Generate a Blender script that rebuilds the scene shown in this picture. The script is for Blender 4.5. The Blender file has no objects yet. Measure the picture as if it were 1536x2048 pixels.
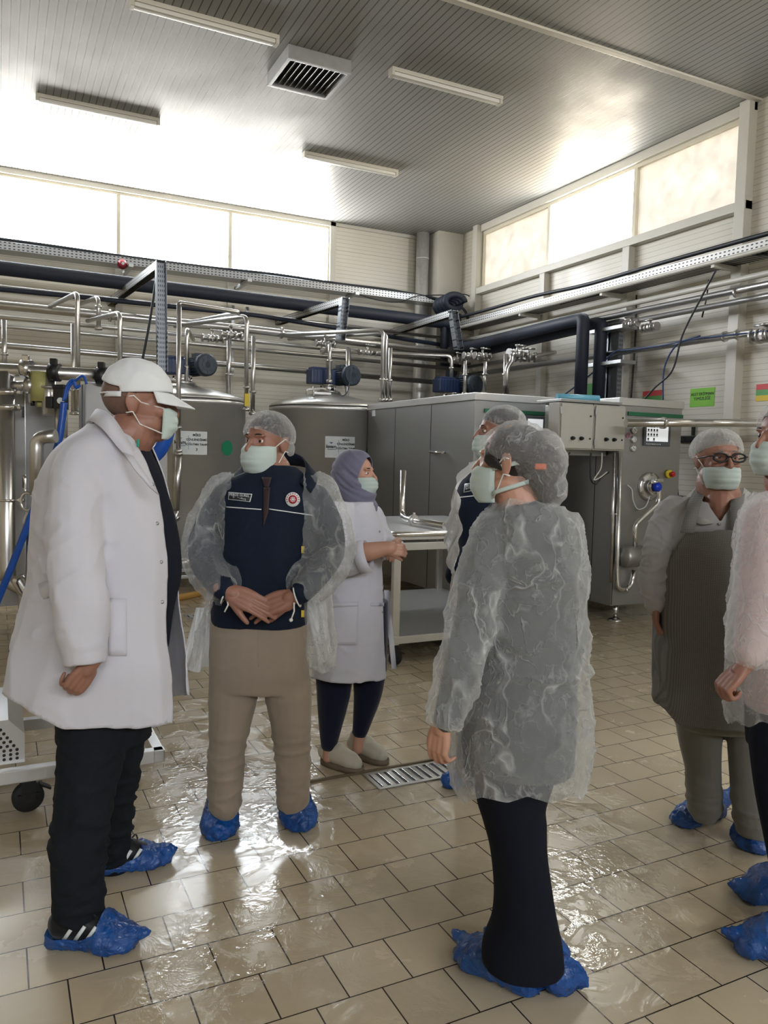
import bpy, bmesh, math, random
from mathutils import Vector, Matrix, noise
from math import pi, sin, cos, radians, sqrt

S = bpy.context.scene
C = S.collection
random.seed(7)

# ---------------------------------------------------------------- camera
EYE = Vector((0, 0, 1.505))
AX = Vector((0.896210095, -0.442998906, 0.023652362))      # right
AY = Vector((-0.010616901, -0.074717757, -0.997148203))    # down
AZ = Vector((0.443502815, 0.893403171, -0.071666084))      # forward
FOC = 1561.4
cd = bpy.data.cameras.new('camera'); cam = bpy.data.objects.new('camera', cd); C.objects.link(cam)
cd.sensor_fit = 'VERTICAL'; cd.sensor_height = 36.0; cd.sensor_width = 27.0; cd.lens = FOC/2048*36
cd.clip_start = 0.05; cd.clip_end = 200
cam.matrix_world = Matrix(((AX.x, -AY.x, -AZ.x, EYE.x), (AX.y, -AY.y, -AZ.y, EYE.y), (AX.z, -AY.z, -AZ.z, EYE.z), (0, 0, 0, 1)))
S.camera = cam
S.view_settings.view_transform = 'Standard'; S.view_settings.look = 'None'
S.view_settings.gamma = 1; S.view_settings.use_curve_mapping = False
S.view_settings.exposure = 0.62
S.cycles.max_bounces = 8; S.cycles.diffuse_bounces = 4; S.cycles.glossy_bounces = 4
S.cycles.transmission_bounces = 4; S.cycles.transparent_max_bounces = 16
S.cycles.caustics_reflective = False; S.cycles.caustics_refractive = False
S.cycles.sample_clamp_indirect = 6.0
S.cycles.use_denoising = True

def ray(x, y): return AX*((x-768)/FOC) + AY*((y-1024)/FOC) + AZ
def at(x, y, d): return EYE + ray(x, y)*d
def onx(x, y, X): r = ray(x, y); return EYE + r*(X/r.x)
def ony(x, y, Y): r = ray(x, y); return EYE + r*(Y/r.y)
def onz(x, y, Z): r = ray(x, y); return EYE + r*((Z-EYE.z)/r.z)
def topx(p):
    q = Vector(p)-EYE; d = q.dot(AZ); return (768+FOC*q.dot(AX)/d, 1024+FOC*q.dot(AY)/d, d)

# ---------------------------------------------------------------- world: bright overcast sky, sunlit pale yard below
W = bpy.data.worlds.new('world'); S.world = W; W.use_nodes = True
nt = W.node_tree; nt.nodes.clear()
wo = nt.nodes.new('ShaderNodeOutputWorld'); bg = nt.nodes.new('ShaderNodeBackground')
tc = nt.nodes.new('ShaderNodeTexCoord'); sp = nt.nodes.new('ShaderNodeSeparateXYZ'); rp = nt.nodes.new('ShaderNodeValToRGB')
mr = nt.nodes.new('ShaderNodeMapRange'); mr.inputs['From Min'].default_value = -1; mr.inputs['From Max'].default_value = 1
nt.links.new(tc.outputs['Generated'], sp.inputs[0]); nt.links.new(sp.outputs['Z'], mr.inputs['Value']); nt.links.new(mr.outputs[0], rp.inputs[0])
e = rp.color_ramp.elements
e[0].position = 0.0; e[0].color = (0.95, 0.90, 0.80, 1)
e[1].position = 1.0; e[1].color = (0.78, 0.90, 1.0, 1)
m_ = rp.color_ramp.elements.new(0.47); m_.color = (0.95, 0.90, 0.80, 1)
m_ = rp.color_ramp.elements.new(0.53); m_.color = (1.0, 0.99, 0.95, 1)
# the back windows look towards the sun side of the sky (cool and very bright), the right ones away from it (warmer, dimmer)
mx = nt.nodes.new('ShaderNodeMapRange'); mx.inputs['From Min'].default_value = .3; mx.inputs['From Max'].default_value = .7
nt.links.new(sp.outputs['X'], mx.inputs['Value'])
sd_ = nt.nodes.new('ShaderNodeValToRGB'); sd_.color_ramp.elements[0].color = (1.12, 1.15, 1.22, 1); sd_.color_ramp.elements[1].color = (.62, .56, .47, 1)
nt.links.new(mx.outputs[0], sd_.inputs[0])
mm = nt.nodes.new('ShaderNodeMix'); mm.data_type = 'RGBA'; mm.blend_type = 'MULTIPLY'; mm.inputs[0].default_value = 1
nt.links.new(rp.outputs[0], mm.inputs[6]); nt.links.new(sd_.outputs[0], mm.inputs[7])
nt.links.new(mm.outputs[2], bg.inputs['Color']); bg.inputs['Strength'].default_value = 21.0
nt.links.new(bg.outputs[0], wo.inputs[0])

def portal(name, loc, rot, sx, sy):
    l = bpy.data.lights.new(name, 'AREA'); l.shape = 'RECTANGLE'; l.size = sx; l.size_y = sy
    l.cycles.is_portal = True
    o = bpy.data.objects.new(name, l); o.location = loc; o.rotation_euler = rot; C.objects.link(o)
WX0, WX1, WY0, WY1, H = -6.0, 6.6, -6.0, 11.2, 5.0
portal('daylight_back', (0.8, WY1+0.3, 4.5), (radians(-90), 0, 0), 7.6, 0.9)
portal('daylight_right', (WX1+0.3, 7.75, 4.45), (radians(90), 0, radians(90)), 4.8, 0.9)
portal('fill_right_rear', (WX1+0.3, -0.3, 4.45), (radians(90), 0, radians(90)), 7.0, 0.9)  # portal for the out-of-view right windows added as fill
portal('fill_rear', (0.5, WY0-0.3, 4.3), (radians(90), 0, 0), 7.0, .9)  # portal for the added rear window, fill from behind the camera

# ---------------------------------------------------------------- helpers
def meshobj(name, bm, mat, parent=None, smooth=False, loc=None):
    me = bpy.data.meshes.new(name); bm.normal_update(); bm.to_mesh(me); bm.free()
    o = bpy.data.objects.new(name, me); C.objects.link(o)
    if mat:
        for m in (mat if isinstance(mat, (list, tuple)) else (mat,)): me.materials.append(m)
    if smooth:
        for p in me.polygons: p.use_smooth = True
    if smooth == 'auto':
        try: me.set_sharp_from_angle(angle=radians(38))
        except Exception: pass
    if parent is not None:
        o.parent = parent
        if parent.type == 'EMPTY' or True:
            o.matrix_parent_inverse = Matrix.Translation(-wloc(parent))
    return o
def wloc(o):
    p = Vector(o.location)
    return p
def tag(o, label=None, cat=None, group=None, kind=None):
    if label: o['label'] = label
    if cat: o['category'] = cat
    if group: o['group'] = group
    if kind: o['kind'] = kind
    return o
def thing(name, loc, label, cat, group=None):
    o = bpy.data.objects.new(name, None); o.empty_display_size = .1; o.location = loc; C.objects.link(o)
    return tag(o, label, cat, group)

def box(bm, x0, x1, y0, y1, z0, z1, bev=0.0, mi=0):
    M = Matrix.Translation(((x0+x1)/2, (y0+y1)/2, (z0+z1)/2)) @ Matrix.Diagonal((abs(x1-x0), abs(y1-y0), abs(z1-z0), 1))
    r = bmesh.ops.create_cube(bm, size=1, matrix=M)
    fs = set(f for v in r['verts'] for f in v.link_faces)
    for f in fs: f.material_index = mi
    if bev > 0:
        es = list(set(e for v in r['verts'] for e in v.link_edges))
        bmesh.ops.bevel(bm, geom=es, offset=bev, segments=2, affect='EDGES', profile=.7)
def obox(bm, c, ex, ey, ez, sx, sy, sz, bev=0.0, mi=0):
    """oriented box: centre, three unit axes, sizes"""
    M = Matrix(((ex.x*sx, ey.x*sy, ez.x*sz, c.x), (ex.y*sx, ey.y*sy, ez.y*sz, c.y), (ex.z*sx, ey.z*sy, ez.z*sz, c.z), (0, 0, 0, 1)))
    r = bmesh.ops.create_cube(bm, size=1, matrix=M)
    for f in set(f for v in r['verts'] for f in v.link_faces): f.material_index = mi
    if bev > 0:
        es = list(set(e for v in r['verts'] for e in v.link_edges))
        bmesh.ops.bevel(bm, geom=es, offset=bev, segments=2, affect='EDGES', profile=.7)
def frame_of(d):
    d = Vector(d).normalized()
    u = Vector((0, 0, 1)) if abs(d.z) < .9 else Vector((1, 0, 0))
    a = d.cross(u).normalized(); b = a.cross(d).normalized()
    return a, b, d
def cyl(bm, p, q, r, r2=None, n=20, caps=True, mi=0):
    p, q = Vector(p), Vector(q); r2 = r if r2 is None else r2
    a, b, d = frame_of(q-p)
    R1 = [bm.verts.new(p+a*(r*cos(2*pi*i/n))+b*(r*sin(2*pi*i/n))) for i in range(n)]
    R2 = [bm.verts.new(q+a*(r2*cos(2*pi*i/n))+b*(r2*sin(2*pi*i/n))) for i in range(n)]
    for i in range(n):
        j = (i+1) % n; f = bm.faces.new((R1[i], R1[j], R2[j], R2[i])); f.material_index = mi; f.smooth = True
    if caps:
        f = bm.faces.new(R1[::-1]); f.material_index = mi; f = bm.faces.new(R2); f.material_index = mi
def roundpath(pts, r, seg=5):
    pts = [Vector(p) for p in pts]; out = [pts[0]]
    for i in range(1, len(pts)-1):
        a, b, c = pts[i-1], pts[i], pts[i+1]
        u, v = (a-b), (c-b); k = min(r, u.length*.49, v.length*.49)
        p, q = b+u.normalized()*k, b+v.normalized()*k
        for s in range(seg+1):
            t = s/seg; out.append(p*(1-t)**2+b*2*t*(1-t)+q*t*t)
    out.append(pts[-1]); return out
def sweep(bm, pts, r, n=12, caps=True, mi=0):
    """tube through pts; r scalar or list"""
    pts = [Vector(p) for p in pts]; m = len(pts)
    rs = r if isinstance(r, (list, tuple)) else [r]*m
    T = []
    for i in range(m):
        t = pts[min(i+1, m-1)]-pts[max(i-1, 0)]
        T.append(t.normalized() if t.length > 1e-9 else Vector((0, 0, 1)))
    a, b, _ = frame_of(T[0]); rings = []
    for i in range(m):
        a = (a-T[i]*a.dot(T[i]));
        a = a.normalized() if a.length > 1e-6 else frame_of(T[i])[0]
        b = T[i].cross(a)
        rings.append([bm.verts.new(pts[i]+a*(rs[i]*cos(2*pi*k/n))+b*(rs[i]*sin(2*pi*k/n))) for k in range(n)])
    for i in range(m-1):
        for k in range(n):
            j = (k+1) % n
            f = bm.faces.new((rings[i][k], rings[i][j], rings[i+1][j], rings[i+1][k])); f.smooth = True; f.material_index = mi
    if caps:
        f = bm.faces.new(rings[0][::-1]); f.material_index = mi; f = bm.faces.new(rings[-1]); f.material_index = mi
def pipe(bm, pts, r, bend=None, n=14, caps=True, mi=0):
    sweep(bm, roundpath(pts, bend if bend is not None else r*3.2, 6), r, n, caps, mi)
def catmull(P, sub):
    """P list of tuples/vectors of equal length -> interpolated"""
    out = []; n = len(P)
    for i in range(n-1):
        p0, p1, p2, p3 = P[max(i-1, 0)], P[i], P[i+1], P[min(i+2, n-1)]
        for s in range(sub):
            t = s/sub
            out.append([.5*((2*b)+(-a+c)*t+(2*a-5*b+4*c-d)*t*t+(-a+3*b-3*c+d)*t**3) for a, b, c, d in zip(p0, p1, p2, p3)])
    out.append(list(P[-1])); return out
def lathe(bm, c, prof, n=40, axis='z', mi=0):
    c = Vector(c); rings = []
    for r, z in prof:
        ring = []
        for k in range(n):
            A = 2*pi*k/n
            if axis == 'z': v = Vector((r*cos(A), r*sin(A), z))
            elif axis == 'y': v = Vector((r*cos(A), z, r*sin(A)))
            else: v = Vector((z, r*cos(A), r*sin(A)))
            ring.append(bm.verts.new(c+v))
        rings.append(ring)
    for i in range(len(rings)-1):
        for k in range(n):
            j = (k+1) % n; f = bm.faces.new((rings[i][k], rings[i][j], rings[i+1][j], rings[i+1][k])); f.smooth = True; f.material_index = mi
    if prof[0][0] > 1e-4: f = bm.faces.new(rings[0][::-1]); f.material_index = mi
    if prof[-1][0] > 1e-4: f = bm.faces.new(rings[-1]); f.material_index = mi
def NB(): return bmesh.new()
def text_mesh(name, txt, size, loc, ex, ey, mat, parent, align='CENTER', thick=.0006, spacing=1.0, bold=0.0):
    cu = bpy.data.curves.new('t', 'FONT'); cu.body = txt; cu.size = size; cu.extrude = thick; cu.align_x = align; cu.align_y = 'CENTER'
    cu.space_line = spacing; cu.resolution_u = 3; cu.offset = bold
    t = bpy.data.objects.new('t', cu); C.objects.link(t)
    dg = bpy.context.evaluated_depsgraph_get(); dg.update()
    me = bpy.data.meshes.new_from_object(t.evaluated_get(dg)); bpy.data.objects.remove(t)
    ez = ex.cross(ey)
    me.transform(Matrix(((ex.x, ey.x, ez.x, loc[0]), (ex.y, ey.y, ez.y, loc[1]), (ex.z, ey.z, ez.z, loc[2]), (0, 0, 0, 1))))
    me.materials.clear(); me.materials.append(mat)
    o = bpy.data.objects.new(name, me); C.objects.link(o)
    if parent is not None:
        o.parent = parent; o.matrix_parent_inverse = Matrix.Translation(-wloc(parent))
    return o

# ---------------------------------------------------------------- materials
def srgb(r, g, b):
    f = lambda c: (c/255/12.92) if c/255 <= .04045 else ((c/255+.055)/1.055)**2.4
    return (f(r), f(g), f(b), 1)
class NT:
    def __init__(s, name):
        s.m = bpy.data.materials.new(name); s.m.use_nodes = True; s.t = s.m.node_tree
        s.b = s.t.nodes['Principled BSDF']; s.o = s.t.nodes['Material Output']
    def n(s, typ, **kw):
        x = s.t.nodes.new('ShaderNode'+typ)
        for k, v in kw.items():
            if k in x.inputs: x.inputs[k].default_value = v
            else: setattr(x, k, v)
        return x
    def l(s, a, b): s.t.links.new(a, b)
    def obj(s, scale=(1, 1, 1)):
        tc = s.n('TexCoord'); mp = s.n('Mapping'); mp.inputs['Scale'].default_value = scale
        s.l(tc.outputs['Object'], mp.inputs[0]); return mp.outputs[0]
    def pos(s): return s.n('NewGeometry').outputs['Position']
    def math(s, op, a, b=None, c=None):
        x = s.n('Math', operation=op)
        for i, v in enumerate((a, b, c)):
            if v is None: continue
            if isinstance(v, (int, float)): x.inputs[i].default_value = v
            else: s.l(v, x.inputs[i])
        return x.outputs[0]
    def ramp(s, fac, stops):
        r = s.n('ValToRGB'); e = r.color_ramp.elements
        e[0].position, e[0].color = stops[0]; e[1].position, e[1].color = stops[-1]
        for p, c in stops[1:-1]: x = e.new(p); x.color = c
        s.l(fac, r.inputs[0]); return r.outputs[0]
    def mix(s, fac, a, b):
        x = s.n('Mix', data_type='RGBA')
        for sock, v in ((x.inputs[0], fac), (x.inputs[6], a), (x.inputs[7], b)):
            if isinstance(v, (int, float, tuple)): sock.default_value = v
            else: s.l(v, sock)
        return x.outputs[2]
    def bump(s, h, strength=.3, dist=.01):
        x = s.n('Bump'); x.inputs['Strength'].default_value = strength; x.inputs['Distance'].default_value = dist
        s.l(h, x.inputs['Height']); s.l(x.outputs[0], s.b.inputs['Normal']); return x
g1 = lambda v: (v, v, v, 1)
def simple(name, col, rough=.5, metal=0., noise_amt=.12, nscale=6., bump=0., bscale=80., spec=None, coat=0.):
    t = NT(name); b = t.b
    nz = t.n('TexNoise', Scale=nscale, Detail=4.0); t.l(t.obj(), nz.inputs['Vector'])
    c2 = tuple(max(0, c*(1-noise_amt)) for c in col[:3])+(1,); c1 = tuple(min(1, c*(1+noise_amt*.6)) for c in col[:3])+(1,)
    t.l(t.mix(nz.outputs[0], c2, c1), b.inputs['Base Color'])
    b.inputs['Roughness'].default_value = rough; b.inputs['Metallic'].default_value = metal
    if spec is not None: b.inputs['Specular IOR Level'].default_value = spec
    if coat: b.inputs['Coat Weight'].default_value = coat
    if bump:
        z = t.n('TexNoise', Scale=bscale, Detail=3.0); t.l(t.obj(), z.inputs['Vector']); t.bump(z.outputs[0], bump, .004)
    return t.m
def steel(name, col=(.74, .74, .73), rough=.36, stretch=(1, 1, 14), amt=.18):
    """brushed stainless: long streaks along one axis in roughness and a faint tone change"""
    t = NT(name); b = t.b
    nz = t.n('TexNoise', Scale=9.0, Detail=5.0); t.l(t.obj(stretch), nz.inputs['Vector'])
    n2 = t.n('TexNoise', Scale=1.7, Detail=3.0); t.l(t.obj(), n2.inputs['Vector'])
    c = tuple(col)+(1,); d = tuple(x*(1-amt) for x in col)+(1,)
    t.l(t.mix(t.math('MULTIPLY', t.math('ADD', nz.outputs[0], n2.outputs[0]), .5), d, c), b.inputs['Base Color'])
    b.inputs['Metallic'].default_value = .78
    if name == 'brushed_steel':
        tg = t.n('Tangent'); tg.direction_type = 'RADIAL'; tg.axis = 'Z'; t.l(tg.outputs[0], b.inputs['Tangent']); b.inputs['Anisotropic'].default_value = .7
    t.l(t.math('ADD', t.math('MULTIPLY', nz.outputs[0], .18), rough-.09), b.inputs['Roughness'])
    return t.m

# floor: square tiles laid in offset rows, glossy and wet in patches
def floor_mat():
    t = NT('floor_tiles'); b = t.b; P = t.pos()
    mp = t.n('Mapping'); mp.inputs['Location'].default_value = (-.464, -2.082, 0); t.l(P, mp.inputs[0])
    br = t.n('TexBrick', offset=.5, offset_frequency=2, squash=1.0)
    br.inputs['Scale'].default_value = 1; br.inputs['Mortar Size'].default_value = .0024; br.inputs['Mortar Smooth'].default_value = .15
    br.inputs['Bias'].default_value = 0; br.inputs['Brick Width'].default_value = .2; br.inputs['Row Height'].default_value = .2
    br.inputs['Color1'].default_value = srgb(190, 174, 147); br.inputs['Color2'].default_value = srgb(200, 184, 156); br.inputs['Mortar'].default_value = srgb(50, 38, 28)
    t.l(mp.outputs[0], br.inputs['Vector'])
    n1 = t.n('TexNoise', Scale=3.1, Detail=6.0, Roughness=.6); t.l(P, n1.inputs['Vector'])
    n2 = t.n('TexNoise', Scale=17.0, Detail=5.0, Roughness=.65); t.l(P, n2.inputs['Vector'])
    stain = t.ramp(n2.outputs[0], [(.3, g1(.955)), (.7, g1(1.0))])
    mx = t.n('Mix', data_type='RGBA', blend_type='MULTIPLY'); mx.inputs[0].default_value = .8
    t.l(br.outputs['Color'], mx.inputs[6]); t.l(stain, mx.inputs[7])
    # wet film: puddles spread over the middle, one strong spill to the right, splashes near the centre
    def spot(x, y, r0, r1):
        d = t.n('VectorMath', operation='DISTANCE'); t.l(P, d.inputs[0]); d.inputs[1].default_value = (x, y, 0)
        r = t.n('MapRange'); r.inputs['From Min'].default_value = r0; r.inputs['From Max'].default_value = r1
        r.inputs['To Min'].default_value = 1; r.inputs['To Max'].default_value = 0; t.l(d.outputs['Value'], r.inputs['Value']); return r.outputs[0]
    s = spot(1.78, 2.0, .3, .62)
    for a in ((1.05, 2.35, .1, .5), (.75, 2.2, .1, .45), (1.3, 3.1, .2, .9), (.9, 1.75, .05, .35), (.5, 2.1, .1, .4), (2.1, 2.6, .1, .6), (1.6, 4.3, .4, 1.4), (.6, 3.6, .3, 1.1)):
        s = t.math('MAXIMUM', s, spot(*a))
    n3 = t.n('TexNoise', Scale=7.5, Detail=7.0, Roughness=.62, Distortion=.6); t.l(P, n3.inputs['Vector'])
    wet = t.math('MULTIPLY', s, t.ramp(n3.outputs[0], [(.44, g1(0)), (.52, g1(1))]))
    wm = t.mix(t.math('MULTIPLY', wet, .10), mx.outputs[2], srgb(120, 106, 84))
    t.l(wm, b.inputs['Base Color'])
    rg = t.ramp(n1.outputs[0], [(.35, g1(.19)), (.65, g1(.30))])
    rr = t.mix(wet, rg, g1(.06)); t.l(rr, b.inputs['Roughness'])
    b.inputs['Specular IOR Level'].default_value = .55
    n4 = t.n('TexNoise', Scale=38.0, Detail=3.0); t.l(P, n4.inputs['Vector'])
    rip = t.math('MULTIPLY', t.math('MULTIPLY', n4.outputs[0], wet), 1.1)
    sharp = t.math('MULTIPLY', br.outputs['Fac'], -1.0)
    n5 = t.n('TexNoise', Scale=6.0, Detail=2.0); t.l(P, n5.inputs['Vector'])
    h = t.math('ADD', t.math('ADD', rip, sharp), t.math('MULTIPLY', n5.outputs[0], .35))
    t.bump(h, .35, .006)
    return t.m
def ribs(name, axis, pitch, groove, base, line, rough, metal=0., bumps=.35, stain=0.0, double=False):
    """painted metal sandwich panel: fine parallel grooves along one axis"""
    t = NT(name); b = t.b; P = t.pos(); sp = t.n('SeparateXYZ'); t.l(P, sp.inputs[0])
    v = sp.outputs[axis]; fr = t.math('FRACT', t.math('DIVIDE', v, pitch))
    m = t.math('LESS_THAN', fr, groove)
    if double:
        fr2 = t.math('FRACT', t.math('DIVIDE', v, pitch*10)); m2 = t.math('LESS_THAN', fr2, groove*.16)
        m = t.math('MAXIMUM', m, m2)
    n1 = t.n('TexNoise', Scale=1.3, Detail=5.0, Roughness=.6); t.l(P, n1.inputs['Vector'])
    base2 = tuple(c*(1-stain) for c in base[:3])+(1,)
    col = t.mix(t.ramp(n1.outputs[0], [(.4, g1(0)), (.62, g1(1))]), base2, base)
    t.l(t.mix(m, col, line), b.inputs['Base Color'])
    t.l(t.ramp(n1.outputs[0], [(.35, g1(rough*.8)), (.65, g1(rough*1.2))]), b.inputs['Roughness'])
    b.inputs['Metallic'].default_value = metal
    t.bump(t.math('MULTIPLY', m, -1.0), bumps, .003)
    return t.m
M = {}
M['floor'] = floor_mat()
M['ceiling'] = ribs('ceiling_panel', 'X', .0667, .14, srgb(160, 161, 160), srgb(86, 87, 86), .45, stain=.05)
M['ceiling'].node_tree.nodes['Principled BSDF'].inputs['Specular IOR Level'].default_value = .32
M['wall'] = ribs('wall_panel', 'Z', .0575, .10, srgb(222, 217, 204), srgb(184, 178, 165), .4, stain=.05, bumps=.2, double=True)
M['white_paint'] = simple('white_paint', srgb(205, 202, 192), .4, noise_amt=.05)
M['frame'] = simple('window_frame_paint', srgb(214, 208, 190), .4, noise_amt=.05)
M['steel'] = steel('brushed_steel')
M['steel_dark'] = steel('dull_steel_sheet', (.40, .40, .39), .40, (1, 1, 10))
M['steel_h'] = steel('brushed_steel_horizontal', (.66, .655, .64), .36, (1, 14, 1))
M['pipe'] = simple('pipe_steel', (.62, .61, .6, 1), .3, 1., .1, 3.)
M['chrome'] = simple('polished_steel', (.72, .71, .7, 1), .2, 1., .05)
M['galv'] = simple('galvanised_steel', (.5, .51, .52, 1), .42, .85, .2, 14.)
M['foil'] = simple('foil_insulation', (.8, .8, .79, 1), .4, .55, .2, 30., bump=.8, bscale=40.)
M['foam'] = simple('black_foam_insulation', srgb(34, 42, 58), .6, 0, .2, 5., bump=.2)
M['black'] = simple('black_plastic', srgb(24, 25, 28), .45)
M['rubber'] = simple('rubber', srgb(30, 30, 32), .7)
M['cable'] = simple('black_cable', srgb(32, 36, 44), .5)
M['blue_cable'] = simple('blue_cable', srgb(38, 62, 110), .45)
M['motor_blue'] = simple('motor_paint_blue', srgb(28, 52, 96), .4)
M['motor_grey'] = simple('motor_casing_grey', srgb(62, 74, 88), .45)
M['blue_hose'] = simple('blue_hose', srgb(20, 78, 170), .3)
M['green'] = simple('green_sticker', srgb(20, 128, 88), .45, noise_amt=.04)
M['green_stripe'] = simple('green_stripe', srgb(28, 104, 70), .4, noise_amt=.04)
M['sign_green'] = simple('green_paper', srgb(130, 205, 48), .5, noise_amt=.03)
M['red'] = simple('red_print', srgb(214, 70, 76), .5, noise_amt=.03)
M['yellow'] = simple('yellow_print', srgb(228, 200, 50), .5, noise_amt=.03)
M['print_green'] = simple('green_print', srgb(92, 168, 92), .5, noise_amt=.03)
M['white'] = simple('white_plate', srgb(222, 226, 226), .4, noise_amt=.03)
M['ink'] = simple('black_ink', srgb(30, 32, 34), .6)
M['ink_blue'] = simple('blue_ink', srgb(40, 90, 140), .6)
M['grey_box'] = simple('grey_enclosure_paint', srgb(178, 174, 164), .42, noise_amt=.04)
M['cab'] = simple('grey_cabinet_paint', srgb(164, 164, 164), .4, noise_amt=.05)
M['beige_hose'] = simple('orange_hose', srgb(206, 160, 84), .4)
M['actuator'] = simple('yellowish_actuator', srgb(168, 164, 104), .45)
M['screen_frame'] = simple('screen_bezel', srgb(88, 92, 98), .4)
def emis(name, col, st):
    t = NT(name); t.b.inputs['Base Color'].default_value = col; t.b.inputs['Emission Color'].default_value = col
    t.b.inputs['Emission Strength'].default_value = st; t.b.inputs['Roughness'].default_value = .3; return t.m
M['screen'] = emis('lit_screen', srgb(205, 208, 210), .55)
M['lamp'] = simple('opal_lamp_cover', srgb(225, 225, 220), .3, noise_amt=.02)
def glass_clear():
    t = NT('clear_pane'); t.t.nodes.remove(t.b)
    a = t.n('BsdfTransparent'); a.inputs[0].default_value = (.95, .95, .95, 1); g = t.n('BsdfGlossy'); g.inputs['Roughness'].default_value = .05
    m = t.n('MixShader'); m.inputs[0].default_value = .05; t.l(a.outputs[0], m.inputs[1]); t.l(g.outputs[0], m.inputs[2]); t.l(m.outputs[0], t.o.inputs[0]); return t.m
def glass_film():
    """pane covered by a sun-bleached translucent film with peeled spots"""
    t = NT('film_covered_pane'); t.t.nodes.remove(t.b); P = t.pos()
    n = t.n('TexNoise', Scale=5.0, Detail=6.0, Roughness=.6); t.l(P, n.inputs['Vector'])
    c = t.mix(t.ramp(n.outputs[0], [(.3, g1(0)), (.75, g1(1))]), (.29, .285, .28, 1), (.37, .37, .365, 1))
    tr = t.n('BsdfTranslucent'); t.l(c, tr.inputs[0]); d = t.n('BsdfDiffuse'); d.inputs[0].default_value = (.5, .46, .4, 1)
    m = t.n('MixShader'); m.inputs[0].default_value = .35; t.l(tr.outputs[0], m.inputs[1]); t.l(d.outputs[0], m.inputs[2]); t.l(m.outputs[0], t.o.inputs[0]); return t.m
M['pane'] = glass_clear(); M['film'] = glass_film()
def perforated(name, base, axis, pitch):
    t = NT(name); b = t.b; P = t.pos(); sp = t.n('SeparateXYZ'); t.l(P, sp.inputs[0])
    a = t.math('FRACT', t.math('DIVIDE', sp.outputs[axis], pitch)); z = t.math('FRACT', t.math('DIVIDE', sp.outputs['Z'], .034))
    if axis == 'Z': z = t.math('FRACT', t.math('DIVIDE', sp.outputs['X'], .02))
    m = t.math('MULTIPLY', t.math('LESS_THAN', a, .5), t.math('LESS_THAN', z, .34))
    t.l(t.mix(m, base, srgb(40, 44, 50)), b.inputs['Base Color']); b.inputs['Metallic'].default_value = .7; b.inputs['Roughness'].default_value = .42
    return t.m
M['tray_x'] = perforated('perforated_tray_x', (.36, .37, .38, 1), 'X', .05)
M['tray_y'] = perforated('perforated_tray_y', (.34, .335, .32, 1), 'Y', .05)
M['strut'] = perforated('perforated_strut', (.27, .29, .32, 1), 'Z', .05)

# ---------------------------------------------------------------- structure
def struct(name, bm, mat, smooth=False): return tag(meshobj(name, bm, mat, None, smooth), kind='structure')
bm = NB(); box(bm, WX0-.2, WX1+.2, WY0-.2, WY1+.2, -.15, 0); struct('floor', bm, M['floor'])
bm = NB(); box(bm, WX0-.2, WX1+.2, WY0-.2, WY1+.2, H, H+.12); struct('ceiling', bm, M['ceiling'])
def wall_with_holes(name, axis, c0, c1, a0, a1, holes, mat):
    """axis 'y': wall plane normal along y between c0,c1; spans a0..a1; holes (a,b,z0,z1) sorted"""
    bm = NB()
    def bx(a, b, z0, z1):
        if b-a < 1e-4 or z1-z0 < 1e-4: return
        if axis == 'y': box(bm, a, b, c0, c1, z0, z1)
        else: box(bm, c0, c1, a, b, z0, z1)
    cur = a0
    for (a, b, z0, z1) in holes:
        bx(cur, a, 0, H); bx(a, b, 0, z0); bx(a, b, z1, H); cur = b
    bx(cur, a1, 0, H); struct(name, bm, mat)
BZ0, BZ1 = 4.06, 4.94
bx_edges = [-3.07, -1.55, -.03, 1.49, 3.01, 4.53]
wall_with_holes('wall_back', 'y', WY1, WY1+.12, WX0-.2, WX1+.2, [(bx_edges[0], bx_edges[-1], BZ0, BZ1)], M['wall'])
RZ0, RZ1 = 4.03, 4.9
wall_with_holes('wall_right', 'x', WX1, WX1+.12, WY0-.2, WY1, [(-3.8, 3.2, RZ0, RZ1), (5.5, 10.15, RZ0, RZ1)], M['wall'])
wall_with_holes('wall_left', 'x', WX0-.12, WX0, WY0-.2, WY1, [], M['wall'])
wall_with_holes('wall_rear', 'y', WY0-.12, WY0, WX0-.2, WX1+.2, [(-3., 4., 3.9, 4.7)], M['wall'])
wn = 0
def window(axis, c, a, b, z0, z1, film=False, fw=.045):
    global wn; wn += 1
    r = bpy.data.objects.new('window_%d' % wn, None); C.objects.link(r); r['kind'] = 'structure'
    r.location = (c if axis == 'x' else (a+b)/2, (a+b)/2 if axis == 'x' else c, z0)
    bm = NB()
    def bx(a_, b_, p, q, m, t0=-.01, t1=.07):
        if axis == 'y': box(m, a_, b_, c+t0, c+t1, p, q, .004)
        else: box(m, c+t0, c+t1, a_, b_, p, q, .004)
    bx(a, b, z0, z0+fw, bm); bx(a, b, z1-fw, z1, bm); bx(a, a+fw*.6, z0+fw, z1-fw, bm); bx(b-fw*.6, b, z0+fw, z1-fw, bm)
    meshobj('window_frame', bm, M['frame'], r)
    bm = NB()
    if axis == 'y': box(bm, a+.02, b-.02, c+.03, c+.036, z0+.03, z1-.03)
    else: box(bm, c+.03, c+.036, a+.02, b-.02, z0+.03, z1-.03)
    meshobj('pane', bm, M['film'] if film else M['pane'], r)
for i in range(5): window('y', WY1, bx_edges[i], bx_edges[i+1], BZ0, BZ1)
window('x', WX1, 8.57, 10.15, RZ0, RZ1, True); window('x', WX1, 7.0, 8.57, RZ0, RZ1, False); window('x', WX1, 5.5, 7.0, RZ0, RZ1, True)
for i in range(4): window('x', WX1, -3.8+1.75*i, -3.8+1.75*(i+1), RZ0, RZ1, i % 2 == 0)  # unseen windows beside and behind the camera, added for fill light
window('y', WY0-.07, -3, 4, 3.9, 4.7)  # unseen rear window, added to fill the room from behind
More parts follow.
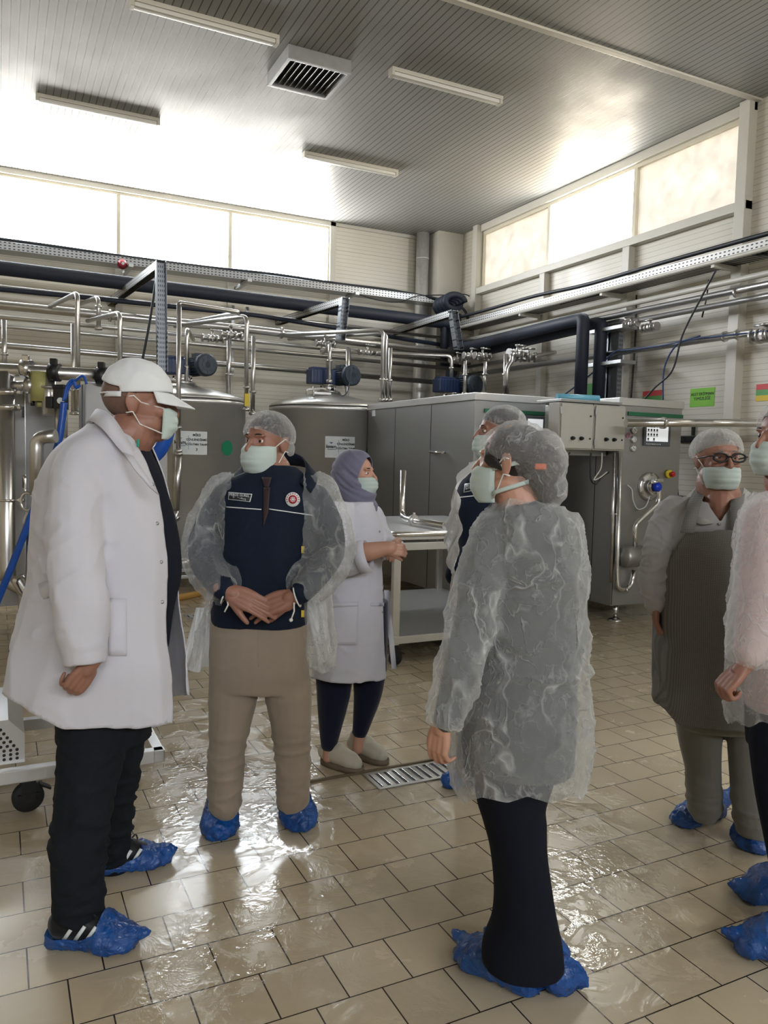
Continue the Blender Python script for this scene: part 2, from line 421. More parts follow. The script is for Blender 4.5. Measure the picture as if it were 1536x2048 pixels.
tn = 0
def trim(x0, x1, y0, y1, z0, z1, mat='white_paint', bev=.006):
    global tn; tn += 1
    bm = NB(); box(bm, x0, x1, y0, y1, z0, z1, bev); return struct('trim_%d' % tn, bm, M[mat])
for y in (5.47, 10.22): trim(WX1-.11, WX1, y-.06, y+.06, 0, H)          # full height posts
for y in (7.02, 8.57): trim(WX1-.09, WX1, y-.055, y+.055, 0, 4.0)
trim(WX1-.1, WX1, 5.41, 10.28, 3.97, 4.06)                               # beam under the right windows
trim(WX1-.05, WX1, 5.41, 10.28, 4.9, H)
trim(4.53, 4.62, WY1-.05, WY1, 0, H, bev=.004)                           # end frame of back windows
trim(-3.1, 4.62, WY1-.05, WY1, 4.93, H)
trim(-3.1, 4.62, WY1-.04, WY1, 4.02, 4.07)
trim(1.44, 1.54, WY1-.06, WY1, 0, 4.03); trim(2.97, 3.06, WY1-.06, WY1, 0, 4.03)
trim(3.0, WX1, 5.36, 5.42, H-.02, H); trim(-6, 3.0, 5.36, 5.42, H-.02, H)   # ceiling joint strip
trim(6.16, WX1, 10.72, WY1, 0, H)                                        # boxed corner column
trim(4.62, 6.16, WY1-.03, WY1, H-.05, H)

# ================================================================ equipment
EX, EY, EZ = Vector((1, 0, 0)), Vector((0, 1, 0)), Vector((0, 0, 1))

# ---- ceiling lights
def light_bar(x0, x1, y, label):
    t = thing('fluorescent_light', ((x0+x1)/2, y, H-.05), label, 'ceiling light', 'tube lights on the ceiling')
    bm = NB(); box(bm, x0, x1, y-.045, y+.045, H-.035, H, .006); meshobj('housing', bm, M['white_paint'], t)
    bm = NB(); box(bm, x0+.03, x1-.03, y-.035, y+.035, H-.07, H-.035, .014); meshobj('diffuser', bm, M['lamp'], t, smooth='auto')
    for a, b in ((x0, x0+.03), (x1-.03, x1)):
        bm = NB(); box(bm, a, b, y-.04, y+.04, H-.072, H-.03, .006); meshobj('end_cap', bm, M['white_paint'], t)
light_bar(.38, 1.58, 8.75, 'unlit tube light on the ceiling nearest the bright left windows')
light_bar(3.22, 4.42, 6.57, 'unlit tube light on the ceiling right of the square vent')
light_bar(3.22, 4.44, 8.81, 'far unlit tube light on the ceiling between the vent and the corner column')
light_bar(.96, 2.16, 6.57, 'unlit tube light cut off by the top edge, left of the square vent')

# ---- ceiling vent
t = thing('ceiling_vent', (2.56, 6.9, H-.1), 'square grey ceiling vent with slanted slats hanging below the ceiling', 'vent')
vx0, vx1, vy0, vy1 = 2.27, 2.86, 6.62, 7.2
bm = NB()
for a in ((vx0, vx1, vy0, vy0+.03), (vx0, vx1, vy1-.03, vy1), (vx0, vx0+.03, vy0+.03, vy1-.03), (vx1-.03, vx1, vy0+.03, vy1-.03)): box(bm, *a, H-.12, H, .004)
meshobj('frame', bm, M['galv'], t)
bm = NB(); box(bm, vx0+.02, vx1-.02, vy0+.02, vy1-.02, H-.02, H-.005); meshobj('back_plate', bm, M['screen_frame'], t)
for i in range(10):
    x = vx0+.06+i*(vx1-vx0-.11)/9.; bm = NB()
    ex = Vector((cos(.75), 0, sin(.75))); ez = Vector((-sin(.75), 0, cos(.75)))
    obox(bm, Vector((x, (vy0+vy1)/2, H-.075)), ex, EY, ez, .06, vy1-vy0-.06, .004); meshobj('slat', bm, M['galv'], t)

# ---- foil duct by the column
bm = NB(); cyl(bm, (6.03, 11.0, 0), (6.03, 11.0, H), .1, n=28)
for z in (1.2, 2.4, 3.6, 4.6): cyl(bm, (6.03, 11.0, z), (6.03, 11.0, z+.02), .104, n=28)
tag(meshobj('foil_duct', bm, M['foil'], None), 'silver foil wrapped vertical duct beside the white corner column', 'duct')

# ---- mixing tanks in a row along the back wall
def arc_plate(cx, cy, r, a_c, w, z0, z1, t=.003, n=10, mi=0):
    """curved plate on a cylinder; a_c centre angle, w width in metres"""
    bm = NB(); da = w/r/2
    for s in (0,):
        vs = []
        for i in range(n+1):
            A = a_c-da+2*da*i/n
            vs.append([bm.verts.new((cx+rr*cos(A), cy+rr*sin(A), z)) for rr, z in ((r, z0), (r+t, z0), (r+t, z1), (r, z1))])
        for i in range(n):
            for k in range(4):
                j = (k+1) % 4; bm.faces.new((vs[i][k], vs[i+1][k], vs[i+1][j], vs[i][j]))
        bm.faces.new(vs[0]); bm.faces.new(vs[-1][::-1])
    return bm
def tank(cx, cy, label, no, name_side=0.0, sign=True):
    R_ = .72; t = thing('mixing_tank', (cx, cy, 0), label, 'tank', 'round steel tanks in a row')
    bm = NB(); lathe(bm, (cx, cy, 0), [(.0, .3), (R_-.05, .3), (R_, .36), (R_, 2.02), (R_+.012, 2.03), (R_+.012, 2.07), (R_, 2.08)], 64)
    sh = meshobj('shell', bm, M['steel'], t)
    bm = NB(); lathe(bm, (cx, cy, 0), [(R_+.014, 2.082), (R_+.014, 2.1), (R_-.03, 2.13), (.45, 2.2), (.17, 2.262), (.16, 2.28), (.0, 2.28)], 64)
    meshobj('lid', bm, M['steel_h'], t)
    for k in range(4):
        A = pi/4+k*pi/2; bm = NB(); x, y = cx+.55*cos(A), cy+.55*sin(A)
        cyl(bm, (x, y, .03), (x, y, .33), .03); lathe(bm, (x, y, 0), [(.06, 0), (.06, .02), (.03, .04)], 16); meshobj('leg', bm, M['pipe'], t)
    # hinge bracket on the lid and manhole clamps
    bm = NB(); obox(bm, Vector((cx-.2, cy-.32, 2.24)), EX, EY, EZ, .22, .03, .03, .005); cyl(bm, (cx-.32, cy-.33, 2.2), (cx-.32, cy-.33, 2.32), .012); sweep(bm, roundpath([(cx-.4, cy-.33, 2.2), (cx-.42, cy-.34, 2.27), (cx-.22, cy-.34, 2.3), (cx-.1, cy-.3, 2.28)], .05), .012, 8)
    meshobj('lid_hinge', bm, M['pipe'], t)
    # agitator drive: flange, gearbox, motor with fan cowl
    bm = NB(); lathe(bm, (cx, cy, 0), [(.15, 2.28), (.15, 2.3), (.08, 2.305), (.08, 2.36), (.11, 2.37), (.11, 2.38)], 28)
    for k in range(4): A = k*pi/2+.4; cyl(bm, (cx+.12*cos(A), cy+.12*sin(A), 2.3), (cx+.12*cos(A), cy+.12*sin(A), 2.36), .012, n=8)
    meshobj('drive_flange', bm, M['chrome'], t)
    bm = NB(); box(bm, cx-.26, cx+.07, cy-.1, cy+.1, 2.38, 2.56, .02); box(bm, cx-.24, cx+.0, cy-.08, cy+.08, 2.56, 2.585, .01)
    for k in range(6): box(bm, cx-.23+k*.045, cx-.215+k*.045, cy-.108, cy+.108, 2.39, 2.55, .003)
    meshobj('gearbox', bm, M['motor_blue'], t)
    f = Vector((.25, -.97, 0)).normalized(); s0 = Vector((cx+.13, cy+.1, 2.49))
    bm = NB(); cyl(bm, s0, s0+f*.3, .1, n=24)
    a, b, _ = frame_of(f)
    for k in range(20):
        A = 2*pi*k/20; d = a*cos(A)+b*sin(A); obox(bm, s0+f*.15+d*.105, d, f, d.cross(f), .02, .28, .006)
    obox(bm, s0+f*.14+EZ*.12, f.cross(EZ), f, EZ, .1, .12, .05, .008); meshobj('motor', bm, M['motor_grey'], t)
    bm = NB(); e0 = s0+f*.3; cyl(bm, e0, e0+f*.07, .128, .128, 28); cyl(bm, e0+f*.07, e0+f*.085, .128, .105, 28)
    for k in range(8):
        A = 2*pi*k/8; d = a*cos(A)+b*sin(A); obox(bm, e0+f*.087+d*.06, d, f, d.cross(f), .08, .006, .006)
    for rr in (.035, .07):
        cyl(bm, e0+f*.084, e0+f*.09, rr, rr, 20)
    meshobj('fan_cover', bm, M['motor_grey'], t)
    # view-facing labels (paper plate, round green sticker, arrow sticker)
    if sign:
        a0 = math.atan2(-cy, -cx)+name_side
        pl = meshobj('name_plate', arc_plate(cx, cy, R_, a0, .36, 1.47, 1.72), M['white'], t)
        nrm = Vector((cos(a0), sin(a0), 0)); ex = Vector((-sin(a0), cos(a0), 0)); p = Vector((cx, cy, 0))+nrm*(R_+.0045)
        for s, z, sz in (('NO:1' if False else '%s' % 'NO:1'.replace('NO:1', 'NO 1') if False else 'MİKS', 1.68, .036), ('DİNLENDİRME', 1.63, .032), ('SOĞUTMA TANKI', 1.58, .030), (no, 1.525, .04)):
            text_mesh('lettering', s, sz, p+ex*.065+EZ*z, ex, EZ, M['ink'], pl, bold=.0008)
        text_mesh('lettering', 'kıvam', .052, p-ex*.11+EZ*1.6, ex, EZ, M['ink'], pl, bold=.0012)
        text_mesh('lettering', 'Dondurma', .022, p-ex*.105+EZ*1.567, ex, EZ, M['ink_blue'], pl)
        bm = NB(); obox(bm, p-ex*.022+EZ*1.6, ex, nrm, EZ, .003, .002, .15)
        for w_, z in ((.04, 1.648), (.022, 1.641), (.008, 1.634)): obox(bm, p-ex*.11+EZ*z, ex, nrm, EZ, w_, .002, .004)
        meshobj('logo_mark', bm, M['ink_blue'], pl)
        g = a0+.62
        bm = NB(); nn = 28; c = bm.verts.new((cx+(R_+.003)*cos(g), cy+(R_+.003)*sin(g), 1.55)); rv = []
        for k in range(nn):
            A = 2*pi*k/nn; gg = g+.085*cos(A)/R_; rv.append(bm.verts.new((cx+(R_+.003)*cos(gg), cy+(R_+.003)*sin(gg), 1.55+.085*sin(A))))
        for k in range(nn): bm.faces.new((c, rv[k], rv[(k+1) % nn]))
        meshobj('green_sticker', bm, M['green'], t)
    return t
tank(1.93, 9.2, 'steel tank behind the man in the white cap, with name plate and green dot', '3', .12)
tank(3.74, 9.2, 'steel tank between the man in the navy vest and the big steel cabinet', '2', .22)
tank(5.56, 9.2, 'rearmost tank hidden behind the steel cabinet, only its blue and grey motor showing', '1', 0, False)
# yellow arrow sticker and outlet pipe on the first tank
a0 = math.atan2(-9.2, -1.93)-.1
q = Vector((1.93+.724*cos(a0), 9.2+.724*sin(a0), .46)); ex = Vector((-sin(a0), cos(a0), 0)); nr = Vector((cos(a0), sin(a0), 0))
bm = NB(); pts = [(-.03, .0), (-.03, -.1), (-.045, -.1), (0, -.17), (.045, -.1), (.03, -.1), (.03, 0)]
bm.faces.new([bm.verts.new(q+ex*a+EZ*b+nr*.002) for a, b in pts])
o = tag(meshobj('arrow_sticker', bm, M['yellow'], None), 'small yellow arrow sticker pointing down on the steel tank behind the capped man', 'sticker')
for s in (.012, -.012):
    text_mesh('lettering', '- - -', .03, q+ex*s+nr*.004-EZ*.055, -EZ, ex, M['ink'], o)
bm = NB(); f0 = ony(357, 905, 8.42); b0 = ony(352, 1020, 8.42)
cyl(bm, f0, b0, .038, n=18); sweep(bm, roundpath([b0, b0-EZ*.08, b0-EZ*.1+EX*.02+EY*-.02], .03), .03, 12); cyl(bm, f0, f0-EZ*.03, .046, n=18)
tag(meshobj('fill_pipe', bm, M['pipe'], None), 'short thick steel pipe standing in front of the tank with the green dot', 'pipe')
# low platform and parts under the first tank
for (y0, y1, py) in ((1117, 1126, 0), (1134, 1142, 0)):
    pass
t = thing('low_steel_platform', (1.9, 8.2, 0), 'low pale steel platform with rails under the tank behind the capped man', 'platform')
for z in (.2, .27, .36):
    bm = NB(); box(bm, 1.2, 2.75, 8.15, 8.25, z-.022, z+.012, .005); meshobj('rail', bm, M['steel_h'], t)
for x in (1.25, 1.95, 2.7):
    bm = NB(); box(bm, x-.02, x+.02, 8.17, 8.23, 0, .36, .004); meshobj('post', bm, M['pipe'], t)
bm = NB(); cyl(bm, ony(330, 1128, 8.05), ony(395, 1124, 8.05), .05, n=18); tag(meshobj('outlet_pipe', bm, M['pipe'], None), 'thick dull outlet pipe lying under the tank, seen between two standing men', 'pipe')
bm = NB(); p = ony(366, 1103, 8.0); cyl(bm, p-EX*.08, p+EX*.1, .006, n=8); bmesh.ops.create_uvsphere(bm, u_segments=12, v_segments=8, radius=.016, matrix=Matrix.Translation(p+EX*.11)); obox(bm, p-EX*.08-EZ*.05, EX, EY, EZ, .06, .06, .1, .015)
tag(meshobj('butterfly_valve', bm, M['black'], None), 'small valve with a black ball lever under the tank, between two standing men', 'valve')
bm = NB(); P_ = [onz(x, y, .03) for x, y in ((250, 1198), (300, 1200), (345, 1196), (385, 1190), (420, 1178), (450, 1160))]
sweep(bm, [Vector(v) for v in catmull([tuple(p) for p in P_], 6)], .035, 12)
tag(meshobj('orange_hose', bm, M['beige_hose'], None), 'orange hose lying on the floor behind the two men at left', 'hose')

# ---- process pipework
NPIPE = 0
def ppipe(pts, r, label, mat='pipe', cat='pipe', name='process_pipe', bend=None, clamps=(), group='stainless process pipes'):
    bm = NB(); pipe(bm, pts, r, bend)
    for c, d in clamps:
        c = Vector(c); d = Vector(d).normalized(); cyl(bm, c-d*.014, c+d*.014, r*1.45, n=18)
        a, b, _ = frame_of(d); obox(bm, c+a*r*1.5, a, b, d, r*.8, r*.5, .02)
    return tag(meshobj(name, bm, M[mat], None), label, cat, group)
XB0 = -3.5
# long runs along the back wall
ppipe([(XB0, 10.3, 3.61), (2.4, 10.3, 3.56), (6.05, 10.3, 3.52), (6.3, 10.3, 3.5)], .085, 'thick black insulated pipe running below the bright windows', 'foam', name='insulated_pipe', bend=.3, group=None)
ppipe([(XB0, 10.5, 3.42), (3.0, 10.5, 3.38), (6.2, 10.5, 3.33)], .026, 'thin steel pipe running just under the thick black insulated pipe')
ppipe([(XB0, 10.4, 3.32), (.9, 10.4, 3.36), (3.2, 10.4, 3.36), (6.2, 10.4, 3.2)], .03, 'thin dark bluish pipe crossing behind the perforated hanger posts', 'foam')
ppipe([(XB0, 9.75, 3.07), (3.0, 9.75, 3.06), (6.45, 9.75, 2.98)], .05, 'thickest steel pipe of the rack above the round tanks', clamps=(((1.2, 9.75, 3.065), EX), ((3.3, 9.75, 3.055), EX)))
ppipe([(XB0, 9.95, 2.98), (3.0, 9.95, 2.95), (6.3, 9.95, 2.9)], .028, 'steel pipe just below the thickest pipe of the rack')
ppipe([(XB0, 10.1, 2.9), (1.5, 10.1, 2.88), (6.3, 10.1, 2.82)], .028, 'steel pipe third from the top of the rack above the tanks')
ppipe([(XB0, 10.25, 2.72), (6.3, 10.25, 2.62)], .036, 'lowest long steel pipe on the back wall, crossing behind the motors')
# goosenecks: rise from a tank, bend and go back to the rack
def neck(px, ytop, ybot, Y, back, label, r=.025, fl=True, back_dz=0):
    a = ony(px, ybot, Y); b = ony(px, ytop, Y); b.z = b.z; a = Vector((b.x, Y, a.z))
    pts = [a, b] if back is None else [a, b, Vector((b.x+back[0], back[1], b.z+back_dz))]
    bm = NB(); pipe(bm, pts, r, .09)
    if fl:
        lathe(bm, a, [(r*1.7, 0), (r*1.7, .03), (r, .035)], 16)
        cyl(bm, (b.x, Y, a.z+.25), (b.x, Y, a.z+.275), r*1.5, n=16)
    return tag(meshobj('riser_pipe', bm, M['pipe'], None), label, 'pipe', 'vertical riser pipes')
neck(155, 586, 830, 8.7, (-.28, 10.1), 'tall riser bending back at its top, left of the capped head, behind the shorter one')
neck(146, 648, 830, 9.0, None, 'short straight riser just left of the tallest left riser')
neck(240, 625, 790, 8.9, (-.25, 9.7), 'riser bending left at its top, directly above the white cap')
neck(197, 594, 660, 9.6, (-.15, 10.2), 'short bent riser between the two risers left of the cap')
neck(8, 640, 760, 9.0, None, 'riser at the left edge of the picture')
neck(358, 606, 905, 8.42, None, 'riser with a square turn standing in front of the tank motor')
bm = NB(); p0 = ony(358, 606, 8.42); p1 = ony(480, 625, 8.7); pipe(bm, [p0-EZ*.02, p0+EX*.01, p1, Vector((p1.x-.35, 9.75, p1.z))], .025, .08)
tag(meshobj('crossover_pipe', bm, M['pipe'], None), 'crossover pipe from the front riser across the first tank', 'pipe')
neck(374, 658, 780, 9.1, (.25, 9.9), 'riser directly behind the front riser, by the dark motor')
neck(458, 672, 795, 9.0, None, 'riser with a flange at the right rim of the first tank')
neck(494, 632, 822, 8.6, (-.55, 9.8), 'bent riser with a yellow tag, right of the first tank')
neck(507, 672, 830, 8.8, None, 'straight riser right beside the one with the yellow tag')
bm = NB(); p = ony(494, 800, 8.57); obox(bm, p, EX, EY, EZ, .056, .01, .14); tag(meshobj('yellow_tag', bm, M['yellow'], None), 'yellow tag wrapped round the riser above the hairnet of the man in navy', 'tag')
neck(660, 690, 765, 9.0, (.22, 9.8), 'riser bending right above the blue gearbox')
neck(696, 695, 815, 9.1, None, 'riser with a hanging cable right of the second motor')
neck(767, 660, 803, 8.6, (-.95, 9.75), 'left pipe of the three close risers above the steel cabinet')
neck(773, 666, 803, 8.75, (-.85, 9.95), 'middle pipe of the three close risers above the steel cabinet')
neck(781, 696, 803, 8.9, None, 'right pipe of the three close risers above the steel cabinet')
neck(904, 712, 775, 9.3, (-1.7, 9.9), 'riser bending left above the third motor')
neck(931, 722, 790, 8.9, None, 'riser with a flange above the corner of the steel cabinet')
neck(971, 724, 790, 8.6, None, 'riser right of the one above the cabinet corner')
neck(1012, 708, 795, 7.6, None, 'riser left of the two crooked pipes above the cabinet front')
bm = NB(); pts = [ony(x, y, 7.5) for x, y in ((1013, 790), (1014, 735), (1024, 722), (1024, 708))]; pipe(bm, pts, .028, .07); bm2 = bm
tag(meshobj('crooked_riser', bm, M['pipe'], None), 'crooked riser with a bend below its top, above the cabinet front', 'pipe')
# valve clusters
def valve(p, d, r, label, s=1.0):
    p = Vector(p); d = Vector(d).normalized(); a, b, _ = frame_of(d); bm = NB()
    cyl(bm, p-d*.12*s, p+d*.12*s, r, n=16)
    for k in (-.12, -.05, .05, .12): cyl(bm, p+d*(k-.01)*s, p+d*(k+.01)*s, r*1.6, n=16)
    bmesh.ops.create_uvsphere(bm, u_segments=14, v_segments=10, radius=r*1.5, matrix=Matrix.Translation(p))
    cyl(bm, p, p+EZ*.09*s, r*.45, n=10); cyl(bm, p+EZ*.09*s, p+EZ*.11*s+a*.0, r*.9, n=12); cyl(bm, p+EZ*.1*s, p+EZ*.1*s+d*.12*s, r*.3, n=8)
    return tag(meshobj('pipe_valve', bm, M['pipe'], None), label, 'valve', 'valves on the process pipes')
valve(ony(425, 677, 9.3), EX, .028, 'valve on the pipe rack above the right side of the first tank')
valve(ony(462, 670, 9.0), EX, .028, 'valve on top of the flanged riser by the first tank')
valve(ony(650, 688, 9.4), EX, .028, 'valve on the rack left above the second motor')
valve(ony(735, 705, 9.6), EX, .026, 'valve on the low pipe left of the three close risers')
valve(ony(943, 712, 9.2), EX, .03, 'valve where the thick pipe ends near the corner')
valve(ony(965, 712, 8.8), EX, .03, 'valve next to the corner, right of the thick pipe end')
valve(ony(1035, 708, 7.6), EX, .035, 'valve at the top of the crooked riser')
valve(ony(1050, 714, 7.8), (1, -.4, 0), .04, 'larger valve right behind the crooked riser top')
valve(ony(735, 498, 10.9) if False else ony(915, 720, 9.6), EX, .03, 'valve above the third motor')

# ---- hanger brackets of perforated channel
def bracket(x0, y0, x1, y1, z, zb, xb, label):
    t = thing('hanger_bracket', (x1, y1, z), label, 'bracket', 'perforated hanger brackets')
    d = Vector((x1-x0, y1-y0, 0)); L = d.length; d.normalize(); s = d.cross(EZ)
    bm = NB(); c = Vector(((x0+x1)/2, (y0+y1)/2, z))
    obox(bm, c+EZ*.04, d, s, EZ, L, .09, .006); obox(bm, c+s*.045, d, s, EZ, L, .005, .085); obox(bm, c-s*.045, d, s, EZ, L, .005, .085)
    meshobj('arm', bm, M['tray_y'], t)
    p, q = Vector((x1, y1, z+.04)), Vector((xb, y1, zb)); e = (q-p); L = e.length; e.normalize(); c = (p+q)/2
    bm = NB(); obox(bm, c+EY*.04, EX, EY, e, .1, .006, L); obox(bm, c+EX*.05, EX, EY, e, .006, .09, L); obox(bm, c-EX*.05, EX, EY, e, .006, .09, L)
    meshobj('hanging_post', bm, M['strut'], t)
bracket(1.39, WY1, 1.58, 8.66, 3.47, 2.35, 1.60, 'nearest perforated hanger bracket, above the white cap, reaching down to the motor')
bracket(3.74, WY1, 3.95, 9.21, 3.44, 2.95, 3.9, 'middle perforated hanger bracket, above the second blue gearbox')
bracket(5.49, WY1, 5.41, 9.0, 3.40, 2.94, 5.52, 'right perforated hanger bracket, before the dark pipes of the corner')

# wall posts behind the pipes
for x in (2.9, 3.1): 
    bm = NB(); box(bm, x-.02, x+.02, 10.6, 10.64, 2.55 if x < 3 else 2.7, 3.5, .004); box(bm, x-.02, x+.02, 10.6, WY1, 3.3, 3.34)
    tag(meshobj('pipe_support', bm, M['galv'], None), 'short upright pipe support %s of the pair right of the first tank' % ('left' if x < 3 else 'right'), 'support')

# ---- perforated cable trays with cables
t = thing('cable_tray', (0, 10.75, 3.9), 'long perforated cable tray under the bright windows of the back wall', 'cable tray')
bm = NB(); box(bm, XB0, 6.5, 10.62, 10.626, 3.87, 3.96); box(bm, XB0, 6.5, 10.62, 10.9, 3.866, 3.87); meshobj('tray', bm, M['tray_x'], t)
for x in (1.55, 3.1, 4.7):
    bm = NB(); box(bm, x-.03, x+.03, 10.5, WY1, 3.82, 3.862, .004); meshobj('tray_arm', bm, M['galv'], t)
t = thing('cable_tray', (6.4, 8, 3.5), 'perforated cable tray running along the right wall to the corner', 'cable tray')
bm = NB(); box(bm, 6.2, 6.206, -2, 10.6, 3.44, 3.53); box(bm, 6.2, 6.5, -2, 10.6, 3.436, 3.44); meshobj('tray', bm, M['tray_y'], t)
bm = NB(); cyl(bm, (6.17, -2, 3.43), (6.17, 10.6, 3.43), .022, n=10); meshobj('edge_pipe', bm, M['white_paint'], t)
for y in (5.47, 7.02, 8.57, 10.22):
    bm = NB(); box(bm, 6.17, 6.5, y-.02, y+.02, 3.38, 3.425, .004); meshobj('tray_arm', bm, M['white_paint'], t)
def cable(P, r, label, mat='cable', group=None, name='cable', sub=8):
    bm = NB(); sweep(bm, [Vector(v) for v in catmull([tuple(p) for p in P], sub)], r, 8)
    return tag(meshobj(name, bm, M[mat], None), label, 'cable', group)
rnd = random.Random(3)
for i, lab in enumerate(('uppermost black cable bulging out of the tray below the back windows', 'black cable lying low in the back wall tray, sagging towards the corner', 'loose black cable lying behind the others in the back wall tray')):
    cable([(XB0+k*1.0, 10.7+.05*i, 3.955+.025*rnd.random()+(.03 if i == 0 else 0)) for k in range(0, 10)]+[(6.4, 10.5, 3.85), (6.5, 10.3, 3.55), (6.45, 10.0, 3.5)], .02, lab)
for i, lab in enumerate(('uppermost black cable on the right wall tray', 'black cable in the right wall tray nearest the wall', 'thin black cable wavering along the outer edge of the right wall tray')):
    cable([(6.26+.07*i+.02*rnd.random(), 10.4-k*1.0, 3.53+.04*rnd.random()+(.05 if i == 0 else 0)) for k in range(0, 12)], .024-.005*i, lab)
cable([onx(x, y, 6.3) for x, y in ((1120, 608), (1150, 600), (1210, 585), (1300, 545), (1380, 520), (1460, 512), (1536, 508))], .013, 'black cable arching above the tray on the right wall towards the right edge')
cable([ony(x, y, 10.5) for x, y in ((720, 590), (760, 601), (800, 604), (835, 592), (900, 590), (935, 590), (942, 610), (948, 640))], .008, 'thin cable hanging in a loop below the back wall tray near the foil duct')
cable([ony(x, y, 8.9) for x, y in ((312, 560), (300, 640), (285, 720), (280, 755))], .014, 'slack black cable beside the nearest hanger post')
cable([ony(x, y, 8.7) for x, y in ((700, 697), (702, 740), (696, 780), (685, 792), (676, 785))], .006, 'thin cable looping down to the second motor', 'motor_grey')
cable([onx(x, y, 5.9) for x, y in ((1432, 540), (1400, 600), (1365, 670), (1345, 740), (1310, 775), (1285, 803))], .009, 'thin dark blue cable sloping from the tray down to the right machine')
cable([onx(x, y, 6.2) for x, y in ((1536, 662), (1440, 672), (1370, 682), (1345, 700), (1328, 740), (1326, 800))], .009, 'blue cable running along the right wall pipe then dropping to the machine', 'blue_cable')
cable([onx(x, y, 6.15) for x, y in ((1400, 672), (1330, 690), (1255, 700), (1228, 705), (1180, 750), (1112, 802))], .009, 'blue cable slanting left from the hanger post to the control boxes', 'blue_cable')
# alarm bell
t = thing('alarm_bell', tuple(ony(245, 528, 10.55)), 'small red alarm bell on the cable tray between the windows', 'alarm bell')
bm = NB(); p = ony(245, 528, 10.55); cyl(bm, p+EY*.05, p, .06, .06, 24); cyl(bm, p, p-EY*.03, .06, .02, 24); meshobj('bell', bm, simple('alarm_red', srgb(176, 50, 70), .35), t)
bm = NB(); cyl(bm, p-EY*.03, p-EY*.045, .018, n=12); meshobj('hub', bm, M['white'], t)

# ---- dark pipes dropping in the corner, coil of insulated hose
ppipe([(6.2, 10.3, 3.5), (6.2, 10.3, 2.5), (6.2, 10.3, 1.8)], .09, 'black insulated pipe dropping in the corner behind the right hanger bracket', 'foam', name='insulated_pipe', group=None)
bm = NB(); c = ony(893, 612, 10.3)
for k in range(4):
    sweep(bm, [c+Vector((.15*cos(a)+.03*k, -.04*k+.02*a, .10*sin(a)+.02*k)) for a in [i*2*pi/24 for i in range(25)]], .05, 12)
for k in range(3): cyl(bm, c+Vector((-.05+.13*k, 0, -.1)), c+Vector((-.02+.13*k, 0, -.9)), .05)
tag(meshobj('insulated_coil', bm, M['foam'], None), 'dark coil of insulated hose at the corner, left of the right wall', 'hose')
ppipe([(6.0, 10.0, 3.07), (6.0, 7.15, 3.12), (5.96, 7.05, 3.1), (5.96, 7.05, 2.0)], .072, 'black insulated pipe running out of the corner and dropping behind the cabinet front', 'foam', name='insulated_pipe', bend=.14, group=None)
ppipe([(6.16, 10.0, 3.0), (6.16, 7.05, 3.07), (6.16, 6.98, 3.05), (6.16, 6.98, 2.0)], .072, 'second black insulated drop pipe, right of its twin', 'foam', name='insulated_pipe', bend=.14, group=None)

# ---- right wall pipes
ppipe([(6.35, 10.4, 3.27), (6.35, -2, 3.24)], .03, 'greenish grey pipe just below the right wall cable tray', 'white_paint', group=None)
ppipe([(6.2, 7.9, 3.13), (6.2, -2, 3.09)], .032, 'upper of the two bright steel pipes on the right wall', clamps=(((6.2, 5.2, 3.1), EY),))
ppipe([(6.28, 7.9, 3.05), (6.28, -2, 3.0)], .03, 'lower of the two bright steel pipes on the right wall')
ppipe([(6.25, 10.2, 2.72), (6.25, -2, 2.72)], .034, 'long steel pipe at mid height on the right wall, behind the blue cables', clamps=(((6.25, 5.2, 2.72), EY), ((6.25, 5.35, 2.72), EY)))
ppipe([(6.33, 10.2, 2.86), (6.33, 8.0, 2.86)], .026, 'short steel pipe in the right corner above the long one')
valve(onx(1300, 655, 6.24), EY, .03, 'valve with a down branch hanging below the right wall pipes', .8)
valve(onx(1262, 648, 6.24), EY, .026, 'smaller valve hanging just right of the wall post', .8)
valve(onx(1530, 671, 6.25), EY, .045, 'big coupling on the right wall pipe at the right edge')
t = thing('pipe_hanger', (6.2, 6.9, 2.4), 'upright of perforated channels holding the right wall pipes, behind the machine', 'pipe hanger')
for (x0, x1) in ((1207, 1219), (1222, 1236)):
    a = onx(x0, 655, 6.3); b = onx(x1, 800, 6.3); bm = NB(); box(bm, 6.27, 6.34, b.y, a.y, 1.9, 3.1); meshobj('upright', bm, M['strut'], t)
for z in (3.06, 2.68):
    bm = NB(); box(bm, 6.12, 6.34, 6.6, 7.15, z-.1, z-.06, .004); meshobj('crossbar', bm, M['galv'], t)

# ---- big steel cabinet (left) and table in front
t = thing('steel_cabinet', (4.4, 7.3, 0), 'large dull steel cabinet with a bright top rim, left of the control boxes', 'steel cabinet')
X0, X1, Y0, Y1, ZT = 3.96, 4.86, 6.14, 8.46, 2.11
bm = NB(); box(bm, X0, X1, Y0, Y1, .15, ZT-.07, .004); meshobj('body', bm, M['steel_dark'], t)
bm = NB(); box(bm, X0-.012, X1+.01, Y0-.012, Y1+.01, ZT-.07, ZT, .006); meshobj('top_rim', bm, M['steel_h'], t)
for y in (6.95, 7.75):
    bm = NB(); box(bm, X0-.002, X0+.01, y-.003, y+.003, .16, ZT-.08); meshobj('panel_seam', bm, M['black'], t)
bm = NB(); box(bm, X0+.1, X1, Y0-.016, Y0, 1.93, 1.965); meshobj('stripe', bm, M['green_stripe'], t)
bm = NB(); p = ony(1068, 838, Y0-.01); box(bm, p.x-.13, p.x+.13, Y0-.02, Y0, p.z-.14, p.z+.03, .006); meshobj('control_panel', bm, M['screen_frame'], t)
bm = NB(); box(bm, p.x-.08, p.x+.1, Y0-.023, Y0-.02, p.z-.11, p.z+.0); meshobj('display', bm, M['screen'], t)
